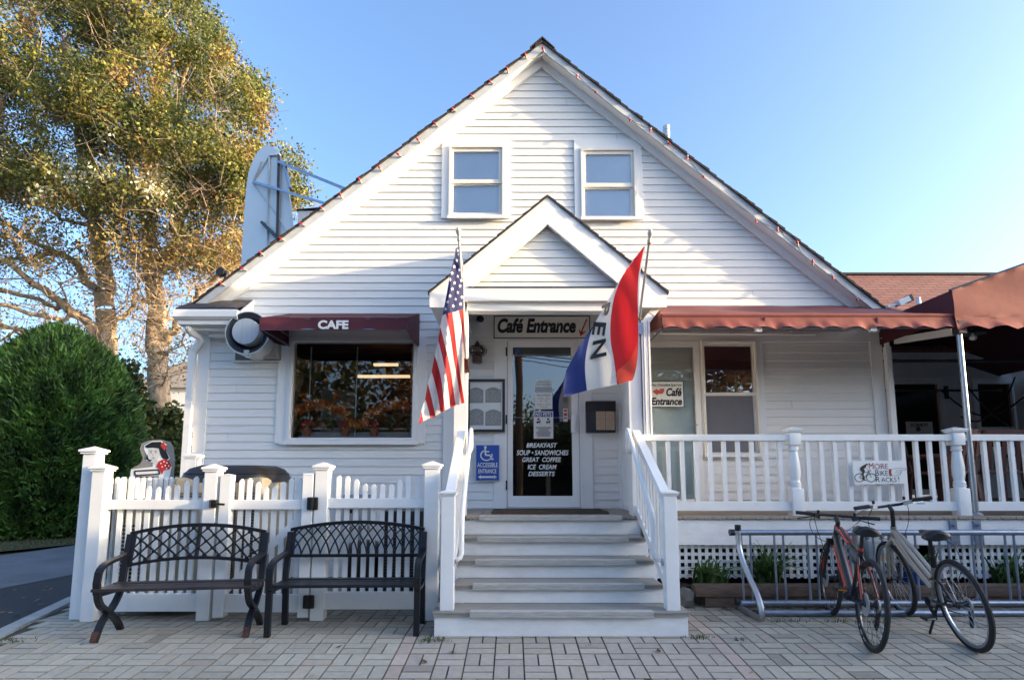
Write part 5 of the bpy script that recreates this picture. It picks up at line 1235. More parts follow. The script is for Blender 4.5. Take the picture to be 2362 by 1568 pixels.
bl_, br_ = gr(622,1464), gr(962,1461); c = (bl_+br_)/2; d = br_-bl_; ang = math.atan2(d.y, d.x); n2 = Vector((-math.sin(ang), math.cos(ang), 0))
bench('arched_bench', 'black bench with interlaced arch back and straight legs', c + n2*.17, ang, d.length, 2)
# ================================================================ bicycle rack
YRK = 5.35
rk = thing('bicycle_rack', 'galvanised steel bicycle rack with bent end hoop standing on the pavers', 'bike rack', (3.6, YRK, 0))
xr0, xr1 = 2.07, 5.6
m = MB(); m.tube([(xr0-.05,YRK,.70),(xr1,YRK,.70)], .026, 12); m.build('top_rail', GALV, rk, smooth=True)
m = MB(); m.tube([(xr0-.02,YRK,.073),(xr1,YRK,.073)], .026, 12); m.build('lower_rail', GALV, rk, smooth=True)
m = MB(); m.tube([(xr0+.06,5.16,.03),(xr1,5.16,.03)], .026, 12); m.build('ground_rail', GALV, rk, smooth=True)
def hoop(x):
    m = MB(); p = [(x,YRK-.01,.745),(x,YRK-.012,.61),(x,YRK-.03,.54),(x,YRK-.09,.45),(x,YRK-.22,.33),(x,4.99,.23),(x,4.92,.14),(x,4.905,.073),(x,4.925,.045),(x,4.97,.03),(x,5.12,.03),(x,YRK+.1,.03)]
    q = []
    for a, b in zip(p[:-1], p[1:]): q += [Vector(a).lerp(Vector(b), .25), Vector(a).lerp(Vector(b), .75)]
    m.tube(q, .025, 12); return m.build('end_hoop', CHROME if x < 3 else GALV, rk, smooth=True)
hoop(xr0); hoop(xr1-.25)
for x, y, z, ax in ((xr0-.065,YRK,.70,'X'),(xr0-.035,YRK,.085,'X'),(xr0+.045,5.16,.03,'X')):
    m = MB(); m.lathe([(.029,-.01),(.029,.03)], (x,y,z), 12, ax); m.build('end_cap', BLACK, rk)
m = MB(); m.lathe([(.028,-.02),(.028,.025)], (xr0,YRK-.01,.745), 12); m.build('end_cap', BLACK, rk)
for k in range(11):
    for dx_ in (.03, .112):
        x = xr0 + dx_ + k*.302
        m = MB(); m.tube([(x,YRK,.08),(x,YRK,.695)], .0105, 8); m.build('upright', GALV, rk, smooth=True)

# ================================================================ bicycles
def wheel(bike, y, mats, R=.338, rear=False, decal=None, steer=0.0, cx=0.0):
    tyre_m, rim_m, spoke_m = mats
    m = MB(); m.lathe([(.012,-.055),(.03,-.035),(.018,-.02),(.018,.02),(.03,.035),(.012,.055)], (0,y,R), 12, 'X')
    w_ = m.build('wheel', BLACK, bike, local=True, smooth=True)
    m = MB(); n = 56
    m.tube([(0, y+R*math.cos(6.28318*i/n)*.945, R+R*math.sin(6.28318*i/n)*.945) for i in range(n)], .0195, 8, closed=True); m.build('tyre', tyre_m, w_, local=True, smooth=True)
    m = MB(); vs = []; fs = []; pr = [(R*.905,-.012),(R*.905,.012),(R*.845,.010),(R*.83,0),(R*.845,-.010)]
    for i in range(n):
        a = 6.28318*i/n
        for r, x in pr: vs.append((x, y+r*math.cos(a), R+r*math.sin(a)))
    k = len(pr)
    for i in range(n):
        for j in range(k): fs.append((i*k+j, i*k+(j+1)%k, ((i+1)%n)*k+(j+1)%k, ((i+1)%n)*k+j))
    m.add(vs, fs); rim = m.build('rim', rim_m, w_, local=True, smooth=True)
    m = MB(); ns = 28
    for i in range(ns):
        a = 6.28318*i/ns; b = a + (.35 if i % 4 < 2 else -.35); sx = .028 if i % 2 else -.028
        m.tube([(sx, y+.026*math.cos(b), R+.026*math.sin(b)), (0, y+R*.85*math.cos(a), R+R*.85*math.sin(a))], .0013, 3)
    m.build('spokes', spoke_m, w_, local=True)
    if decal:
        m = MB()
        for a0 in (15, 105, 195, 285):
            for sd_ in (-1, 1):
                for i in range(7):
                    if i % 3 == 2: continue
                    a, b = R_(a0+i*5), R_(a0+i*5+4); r0, r1 = R*.862, R*.897; x = sd_*.0135
                    m.add([(x,y+r0*math.cos(a),R+r0*math.sin(a)),(x,y+r0*math.cos(b),R+r0*math.sin(b)),(x,y+r1*math.cos(b),R+r1*math.sin(b)),(x,y+r1*math.cos(a),R+r1*math.sin(a))], [(0,1,2,3)])
        m.build('decal', decal, w_, local=True, fix=False)
    if rear:
        m = MB()
        for j, r in enumerate((.055,.048,.041,.034)): m.lathe([(r,.034+j*.006),(r,.037+j*.006)], (0,y,R), 24, 'X')
        m.build('cassette', ALU, w_, local=True)
    if decal:
        m = MB(); m.lathe([(.085,-.042),(.085,-.038)], (0,y,R), 30, 'X'); m.build('brake_disc', ALU, w_, local=True)
    return w_
def saddle(bike, y, z, mat):
    sec = [(-.14,.066,.0,.06),(-.12,.094,.014,.072),(-.07,.098,.016,.07),(-.02,.075,.008,.06),(.04,.034,.0,.04),(.09,.026,.002,.038),(.125,.018,.0,.03),(.135,.006,-.008,.012)]
    m = MB(); n = 12; vs = []; fs = []
    for (dy, hw, dz, th) in sec:
        for j in range(n):
            a = 6.28318*j/n; vs.append((hw*math.cos(a), y+dy, z+dz-th/2+th/2*math.sin(a) - (.012*abs(math.cos(a)) if hw > .05 else 0)))
    for i in range(len(sec)-1):
        for j in range(n): fs.append((i*n+j, i*n+(j+1)%n, (i+1)*n+(j+1)%n, (i+1)*n+j))
    fs += [tuple(range(n-1,-1,-1)), tuple((len(sec)-1)*n+j for j in range(n))]
    m.add(vs, fs); s = m.build('saddle', mat, bike, local=True, smooth=True)
    m = MB()
    for x in (-.022,.022): m.tube([(x,y-.10,z-.045),(x,y-.05,z-.062),(x,y+.03,z-.062),(x,y+.10,z-.035)], .0035, 5)
    m.build('saddle_rails', GALV, s, local=True); return s
def bars(bike, y, z, hw, sweep, rise, flat):
    m = MB(); m.tube([(-hw,y-sweep,z),(-hw*.62,y-sweep*.55,z-.004),(-hw*.3,y,z-rise),(0,y+.005,z-rise),(hw*.3,y,z-rise),(hw*.62,y-sweep*.55,z-.004),(hw,y-sweep,z)], .0125, 10); b = m.build('handlebar', BLACK, bike, local=True, smooth=True)
    for s in (-1, 1):
        m = MB(); m.tube([(s*hw*1.01,y-sweep*1.01,z+.001),(s*(hw-.13),y-sweep*.75,z-.001)], .0175, 10); m.build('grip', RUBBER, b, local=True, smooth=True)
        m = MB(); m.bar((s*(hw-.15),y-sweep*.7,z-.01),(s*(hw-.20),y-sweep*.6+.03,z-.03), .03, .03); m.tube([(s*(hw-.17),y-sweep*.6+.03,z-.02),(s*(hw-.08),y+.03,z-.045),(s*(hw-.02),y+.0,z-.055)], .006, 6); m.build('brake_lever', BLACK if flat else ALU, b, local=True)
        m = MB(); m.lathe([(.011,.0),(.013,.022),(.005,.03)], (s*(hw-.19),y-.02,z+.008), 8); m.build('shifter', BLACK, b, local=True)
    return b
def cables(bike, pts_list):
    m = MB()
    for p in pts_list:
        P = [Vector(q) for q in p]; q = []
        for i in range(17):
            t = i/16; a = [v.copy() for v in P]
            while len(a) > 1: a = [u.lerp(w_, t) for u, w_ in zip(a[:-1], a[1:])]
            q.append(a[0])
        m.tube(q, .003, 5)
    m.build('cable', BLACK, bike, local=True)
def crank(bike, y, z, mat, ped, a0):
    m = MB(); m.lathe([(.085,.05),(.085,.054)], (0,y,z), 28, 'X'); m.lathe([(.03,-.05),(.03,.06)], (0,y,z), 12, 'X'); ch = m.build('chainring', BLACK, bike, local=True)
    for s in (-1, 1):
        a = a0 + (math.pi if s > 0 else 0); e = Vector((s*.075, y+.165*math.cos(a), z+.165*math.sin(a)))
        m = MB(); m.bar((s*.062,y,z), e, .03, .016, (1,0,0)); m.build('crank_arm', mat, bike, local=True)
        m = MB(); m.box(e.x+s*.012, e.x+s*.10, e.y-.045, e.y+.045, e.z-.012, e.z+.012, c=.005); p = m.build('pedal', BLACK, bike, local=True)
        m = MB(); m.box(e.x+s*.025, e.x+s*.085, e.y-.048, e.y-.0455, e.z-.006, e.z+.006); m.build('reflector', ped, p, local=True)
def chain(bike, y0, z0, y1, z1):
    m = MB(); 
    m.tube([(.05,y0,z0+.05),(.051,y1,z1+.083)], .005, 4); m.tube([(.05,y0+.03,z0-.10),(.051,y1,z1-.083)], .005, 4); m.bar((.05,y0+.0,z0-.02),(.05,y0+.05,z0-.17),.012,.03,(1,0,0)); m.lathe([(.022,-.004),(.022,.004)],(.05,y0+.05,z0-.17),10,'X'); m.lathe([(.022,-.004),(.022,.004)],(.05,y0+.025,z0-.11),10,'X'); m.build('derailleur', BLACK, bike, local=True)
REDP = M('red_bike_paint', (.55,.035,.02), .25, .05, 4, coat=.4); BLKP = M('black_bike_paint', (.014,.014,.016), .28, .1, 6, coat=.4)
SILP = M('silver_bike_paint', (.42,.40,.35), .3, .08, 8, metal=.6); ORG = M('amber_reflector', (.55,.17,.02), .2)
DEC = M('white_decal', (.75,.75,.73), .5)
def place(bike, pr_, pf_, lean):
    d = pf_-pr_; yaw = math.atan2(-d.x, d.y); bike.location = pr_; bike.rotation_euler = Euler((math.atan2(d.z, d.length), lean, yaw), 'XYZ'); bike.scale = (.95, .95, .95)
def red_bike():
    b = thing('bicycle', 'black and red mountain bicycle parked in the rack, front wheel between its bars', 'bicycle', group='bicycles in the rack')
    wheel(b, 0, (RUBBER, BLKP, BLACK), rear=True, decal=DEC); wheel(b, 1.07, (RUBBER, BLKP, BLACK), decal=DEC)
    m = MB(); bb = Vector((0,.43,.30)); sc = Vector((0,.27,.66)); ht, hb = Vector((0,.885,.83)), Vector((0,.935,.70))
    m.tube([hb+Vector((0,-.02,.03)), (0,.70,.53), bb+Vector((0,.02,.01))], [.036,.040,.034], 12); m.tube([ht+Vector((0,-.01,-.02)), (0,.72,.785), (0,.45,.70), sc], [.029,.027,.023,.020], 10); m.tube([bb, sc, (0,.25,.71)], .021, 10)
    m.tube([hb, ht], .026, 12); m.lathe([(.032,-.045),(.032,.045)], bb, 14, 'X')
    for s in (-1,1): m.tube([(s*.06,0,.338),(s*.045,.28,.305),(s*.02,.40,.30)], .011, 8); m.tube([(s*.055,0,.345),(s*.04,.14,.53),(s*.014,.26,.655)], .009, 8)
    fr = m.build('frame', BLKP, b, local=True, smooth=True)
    for s in (-1,1):
        for P_, r_q in (([(s*.030,.86,.655),(s*.036,.70,.535),(s*.032,.50,.365)], .013), ([(s*.020,.85,.825),(s*.021,.72,.795),(s*.018,.50,.725)], .010), ([(s*.0575,.02,.372),(s*.046,.14,.532),(s*.03,.20,.60)], .0075)):
            m = MB(); m.tube(P_, r_q, 6); m.build('red_stripe', REDP, fr, local=True, smooth=True)
    m = MB()
    for s in (-1,1): m.tube([(s*.06,1.07,.338),(s*.06,.995,.54),(s*.055,.95,.68)], [.012,.018,.02], 10)
    m.bar((-.07,.95,.69),(.07,.95,.69),.05,.045); m.tube([hb+Vector((0,.005,-.01)),ht], .02, 8); fk = m.build('fork', BLKP, b, local=True, smooth=True)
    for s in (-1,1): m = MB(); m.tube([(s*.073,1.04,.42),(s*.072,1.0,.53)], .010, 6); m.build('fork_stripe', REDP, fk, local=True)
    m = MB(); m.tube([sc+Vector((0,0,-.02)), (0,.225,.83)], .0145, 10); m.build('seat_post', BLACK, b, local=True, smooth=True)
    m = MB(); m.tube([(0,.255,.70),(0,.252,.725)], .02, 10); m.build('seat_clamp', REDP, b, local=True)
    saddle(b, .215, .895, BLACK)
    m = MB(); m.tube([ht, (0,.872,.865), (0,.94,.915)], .02, 10); m.build('stem', BLACK, b, local=True, smooth=True)
    bars(b, .945, .925, .34, .05, .004, True)
    cables(b, [[(-.2,.93,.90),(-.25,1.05,.75),(-.05,1.05,.60),(-.02,.90,.72)],[(.2,.93,.90),(.16,1.1,.78),(.0,1.1,.65),(.02,.90,.74)],[(-.18,.93,.9),(-.12,1.12,.72),(-.02,1.0,.55),(-.06,1.03,.45)]])
    crank(b, .43, .30, BLACK, ORG, R_(150)); chain(b, 0, .338, .43, .30); return b
def silver_bike():
    b = thing('bicycle', 'silver step-through bicycle with black saddle parked at the rack', 'bicycle', group='bicycles in the rack')
    wheel(b, 0, (RUBBER, CHROME, ALU), rear=True); wheel(b, 1.04, (RUBBER, CHROME, ALU))
    bb = Vector((0,.42,.28)); sc = Vector((0,.285,.60)); ht, hb = Vector((0,.835,.84)), Vector((0,.885,.70))
    m = MB()
    for s in (-1,1): m.tube([ht+Vector((s*.012,.01,-.04)), (s*.022,.60,.655), (s*.022,.33,.47)], .018, 10); m.tube([hb+Vector((s*.012,-.01,.03)), (s*.022,.62,.55), (s*.02,.37,.38)], .020, 10)
    m.tube([bb, sc], .017, 10); m.tube([hb, ht], .025, 12); m.lathe([(.03,-.042),(.03,.042)], bb, 14, 'X'); m.build('frame', SILP, b, local=True, smooth=True)
    m = MB()
    for s in (-1,1): m.tube([(s*.062,0,.338),(s*.05,.22,.30),(s*.02,.40,.283)], .010, 8); m.tube([(s*.055,0,.345),(s*.04,.17,.47),(s*.016,.33,.47)], .009, 8)
    m.build('stays', BLKP, b, local=True, smooth=True)
    m = MB()
    for s in (-1,1): m.tube([(s*.055,1.04,.338),(s*.055,.955,.55),(s*.05,.925,.66),(s*.02,.90,.705)], [.010,.015,.018,.018], 10)
    m.tube([hb+Vector((0,.01,-.02)),ht], .019, 8); m.build('fork', SILP, b, local=True, smooth=True)
    m = MB(); m.tube([(0,.40,.42),(0,.40,.20)], .02, 8) if False else m.tube([sc+Vector((0,.003,-.03)), (0,.27,.66)], .022, 12); m.tube([(0,.27,.66),(0,.25,.80)], .0155, 10); m.tube([(0,.265,.68),(0,.258,.74)], .024, 12); m.build('seat_post', BLACK, b, local=True, smooth=True)
    saddle(b, .235, .865, BLACK)
    m = MB(); m.tube([ht, (0,.805,.93), (0,.79,.985), (0,.83,1.03)], .018, 10); m.build('stem', BLACK, b, local=True, smooth=True)
    bars(b, .83, 1.055, .32, .09, .03, False)
    cables(b, [[(-.15,.82,1.02),(-.25,.98,.8),(-.02,1.0,.70),(0,.93,.70)],[(.15,.82,1.02),(.22,.95,.78),(.03,.95,.62),(.0,.86,.68)],[(0,.24,.80),(.12,.05,.85),(.1,.0,.60),(.03,.08,.48)]])
    m = MB(); m.tube([(-.02,.30,.30),(-.11,.36,.05),(-.12,.365,.012)], .010, 8); m.build('kickstand', BLACK, b, local=True)
    crank(b, .42, .28, BLACK, ALU, R_(215)); chain(b, 0, .338, .42, .28); return b
b1 = red_bike(); place(b1, grs(2008,1501), grs(1912,1416), R_(4))
b2 = silver_bike(); place(b2, grs(2246,1500), grs(2088,1418), R_(-9))

# ================================================================ planter strip
for nm, lb, x0, y0, z0, z1, c in (('landscape_timber', 'lower dark timber of the planter edging, lying on the pavers', 1.80, 5.505, .002, .094, .012), ('landscape_timber', 'upper rounded timber of the planter edging with a split pale patch', 1.70, 5.475, .096, .206, .028)):
    t = thing(nm, lb, 'timber', (3.5, y0, z0), group='timbers edging the planter'); m = MB(); xs = [x0, 4.05, 6.6] if z0 < .1 else [x0, 6.6]
    for a, b in zip(xs[:-1], xs[1:]): m.box(a, b-.006, y0, y0+.14, z0, z1, c=c)
    m.build('beam', WOODT, t, smooth=True)
    if z0 > .1:
        m = MB(); rr = random.Random(9); p = [(1.80,.135),(1.86,.127),(1.95,.125),(2.03,.131),(2.10,.143),(2.04,.155),(2.08,.168),(2.0,.174),(1.90,.180),(1.82,.176),(1.80,.16)]
        m.prism(p, y0-.004, y0+.01); m.build('split_patch', M('pale_split_wood', (.30,.155,.073), .85, .3, 16, .5, 60, stretch=(1,5,5)), t)
g = MB(); n = 60
for i in range(n):
    for j in range(5):
        x, y = 1.5+5*i/n, 5.60+.045*j; g.v.append((x, y, .17+.05*math.sin(x*7+j)*.3+random.uniform(-.012,.012)))
for i in range(n-1):
    for j in range(4): a = i*5+j; g.f.append([a,a+5,a+6,a+1]); g.m.append(0)
struct('planter_soil', g, SOIL, True)
st_ = MB(); bm = bmesh.new(); bmesh.ops.create_icosphere(bm, subdivisions=2, radius=1)
for v_ in bm.verts: v_.co = Vector((v_.co.x*.11, v_.co.y*.08, v_.co.z*.10)) * (1+.18*math.sin(v_.co.x*5+v_.co.z*7)) + Vector((1.60,5.52,.073))
bm.verts.index_update(); st_.add([v_.co for v_ in bm.verts], [[q.index for q in f.verts] for f in bm.faces]); bm.free()
tag(st_.build('border_stone', M('grey_stone', (.14,.135,.12), .9, .3, 9, .6, 40)), 'grey stone leaning at the end of the planter timber', 'stone')
def daylily(label, x, y, z, n, L, seed):
    rr = random.Random(seed); V = []; F = []; Cc = []
    for i in range(n):
        a = rr.uniform(0, 6.283); l = L*rr.uniform(.55, 1.1); w0 = rr.uniform(.009,.014); out_ = rr.uniform(.35, 1.0); bx, by_ = x+rr.gauss(0,.06), y+rr.gauss(0,.022)
        dx, dy = math.cos(a), math.sin(a)*.55 - .12; sx, sy = -math.sin(a), math.cos(a)
        col = rr.choice([[.045,.10,.020],[.06,.135,.028],[.085,.17,.035],[.035,.075,.018],[.10,.17,.05]]) if rr.random() > .05 else [.22,.17,.07]
        prev = None
        for k in range(8):
            t = k/7; r = l*out_*(t**1.3)*.75; h_ = l*(1.05*t - (.85*out_)*t*t*1.0); ww = w0*(1-.85*t**2)
            p = (bx+dx*r, min(by_+dy*r, 5.76), z+max(h_, -.12)); b = len(V); V += [(p[0]-sx*ww, p[1]-sy*ww, p[2]), (p[0]+sx*ww, p[1]+sy*ww, p[2]+.004)]
            if prev is not None: F.append((prev, prev+1, b+1, b)); Cc.append([c*(1+.25*(t-.4)) for c in col])
            prev = b
    o = np_mesh('daylily', V, F, LEAF, None, np.array(Cc)); return tag(o, label, 'plant', 'daylily clumps in the planter')
q = lambda u, v=1330: at(u, v, 5.68).x
daylily('bright green daylily clump at the left end of the planter, nearest the steps', q(1632), 5.66, .18, 95, .38, 1)
daylily('large dark green daylily clump behind the rack hoop', q(1770), 5.68, .18, 140, .54, 2)
daylily('green daylily clump behind the silver bicycle frame', q(2115), 5.68, .18, 110, .46, 3)
daylily('daylily clump at the right end of the rack', q(2335), 5.68, .18, 90, .48, 4)
# gas meter behind the bicycles
gm = thing('gas_meter', 'grey gas meter with pipes and dial behind the red bicycle', 'gas meter', at(2010,1300,5.66))
c = at(2022,1268,5.65); m = MB(); m.box(c.x-.11,c.x+.09,5.60,5.70,c.z-.10,c.z+.10,c=.03); m.build('body', GREY, gm, smooth=True)
m = MB(); m.box(c.x-.06,c.x+.05,5.585,5.5995,c.z-.02,c.z+.06,c=.004); m.build('dial', M('dial_face', (.45,.50,.48), .3), gm)
m = MB(); m.tube([(c.x-.08,5.66,c.z+.09),(c.x-.08,5.66,c.z+.17),(c.x-.12,5.66,c.z+.20),(c.x-.19,5.66,c.z+.20),(c.x-.20,5.66,c.z+.16),(c.x-.20,5.66,.1)], .026, 10); m.tube([(c.x+.06,5.66,c.z+.09),(c.x+.06,5.66,c.z+.14),(c.x+.14,5.66,c.z+.15),(c.x+.15,5.66,.15)], .022, 10); m.lathe([(.05,-.03),(.07,-.01),(.07,.01),(.05,.03)], (c.x-.20,5.65,c.z-.06), 16, 'Y'); m.build('pipe', M('grey_pipe', (.20,.20,.19), .5, .25, 10), gm, smooth=True)
m = MB(); m.box(c.x-.03,c.x+.03,5.575,5.5845,c.z-.09,c.z-.05); m.build('yellow_tag', M('yellow_tag', (.65,.36,.03), .5), gm)
bq = at(2110,1290,5.66); br = thing('blue_barrel', 'round blue plastic barrel behind the silver bicycle', 'barrel', (bq.x,5.66,.19))
m = MB(); m.lathe([(.15,0),(.165,.03),(.16,.10),(.168,.12),(.168,.14),(.16,.16)], (bq.x,5.64,.19), 24); m.build('body', M('blue_plastic', (.012,.06,.26), .4, .15, 6), br, smooth=True)
m = MB(); m.lathe([(.12,.161),(.11,.19),(.03,.20)], (bq.x,5.64,.19), 24); m.build('lid', M('dark_blue_plastic', (.01,.03,.12), .4), br, smooth=True)
# chairs under the canopy
WD = M('brown_patio_wood', (.12,.042,.032), .6, .3, 5, stretch=(5,5,.8))
def patio_chair(x, y, rz, label):
    t = thing('patio_chair', label, 'chair', (x, y, DZ), rz, 'brown patio chairs under the canopy')
    m = MB(); m.box(-.23,.23,-.22,.22,.42,.45,c=.008); m.build('seat', WD, t, local=True)
    for sx_ in (-.21,.21):
        m = MB(); m.bar((sx_,-.20,0),(sx_,-.18,.62),.045,.045); m.build('leg', WD, t, local=True)
        m = MB(); m.bar((sx_,.24,0),(sx_,.18,.45),.045,.045); m.bar((sx_,.18,.45),(sx_,.27,.92),.045,.04); m.build('leg', WD, t, local=True)
        m = MB(); m.box(sx_-.035,sx_+.035,-.24,.24,.62,.65); m.build('armrest', WD, t, local=True)
    m = MB()
    for k in range(5): m.bar((-.15+k*.075,.19,.47),(-.15+k*.075,.265,.88),.045,.015,(0,1,0))
    m.bar((-.21,.27,.90),(.21,.27,.90),.03,.07); m.build('backrest', WD, t, local=True); return t
c0_ = patio_chair(5.15, 6.85, R_(200), 'brown patio chair behind the railing right of the turned post')
for x, y, rz, lb in ((5.85,7.0,170,'brown patio chair at the right frame edge behind the railing'),(5.5,7.9,20,'brown patio chair further back in the dark under the canopy')): dup(c0_, (x, y, DZ), R_(rz), lb)
# ================================================================ behind the picture window
YI = 7.22
ds = thing('display_stand', 'white display stand with three thin posts inside the picture window', 'display stand', (-2, YI, 1.7))
m = MB(); zs = at(800,1007,YI).z
m.box(gx0+.05, gx1-.03, YI, YI+.02, zs, zs+.06); m.box(gx0+.05, gx1-.03, YI-.12, YI+.12, zs-.03, zs-.001); m.box(gx0+.05, gx1-.03, YI, YI+.02, zs+.09, zs+.115); m.build('base', M('pale_display_wood', (.35,.38,.38), .6), ds)
for u in (716, 823, 950): m = MB(); x = at(u,900,YI).x; m.tube([(x,YI-.03,zs),(x,YI-.03,gz1)], .009, 8); m.build('post', M('white_rod', (.62,.64,.62), .4) if 'white_rod' not in bpy.data.materials else bpy.data.materials['white_rod'], ds)
def foliage(V, F, Cc, c, rad, n, cols, s0, rr):
    for i in range(n):
        d = Vector((rr.gauss(0,1),rr.gauss(0,1),rr.gauss(0,1))); d.normalize(); p = Vector(c)+Vector((d.x*rad[0],d.y*rad[1],d.z*rad[2]))*rr.random()**.4
        a = Vector((rr.gauss(0,1),rr.gauss(0,1),rr.gauss(0,1))); a.normalize(); b_ = a.cross(d if abs(a.dot(d)) < .95 else Vector((0,0,1))); b_.normalize(); s = s0*rr.uniform(.6,1.3)
        k = len(V); V += [p-a*s, p+b_*s*.55, p+a*s, p-b_*s*.55]; F.append((k,k+1,k+2,k+3)); Cc.append([q*rr.uniform(.75,1.25) for q in rr.choice(cols)])
rr = random.Random(12)
for u, lb in ((713,'potted red mum at the left of the window display'),(800,'potted red mum in the middle of the window display'),(866,'smaller potted red plant at the right of the window display')):
    x = at(u,1000,YI).x; t = thing('potted_plant', lb, 'potted plant', (x, YI-.08, zs), group='potted plants in the window')
    m = MB(); m.lathe([(.04,.0),(.052,.08),(.056,.08),(.056,.10),(.045,.10)], (x,YI-.08,zs), 14); m.build('pot', TERRA, t, smooth=True)
    V = []; F = []; Cc = []; foliage(V, F, Cc, (x,YI-.08,zs+.15), (.10,.07,.07) if u < 860 else (.06,.05,.07), 160, [[.60,.04,.03],[.45,.03,.03],[.65,.10,.06]], .022, rr); np_mesh('flowers', [tuple(p) for p in V], F, LEAF, t, np.array(Cc))
V = []; F = []; Cc = []; OR = [[.85,.24,.04],[.70,.13,.03],[.90,.42,.08],[.50,.08,.03]]
for k in range(26):
    f = k/25; u = 690+255*f; v = 945-14*math.sin(f*9) + (18 if .45 < f < .62 else 0); foliage(V, F, Cc, at(u,v,YI-.1), (.07,.04,.073), 60, OR, .03, rr)
for u, v in ((700,912),(775,912),(955,880),(950,905)): foliage(V, F, Cc, at(u,v,YI-.05), (.06,.04,.06), 30, OR, .03, rr)
tag(np_mesh('leaf_garland', [tuple(p) for p in V], F, LEAF, None, np.array(Cc)), 'garland of orange autumn leaves hanging across the picture window', 'garland')
V = []; F = []; Cc = []
for u in (690,760,835,905,940): foliage(V, F, Cc, at(u,975,YI-.04), (.10,.05,.10), 60, [[.05,.08,.03],[.09,.10,.03],[.03,.05,.02]], .035, rr)
tag(np_mesh('window_greenery', [tuple(p) for p in V], F, LEAF, None, np.array(Cc)), 'dark green foliage low inside the picture window', 'plant')
for u0_, u1_, v, Y_, lb in ((862,918,841,9.2,'upper warm tube light inside the cafe'),(824,945,868,8.9,'lower warm tube light inside the cafe')):
    p, q = at(u0_,v,Y_), at(u1_,v,Y_); m = MB(); m.box(p.x,q.x,Y_-.03,Y_+.03,p.z-.02,p.z+.02); tag(m.build('tube_light', emis('warm_tube' if v < 850 else 'warm_tube_low', (1.0,.72,.40), .22)), lb, 'light', 'tube lights inside the cafe')
x0, x1, z0, z1 = rect(741,898,800,925,8.2); m = MB(); m.box(x0,x1,8.2,8.6,z0-.6,z1,c=.01); t = tag(m.build('serving_counter', M('pale_counter', (.30,.32,.33), .5)), 'pale counter end inside the cafe seen through the window', 'counter')
# ================================================================ flags
def bnd(pts, n=14):
    """smooth polyline through points, n+1 samples"""
    P = [Vector((a, b, 0)) for a, b in pts]
    if len(P) == 2: return [P[0].lerp(P[1], i/n) for i in range(n+1)]
    out = []; m_ = len(P)-1
    for i in range(n+1):
        t = i/n*m_; k = min(int(t), m_-1); f = t-k; p0, p1, p2, p3 = P[max(k-1,0)], P[k], P[k+1], P[min(k+2,m_)]
        out.append(.5*((2*p1)+(p2-p0)*f+(2*p0-5*p1+4*p2-p3)*f*f+(3*p1-p0-3*p2+p3)*f**3))
    return out
def strip(mb, A_, B_, fn, nx=3):
    n = len(A_); b = len(mb.v)
    for i in range(n):
        for j in range(nx+1): p = A_[i].lerp(B_[i], j/nx); mb.v.append(tuple(fn(p.x, p.y)))
    for i in range(n-1):
        for j in range(nx): a = b+i*(nx+1)+j; mb.f.append([a,a+1,a+nx+2,a+nx+1]); mb.m.append(mb.cur)
def clothmat(name, col):
    m = M(name, col, .75, .06, 9, .12, 220); n = m.node_tree.nodes; l = m.node_tree.links
    t = n.new('ShaderNodeBsdfTranslucent'); t.inputs[0].default_value = (*col, 1); mx = n.new('ShaderNodeMixShader'); mx.inputs[0].default_value = .42
    l.new(n['Principled BSDF'].outputs[0], mx.inputs[1]); l.new(t.outputs[0], mx.inputs[2]); l.new(mx.outputs[0], n['Material Output'].inputs['Surface']); return m
FRED = clothmat('flag_red', (.50,.025,.028)); FWH = clothmat('flag_white', (.74,.74,.73)); FBL = clothmat('flag_navy', (.030,.035,.13)); ORED = clothmat('flag_bright_red', (.72,.022,.025)); OBL = clothmat('flag_blue', (.022,.045,.22))
POLE = M('pale_flag_pole', (.62,.60,.53), .35, .1, 8, metal=.25)
YFL = 5.42
uf = thing('striped_flag', 'stars and stripes flag hanging limp from a pole on the left porch column', 'flag', at(1076,840,5.84))
def us(cx, cy):
    u, v = 960.35+cx/4.4273, 669.1+cy/4.4273
    d = .045*math.sin(u*.115+v*.006+.5) + .02*math.sin(u*.24+v*.012)
    return at(u, v, YFL + d)
B = [[(25,1370),(25.5,1370)], [(50,1230),(70,1335)], [(88,1110),(120,1210),(140,1305)], [(115,950),(160,1130),(195,1285)], [(155,830),(210,1040),(245,1250)], [(185,660),(250,900),(290,1225)], [(222,510),(300,850),(345,1200)],
     [(242,372),(335,750),(400,1180)], [(300,240),(345,470),(390,760),(460,1160)], [(365,224),(430,750),(490,1150)], [(430,207),(475,500),(490,1000)], [(478,195),(485,420),(489,800)]]
B = [bnd(b, 16) for b in B]; red, wht, nav, stars = MB(), MB(), MB(), MB()
for i in range(len(B)-1): strip(red if i % 2 == 0 else wht, B[i], B[i+1], us)
wht.add([us(242,372), us(265,258), us(300,240)], [(0,1,2)])
L_ = bnd([(265,258),(300,80),(325,-60),(350,-200),(385,-330),(398,-420)], 22); Rr = bnd([(478,195),(480,0),(478,-140),(468,-280),(440,-400),(425,-440)], 22)
strip(nav, L_, Rr, us, 6)
strip(wht, bnd([(441,-400),(469,-280),(479,-140),(481,0),(479,195)],12), bnd([(446,-402),(474,-280),(484,-140),(486,0),(484,195)],12), us, 1)
def star(mb, cx, cy, r, rot=0.0):
    P = []
    for k in range(10):
        a = rot + math.pi/2 + k*math.pi/5; q = r if k % 2 == 0 else r*.4; P.append(us(cx+q*math.cos(a)*.8, cy-q*math.sin(a)) + Vector((0,-.008,0)))
    c = us(cx, cy) + Vector((0,-.010,0)); mb.add([c]+P, [(0,1+k,1+(k+1)%10) for k in range(10)])
def c5(cx, cy): u, v = 944.6+cx/2.8456, 432.9+cy/2.8456; return ((u-960.35)*4.4273, (v-669.1)*4.4273)
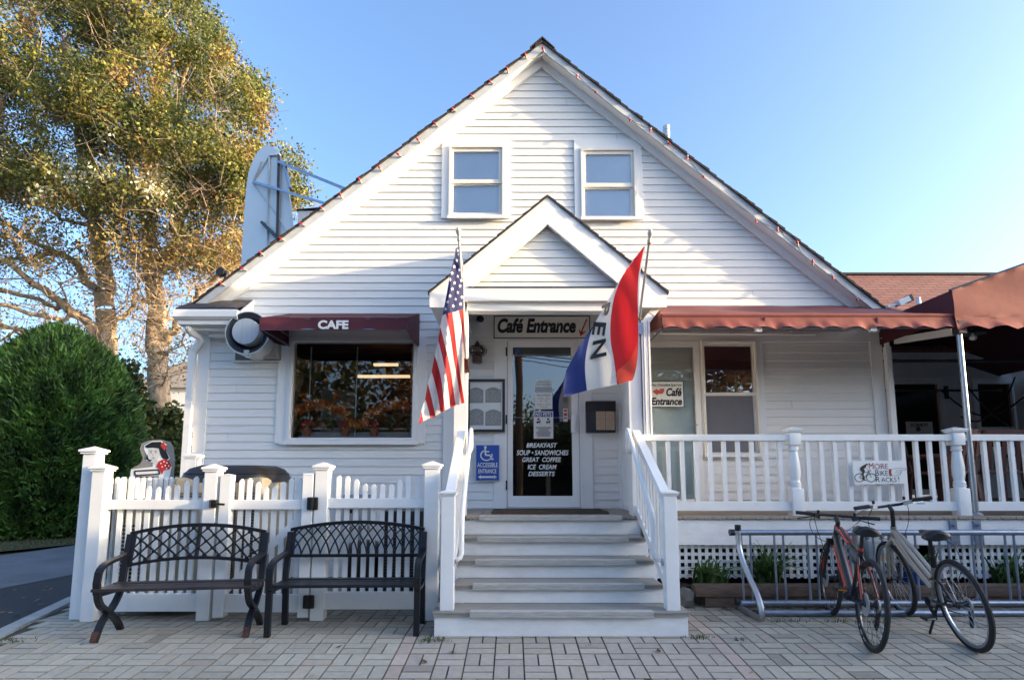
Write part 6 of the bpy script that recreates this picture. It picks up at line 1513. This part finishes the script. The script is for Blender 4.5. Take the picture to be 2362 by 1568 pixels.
for cx, cy in ((310,480),(293,520),(328,540),(279,563),(315,584),(265,605),(295,627),(340,610),(331,648),(280,667),(316,690),(344,720),(265,712),(302,734),(249,752),(334,765),(287,778),(236,798),(322,440),(316,415)):
    a, b = c5(cx, cy); star(stars, a, b, 21, rr.uniform(-.25,.25))
red.build('red_stripes', FRED, uf, True, fix=False); wht.build('white_stripes', FWH, uf, True, fix=False); cnt = nav.build('canton', FBL, uf, True, fix=False); stars.build('stars', SIGNW, cnt, fix=False)
p0, p1 = at(1076,846,5.86), at(1058.5,553,5.30); m = MB(); m.tube([p0, p1], [.014,.012], 12); m.build('pole', POLE, uf, smooth=True)
dd = (p1-p0).normalized(); m = MB(); M3 = dd.to_track_quat('Z','Y').to_matrix()
def tilted_lathe(mb, prof, o, M3, n=14):
    vs = []; fs = []
    for r, h in prof:
        for j in range(n): vs.append(o + M3 @ Vector((r*math.cos(6.2832*j/n), r*math.sin(6.2832*j/n), h)))
    for i in range(len(prof)-1):
        for j in range(n): fs.append((i*n+j,i*n+(j+1)%n,(i+1)*n+(j+1)%n,(i+1)*n+j))
    mb.add(vs, fs+[tuple((len(prof)-1)*n+j for j in range(n))])
FIN = [(.014,-.015),(.020,-.008),(.020,.012),(.014,.020),(.014,.035),(.022,.055),(.028,.08),(.024,.10),(.010,.112),(.002,.115)]
tilted_lathe(m, FIN, p1, M3); m.build('finial', POLE, uf, smooth=True)
m = MB(); m.bar(p0-dd*.02, p0+dd*.09, .04, .04); m.box(p0.x-.03,p0.x+.03,5.855,5.869,p0.z-.06,p0.z+.06); m.build('bracket', COPPER, uf)
of = thing('open_flag', 'red white and blue lettered flag on a pole at the right porch column', 'flag', at(1474,740,5.84))
YO = 5.40
def og(cx, cy):
    u, v = 944.6+cx/2.8456, 432.9+cy/2.8456
    d = .03*math.sin(u*.035+v*.012) + .012*math.sin(u*.09-v*.02+1) - (u-1390)*.0006
    return at(u, v, YO + d)
rb = bnd([(1540,385),(1505,560),(1497,720),(1500,950),(1490,1130),(1462,1262)], 24); rw = bnd([(1538,385),(1420,540),(1350,690),(1320,850),(1318,1000),(1340,1130),(1362,1290)], 24)
wb_ = bnd([(1538,384),(1400,575),(1290,760),(1200,920),(1165,1050),(1150,1180),(1163,1330)], 24); bl2 = bnd([(1205,905),(1150,985),(1100,1062),(1058,1140),(1022,1215),(1012,1290),(1008,1374)], 24)
wb2 = bnd([(1208,902),(1165,1050),(1150,1180),(1163,1330)], 24)
m = MB(); strip(m, rw, rb, og, 5); m.build('red_field', ORED, of, True, fix=False)
m = MB(); strip(m, wb_, rw, og, 6); wf = m.build('white_field', FWH, of, True, fix=False)
m = MB(); strip(m, bl2, wb2, og, 5); m.build('blue_field', OBL, of, True, fix=False)
m = MB(); strip(m, bnd([(1539,388),(1506,560),(1498,715),(1500,820)],14), bnd([(1546,388),(1513,560),(1506,715),(1508,820)],14), og, 1); m.build('hoist_hem', FWH, of, True, fix=False)
def fold(cx, cy): p = og(cx, cy); return p + Vector((0,-.012,0))
m = MB(); strip(m, bnd([(1497,1010),(1440,1130),(1352,1215),(1372,1288)],10), bnd([(1499,1020),(1492,1130),(1478,1210),(1461,1264)],10), fold, 3); m.build('folded_corner', clothmat('flag_backlit_red', (.75,.10,.06)), of, True, fix=False)
def glyph(mb, ch, quad, dd_=.012):
    vs, fs = text_mesh(ch, 0, .03); b = len(mb.v); Q = quad
    for a, b_ in vs:
        # letter's right runs down the flag, its top points to the right
        p = (Vector(Q[0])*(1-a)*(1-b_)+Vector(Q[1])*a*(1-b_)+Vector(Q[2])*a*b_+Vector(Q[3])*(1-a)*b_); mb.v.append(tuple(og(p.x, p.y)+Vector((0,-dd_,0))))
    for f in fs: mb.f.append([i+b for i in f]); mb.m.append(0)
m = MB()
glyph(m, 'P', [(1262,775),(1246,842),(1300,842),(1318,750)])
glyph(m, 'E', [(1206,882),(1192,966),(1276,976),(1290,888)])
glyph(m, 'N', [(1202,1010),(1184,1128),(1290,1104),(1286,990)])
m.build('lettering', INK, wf, fix=False)
p0, p1 = at(1474,735,5.86), at(1497,556,5.32); pe = p0+(p0-p1)*.18; m = MB(); m.tube([pe, p1], [.014,.012], 12); m.build('pole', CHROME, of, smooth=True)
dd = (p1-p0).normalized(); m = MB(); tilted_lathe(m, FIN, p1, dd.to_track_quat('Z','Y').to_matrix()); m.build('finial', POLE, of, smooth=True)
m = MB(); tilted_lathe(m, [(.02,-.01),(.02,.01)], p0, dd.to_track_quat('Z','Y').to_matrix()); tilted_lathe(m, [(.018,-.01),(.018,.01)], p1-dd*.02, dd.to_track_quat('Z','Y').to_matrix()); m.build('brass_ring', M('brass', (.45,.27,.10), .3, .1, metal=.8), of)
m = MB(); m.bar(pe-dd*.02, pe+dd*.08, .04, .04); m.box(pe.x-.03,pe.x+.03,5.83,5.868,pe.z-.06,pe.z+.06); m.build('bracket', GALV, of)
# ================================================================ trees and far things
def tubes_np(P0, P1, R0, R1, k):
    """a frustum per segment, all at once"""
    P0, P1 = np.asarray(P0), np.asarray(P1); d = P1-P0; L = np.linalg.norm(d, axis=1, keepdims=True); L[L == 0] = 1; d = d/L
    ref = np.where(np.abs(d[:, 2:3]) < .9, np.array([[0,0,1.]]), np.array([[1.,0,0]])); a = np.cross(d, ref); a /= np.linalg.norm(a, axis=1, keepdims=True); b = np.cross(d, a)
    an = np.arange(k)*2*np.pi/k; ca, sa = np.cos(an), np.sin(an)
    ring = a[:, None, :]*ca[None, :, None] + b[:, None, :]*sa[None, :, None]
    V = np.concatenate([P0[:, None, :]+ring*np.asarray(R0)[:, None, None], P1[:, None, :]+ring*np.asarray(R1)[:, None, None]], axis=1).reshape(-1, 3)
    n = len(P0); base = (np.arange(n)*2*k)[:, None]; j = np.arange(k)[None, :]; j2 = (j+1) % k
    F = np.stack([base+j, base+j2, base+k+j2, base+k+j], axis=2).reshape(-1, 4); return V, F
def grow(trunks, targets, jit=.12, seg=.45, rng_=None):
    """each target is joined to the nearest node below it: gives limbs, branches and twigs"""
    pos = []; par = []
    for tr in trunks:
        prev = -1 if not pos or tr[0] is not None else -1
        last = -1 if not pos else int(np.argmin([np.sum((q-np.array(tr[0], float))**2) for q in pos]))
        for p in tr: pos.append(np.array(p, float)); par.append(last); last = len(pos)-1
    buf = np.zeros((60000, 3)); n = len(pos); buf[:n] = np.array(pos); tips = []
    for t in targets:
        d = buf[:n]-t; dist = np.sqrt((d*d).sum(1)); rise = d[:, 2]; cost = dist + np.where(rise > -.1*dist, (rise+.1*dist)*1.3, 0); i = int(cost.argmin()); D = dist[i]; k = max(1, int(D/seg)); p = buf[i].copy(); v = t-p; last = i
        side = rng_.normal(0, 1, 3); side -= v*side.dot(v)/(v.dot(v)+1e-9); side *= .12*D/(np.linalg.norm(side)+1e-9)
        for s in range(1, k+1):
            f = s/k; q = p+v*f+side*math.sin(math.pi*f)+rng_.normal(0, jit*.35*seg, 3)*(1 if s < k else 0); buf[n] = q; par.append(last); last = n; n += 1
        tips.append(last)
    return buf[:n].copy(), np.array(par), np.array(tips)
def radii(pos, par, r_tip, ex, cap):
    w_ = np.zeros(len(pos)); ch = np.zeros(len(pos), int)
    for i in range(len(pos)-1, -1, -1):
        if w_[i] == 0: w_[i] = 1
        if par[i] >= 0: w_[par[i]] += w_[i]
    return np.minimum(r_tip*w_**ex, cap)
def pjn(P):
    z = P[:, 2]-H; d = P[:, 1]*CT+z*ST; return PX+FPX*P[:, 0]/d, PY-FPX*(-P[:, 1]*ST+z*CT)/d
def inpoly(u, v, poly):
    r = np.zeros(len(u), bool); n = len(poly); j = n-1
    for i in range(n):
        xi, yi = poly[i]; xj, yj = poly[j]; c = ((yi > v) != (yj > v)) & (u < (xj-xi)*(v-yi)/(yj-yi+1e-9)+xi); r ^= c; j = i
    return r
def leaves_np(C, per, spread, size, colfn, rng_, aspect=.62):
    n = len(C)*per; P = np.repeat(C, per, axis=0)+rng_.normal(0, 1, (n, 3))*np.repeat(spread, per)[:, None]
    a = rng_.normal(0, 1, (n, 3)); a[:, 2] -= .5; a /= np.linalg.norm(a, axis=1, keepdims=True); b = np.cross(a, rng_.normal(0, 1, (n, 3))); b /= np.linalg.norm(b, axis=1, keepdims=True)
    s = size*rng_.uniform(.6, 1.35, (n, 1)); V = np.stack([P-a*s, P+b*s*aspect, P+a*s, P-b*s*aspect], axis=1).reshape(-1, 3)
    F = np.arange(n*4).reshape(-1, 4); return V, F, (colfn(P, per) if colfn is poplar_cols else colfn(P))
def tree(label, trunk_uv, YT, crown, trunk_r, seed, limbs=(), base_z=-.14, grp='poplar trees beside the driveway'):
    g_ = np.random.default_rng(seed)
    t = thing('poplar_tree', label, 'tree', gr(trunk_uv[0][0], 1180) if False else (at(trunk_uv[0][0], 1150, YT).x, YT, base_z), group=grp)
    tr = []
    for (u, v), (u2, v2) in zip(trunk_uv[:-1], trunk_uv[1:]):
        for f in np.linspace(0, 1, 6)[:-1]: p = at(u+(u2-u)*f, v+(v2-v)*f, YT); tr.append(np.array(p)+g_.normal(0, .04, 3))
    tr.append(np.array(at(*trunk_uv[-1], YT))); tr[0][2] = base_z
    LB = []
    for uvs, dy, r0_, r1_ in limbs:
        P_ = [Vector(at(u, v, YT+dy*i/(len(uvs)-1))) for i, (u, v) in enumerate(uvs)]; pts_ = []
        for a, b in zip(P_[:-1], P_[1:]):
            for f in np.linspace(0, 1, 5)[:-1]: pts_.append(np.array(a.lerp(b, float(f)))+g_.normal(0, .05, 3))
        pts_.append(np.array(P_[-1])); LB.append((pts_, r0_, r1_))
    T = []
    for poly, n, sy in crown:
        us_, vs_ = [q[0] for q in poly], [q[1] for q in poly]; got = 0
        while got < n:
            u, v = g_.uniform(min(us_), max(us_), 400), g_.uniform(min(vs_), max(vs_), 400); ok = inpoly(u, v, poly); 
            for a, b in zip(u[ok], v[ok]):
                if got >= n: break
                T.append(np.array(at(a, b, YT+float(np.clip(g_.normal(0, sy), -2*sy, 2*sy))))); got += 1
    T = np.array(T); c = np.array(tr+[p for l_ in LB for p in l_[0]]); d = np.sqrt(((T[:, None, :]-c[None, :, :])**2).sum(2)).min(1)
    first = g_.permutation(len(T)); k1 = int(len(T)*.16); order = np.concatenate([first[:k1][np.argsort(d[first[:k1]])], first[k1:][np.argsort(d[first[k1:]])]])
    pos, par, tips = grow([tr]+[l_[0] for l_ in LB], T[order], rng_=g_); R = radii(pos, par, .0075, .45, trunk_r)
    nt_ = len(tr); R[:nt_] = np.maximum(R[:nt_], np.linspace(trunk_r*1.1, trunk_r*.35, nt_))
    o_ = nt_
    for pts_, r0_, r1_ in LB: R[o_:o_+len(pts_)] = np.linspace(r0_, r1_, len(pts_)); o_ += len(pts_)
    R[o_:] = np.minimum(R[o_:], .085)
    seg = np.where(par >= 0)[0]; p0, p1, r0, r1 = pos[par[seg]], pos[seg], np.minimum(R[par[seg]], R[seg]*1.8), R[seg]
    r0[:nt_-1] = R[par[seg[:nt_-1]]]
    big = r1 > .03; V1, F1 = tubes_np(p0[big], p1[big], r0[big], r1[big], 9); V2, F2 = tubes_np(p0[~big], p1[~big], r0[~big], r1[~big], 4)
    np_mesh('trunk', V1, F1, BARK, t).data.shade_smooth(); np_mesh('branches', V2, F2, BARK, t)
    # fine twigs
    tp = pos[tips]; uq, vq = pjn(tp); q0 = np.concatenate([np.repeat(tp[vq < 470], 3, 0), np.repeat(tp[vq >= 470], 2, 0)]); dv = g_.normal(0, .28, q0.shape); dv[:, 2] += .08; V3, F3 = tubes_np(q0, q0+dv, np.full(len(q0), .0055), np.full(len(q0), .003), 3); np_mesh('twigs', V3, F3, BARK, t)
    return t, tp, g_
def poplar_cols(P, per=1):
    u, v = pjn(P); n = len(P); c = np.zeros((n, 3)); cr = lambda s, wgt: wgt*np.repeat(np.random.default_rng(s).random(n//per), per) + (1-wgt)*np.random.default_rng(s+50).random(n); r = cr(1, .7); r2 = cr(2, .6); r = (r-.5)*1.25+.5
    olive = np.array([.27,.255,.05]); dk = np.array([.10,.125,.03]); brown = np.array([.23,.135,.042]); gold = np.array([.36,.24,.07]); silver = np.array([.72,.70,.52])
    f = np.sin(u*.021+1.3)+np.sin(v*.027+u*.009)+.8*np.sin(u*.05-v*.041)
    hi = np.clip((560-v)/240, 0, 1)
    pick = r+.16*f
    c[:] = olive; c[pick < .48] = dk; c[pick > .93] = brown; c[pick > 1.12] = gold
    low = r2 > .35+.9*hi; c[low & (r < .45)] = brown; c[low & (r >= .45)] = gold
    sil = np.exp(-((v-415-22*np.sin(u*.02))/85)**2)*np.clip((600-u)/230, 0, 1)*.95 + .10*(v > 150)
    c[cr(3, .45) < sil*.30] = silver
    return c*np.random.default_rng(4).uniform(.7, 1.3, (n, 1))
CR = [[(200,-60),(230,-80),(455,-80),(500,60),(530,105),(560,150),(592,150),(600,200),(612,236),(590,320),(555,420),(520,470),(300,470),(200,400),(180,200)], 
      [(250,430),(540,430),(580,340),(600,330),(610,400),(580,520),(560,600),(540,640),(260,600)], [(560,470),(640,335),(655,345),(700,380),(712,440),(690,500),(610,560)], [(300,600),(560,560),(590,610),(470,690),(450,860),(330,900),(300,760)]]
t1, tp1, g1 = tree('tall autumn poplar with ivy on its trunk, the one nearer the house', [(368,1170),(368,1000),(366,850),(362,720),(352,600),(338,500),(345,380),(360,230),(370,60)], 16.5, [(CR[0],820,1.5),(CR[1],520,1.3),(CR[2],60,.8),(CR[3],560,1.2)], .30, 3, [([(366,800),(410,745),(462,665),(530,620),(600,565)],-1.0,.13,.03),([(355,640),(400,560),(430,470),(470,400),(520,330)],-.8,.13,.03),([(345,520),(310,420),(290,300),(270,150)],.8,.14,.04),([(352,330),(410,220),(440,120)],-.6,.10,.03)])
CL = [[(-330,-80),(200,-80),(235,40),(205,120),(225,260),(190,400),(-330,400)], [(-330,380),(200,380),(300,440),(280,600),(-330,600)], [(-330,600),(230,590),(320,640),(300,800),(160,820),(-330,760)]]
t2, tp2, g2 = tree('spreading autumn poplar with bare lower limbs behind the round evergreen', [(262,1170),(258,1000),(254,860),(246,740),(240,640),(225,540),(205,420),(180,280),(150,100)], 17.2, [(CL[0],820,1.6),(CL[1],560,1.5),(CL[2],680,1.4)], .34, 5, [([(258,860),(200,745),(120,690),(40,620),(-60,560)],-1.2,.17,.05),([(242,690),(170,610),(80,560),(-40,470)],.8,.13,.04),([(225,540),(170,470),(100,400),(0,330)],-1.0,.12,.035),([(205,420),(215,300),(230,180)],.6,.11,.03),([(262,760),(310,690),(330,640)],.5,.08,.03)])
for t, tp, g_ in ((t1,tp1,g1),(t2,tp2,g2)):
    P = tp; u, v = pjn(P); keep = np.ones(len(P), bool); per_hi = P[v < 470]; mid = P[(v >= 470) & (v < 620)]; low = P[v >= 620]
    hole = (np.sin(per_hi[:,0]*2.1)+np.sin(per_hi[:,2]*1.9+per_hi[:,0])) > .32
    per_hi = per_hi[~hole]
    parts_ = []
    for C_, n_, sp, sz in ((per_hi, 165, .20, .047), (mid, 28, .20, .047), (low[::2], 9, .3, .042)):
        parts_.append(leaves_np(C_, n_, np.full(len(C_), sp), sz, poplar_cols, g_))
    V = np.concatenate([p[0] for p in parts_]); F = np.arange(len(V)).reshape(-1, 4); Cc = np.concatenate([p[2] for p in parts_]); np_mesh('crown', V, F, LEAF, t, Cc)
# ivy on the trunks
def ivy(label, uv, Y, wid, seed):
    g_ = np.random.default_rng(seed); C_ = []
    for (u, v), (u2, v2) in zip(uv[:-1], uv[1:]):
        for f in np.linspace(0, 1, 34): a = g_.uniform(0, 6.28); p = np.array(at(u+(u2-u)*f, v+(v2-v)*f, Y)); C_.append(p+np.array([math.cos(a)*wid, math.sin(a)*wid-.1, 0]))
    def cf(P): return np.array([[.05,.085,.02],[.09,.12,.03],[.03,.055,.015],[.14,.15,.04]])[g_.integers(0,4,len(P))]*g_.uniform(.7,1.3,(len(P),1))
    V, F, Cc = leaves_np(np.array(C_), 130, np.full(len(C_), .17), .075, cf, g_, .8); tag(np_mesh('ivy', V, F, LEAF, None, Cc), label, 'ivy', 'ivy on the poplar trunks')
ivy('dense ivy wrapping the foot of the trunk nearer the house', [(372,1150),(371,1040),(369,950)], 16.3, .38, 8)
ivy('ivy climbing the trunk beside the round evergreen', [(330,1130),(300,960),(275,850)], 16.9, .28, 9)
# round evergreen
YE = 13.2
ev = thing('evergreen_shrub', 'large round clipped evergreen shrub beside the driveway', 'shrub', (at(130,1200,YE).x, YE, -.1))
cx_ = at(120,1000,YE).x; ztop = at(130,750,YE).z-.12; rx = (at(322,980,YE).x-cx_)*.85
g_ = np.random.default_rng(21); n = 15000
th_ = g_.uniform(0, 2*np.pi, n); hh = g_.random(n)**.9; 
def prof_r(h): return np.where(h < .42, .88+.12*np.sin(np.pi*h/.84), np.clip(1-((h-.42)/.58)**1.75, 0, 1)**.62)
lump = 1+.05*np.sin(th_*3+hh*4+2)+.03*np.sin(th_*21+hh*31)+.05*np.sin(th_*5+hh*7)+.045*np.sin(th_*9-hh*13+1)+.04*np.sin(th_*14+hh*23)
r_ = rx*prof_r(hh)*lump*(1-.16*g_.random(n)**2)
Pn = np.stack([cx_+r_*np.cos(th_), YE+r_*np.sin(th_)*.95, -.05+(ztop+.05)*hh], 1)
out_ = np.stack([np.cos(th_)*prof_r(hh), np.sin(th_)*prof_r(hh), .55+.5*hh], 1); out_ /= np.linalg.norm(out_, axis=1, keepdims=True)
Vs = []; Cs = []
for k in range(7):
    a = out_+g_.normal(0, .42, (n, 3)); a /= np.linalg.norm(a, axis=1, keepdims=True); b = np.cross(a, g_.normal(0, 1, (n, 3))); b /= np.linalg.norm(b, axis=1, keepdims=True); s = g_.uniform(.07, .16, (n, 1)) + (g_.random((n,1)) < .012)*.10; p = Pn+g_.normal(0, .04, (n, 3))
    Vs.append(np.stack([p-b*s*.16, p+b*s*.16, p+a*s+b*s*.05, p+a*s-b*s*.05], 1).reshape(-1, 3))
    cl = np.clip(.5+.5*np.sin(th_*6+hh*17)*np.sin(th_*11-hh*9)+g_.normal(0,.25,n), 0, 1)[:, None]; Cs.append((np.array([.025,.06,.017])*(1-cl)+np.array([.135,.27,.045])*cl)*g_.uniform(.65,1.35,(n,1))*np.where(g_.random((n,1)) < .04, np.array([[1.5,.8,.8]]), 1.0))
V = np.concatenate(Vs); np_mesh('foliage', V, np.arange(len(V)).reshape(-1,4), NEEDLE, ev, np.concatenate(Cs))
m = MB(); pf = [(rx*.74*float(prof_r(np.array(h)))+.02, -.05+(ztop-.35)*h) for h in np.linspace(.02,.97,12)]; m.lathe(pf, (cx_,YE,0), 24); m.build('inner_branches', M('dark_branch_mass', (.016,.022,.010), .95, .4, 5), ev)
# far white building behind the trees, and a parked car
fb = thing('white_house', 'distant white house sunlit behind the poplar trunks', 'house', (-20, 33, 0))
x0, x1, z1 = at(300,1000,33).x, at(560,1000,33).x, at(380,895,33).z
m = MB(); m.box(x0, x1, 33, 41, -.14, z1); m.build('wall', M('sunlit_white_wall', (.78,.74,.72), .7, .06, 1), fb)
m = MB(); m.prism([(x0-.4,z1),(x1+.4,z1),((x0+x1)/2,z1+1.6)], 32.7, 41.3); m.build('roof', M('far_grey_shingle', (.40,.36,.34), .9, .15, 2), fb)
for k in range(3):
    m = MB(); xx = x0+(x1-x0)*(.2+.3*k); m.frame(xx-.5, xx+.5, 1.6, 3.1, .08, 32.95, 33.0); wn = m.build('window', TRIM, fb); m = MB(); m.box(xx-.42,xx+.42,32.97,32.99,1.68,3.02); m.build('pane', M('far_pane', (.05,.06,.08), .1) if 'far_pane' not in bpy.data.materials else bpy.data.materials['far_pane'], wn)
cr = thing('parked_car', 'pale silver parked car half hidden behind the evergreen shrub', 'car', (at(-60,1190,19).x, 19, -.1))
cxx = at(-25,1190,19).x
CAR = M('silver_car_paint', (.48,.50,.53), .3, .05, 2, metal=.3, coat=.5); m = MB()
sd_ = [(-2.2,.35),(-2.15,.75),(-1.5,.88),(-.9,1.38),(.55,1.42),(1.35,.98),(2.1,.85),(2.2,.5),(2.15,.28),(-2.1,.28)]
m.prism([(cxx-1.6+a, b-.1) for a, b in sd_], 18.2, 19.9); m.build('body', CAR, cr)
for a in (-1.35, 1.35):
    for y in (18.17, 19.75):
        m = MB(); m.lathe([(.32,0),(.32,.18)], (cxx-1.6+a, y, .22), 20, 'Y'); wl = m.build('wheel', RUBBER, cr); m = MB(); m.lathe([(.20,-.01),(.20,.0)], (cxx-1.6+a, y-.001, .22), 16, 'Y'); m.build('rim', ALU, wl)
m = MB(); m.prism([(cxx-1.6+a, b-.1) for a, b in ((-1.3,.92),(-.82,1.32),(.5,1.36),(1.15,.98))], 18.19, 18.1999); m.build('side_window', M('car_glass', (.02,.025,.03), .05), cr)
# fallen leaves
V = []; F = []; Cc = []; rr = random.Random(31)
spots = [(gr(rr.uniform(0,160), rr.uniform(1340,1440), -.098), -.098) for _ in range(26)] + [(gr(rr.uniform(200,980), rr.uniform(1405,1440)), 0) for _ in range(14)] + [(Vector((rr.uniform(1.9,3.2), rr.uniform(5.36,5.49), 0)), 0) for _ in range(46)] + [(Vector((rr.uniform(-3.5,4), rr.uniform(3.3,4.4), 0)), 0) for _ in range(22)]
for p, z in spots:
    a = rr.uniform(0, 6.28); s = rr.uniform(.016,.04); d = Vector((math.cos(a),math.sin(a),rr.uniform(-.3,.3)))*s; e = Vector((-math.sin(a),math.cos(a),rr.uniform(-.3,.3)))*s*.55; c = Vector((p.x,p.y,z+.012+(gz(p.y) if z == 0 else 0))); k = len(V)
    V += [c-d, c+e, c+d, c-e]; F.append((k,k+1,k+2,k+3)); Cc.append(rr.choice([[.20,.11,.05],[.30,.19,.08],[.13,.07,.035],[.36,.28,.17]]))
tag(np_mesh('fallen_leaves', [tuple(q) for q in V], F, LEAF, None, np.array(Cc)), 'dry fallen leaves scattered on the asphalt and pavers', 'leaves', kind='stuff')
# ================================================================ across the street (behind the camera): what the glass reflects, and an added block that shades the forecourt
nb = thing('added_shade_block', 'plain low building further along the street right of the cafe', 'building', (18, -4, 0))
m = MB(); m.box(14, 24, -14, 3.2, -.5, 3.45); m.box(14, 24, 4.1, 6.6, -.5, 4.05); m.build('wall', M('shade_block_wall', (.30,.27,.23), .8, .1, 1), nb); m = MB(); m.box(13.7, 24.3, -14.3, 3.5, 3.455, 3.65); m.build('roof', ROOF, nb)  # unseen boxes added and sized to block the low sun
sh = thing('street_shop', 'long dark shingled shop across the street, seen only in the glass', 'building', (0, -38, 0))
m = MB(); m.box(-26, 24, -46, -38, -.6, 4.3); m.build('wall', M('dark_brown_shingles', (.035,.027,.022), .9, .2, 2), sh); m = MB(); m.prismx([(-37.4,4.301),(-46.6,4.301),(-42,6.2)], -26.5, 24.5); m.build('roof', ROOF, sh)
up = thing('utility_pole', 'brown wooden utility pole with wires across the street', 'utility pole', (.32, -12, 0))
m = MB(); m.tube([(.32,-12,-.6),(.32,-12,4.5),(.30,-12,9.2)], [.17,.155,.13], 14); m.build('pole', M('brown_pole_wood', (.17,.085,.045), .9, .3, 6, .4, 20, stretch=(4,4,.6)), up, smooth=True)
m = MB(); m.box(-.9,1.5,-12.2,-12.1,8.5,8.62); m.build('crossarm', WOODT, up)
m = MB()
for z, dz, x2, r in ((8.7,.2,30,.02),(8.2,-.6,30,.02),(7.9,-1.2,26,.025),(6.9,-.3,30,.03),(6.75,-.45,30,.025),(6.6,-.9,24,.02),(8.6,.0,-30,.02),(6.8,0,-30,.03)):
    m.tube([(.3+(x2-.3)*i/14, -12-(1.5*i/14), z+dz*i/14-.9*math.sin(math.pi*i/14)) for i in range(15)], r, 5)
m.build('wire', BLACK, up)
g_ = np.random.default_rng(77)
def plain_tree(label, x, y, h, r, cols, n=2600):
    t = thing('street_tree', label, 'tree', (x, y, -.5), group='trees across the street')
    m = MB(); m.tube([(x,y,-.6),(x+.1,y,h*.35),(x+.3,y+.2,h*.75)], [.22,.17,.06], 10)
    for k in range(7): a = k*2.4; m.tube([(x+.1,y,h*(.3+.05*k)),(x+.1+r*.5*math.cos(a),y+r*.5*math.sin(a),h*(.5+.06*k))], [.09,.03], 6)
    m.build('trunk', BARK, t)
    cl = g_.normal(0, 1, (60, 3)); cl /= np.linalg.norm(cl, axis=1, keepdims=True); cl *= g_.random((60,1))**.4; C_ = np.array([x,y,h*.62])+cl*np.array([r,r,h*.40])
    def cf(P): return np.array(cols)[g_.integers(0,len(cols),len(P))]*g_.uniform(.7,1.3,(len(P),1))
    V, F, Cc = leaves_np(C_, n//60, np.full(60, r*.17), .17, cf, g_, .7); np_mesh('crown', V, F, LEAF, t, Cc)
GR = [[.06,.08,.025],[.10,.10,.03],[.14,.10,.03]]; ORG_ = [[.22,.10,.03],[.28,.14,.03],[.12,.09,.03],[.30,.12,.03]]
plain_tree('green street tree across the road, seen only in the glass', -9, -9, 8.5, 3.2, GR); plain_tree('orange autumn street tree across the road, seen only in the glass', -5.2, -15, 9, 3.6, ORG_); plain_tree('tall mixed street tree across the road, seen only in the glass', -13, -16, 11, 4, GR+ORG_)
plain_tree('street tree right of the pole, seen only in the side window glass', 9.5, -13, 8.2, 3.0, ORG_); plain_tree('green street tree far right across the road, seen only in the glass', 15.5, -17, 8.5, 3.4, GR)
for k in range(14): plain_tree('low dark tree of the row beyond the street, seen only in the glass', -34+k*5.2+g_.uniform(-1,1), -36+g_.uniform(-3,3), g_.uniform(6.5,8.5), 4.0, GR, 3000)
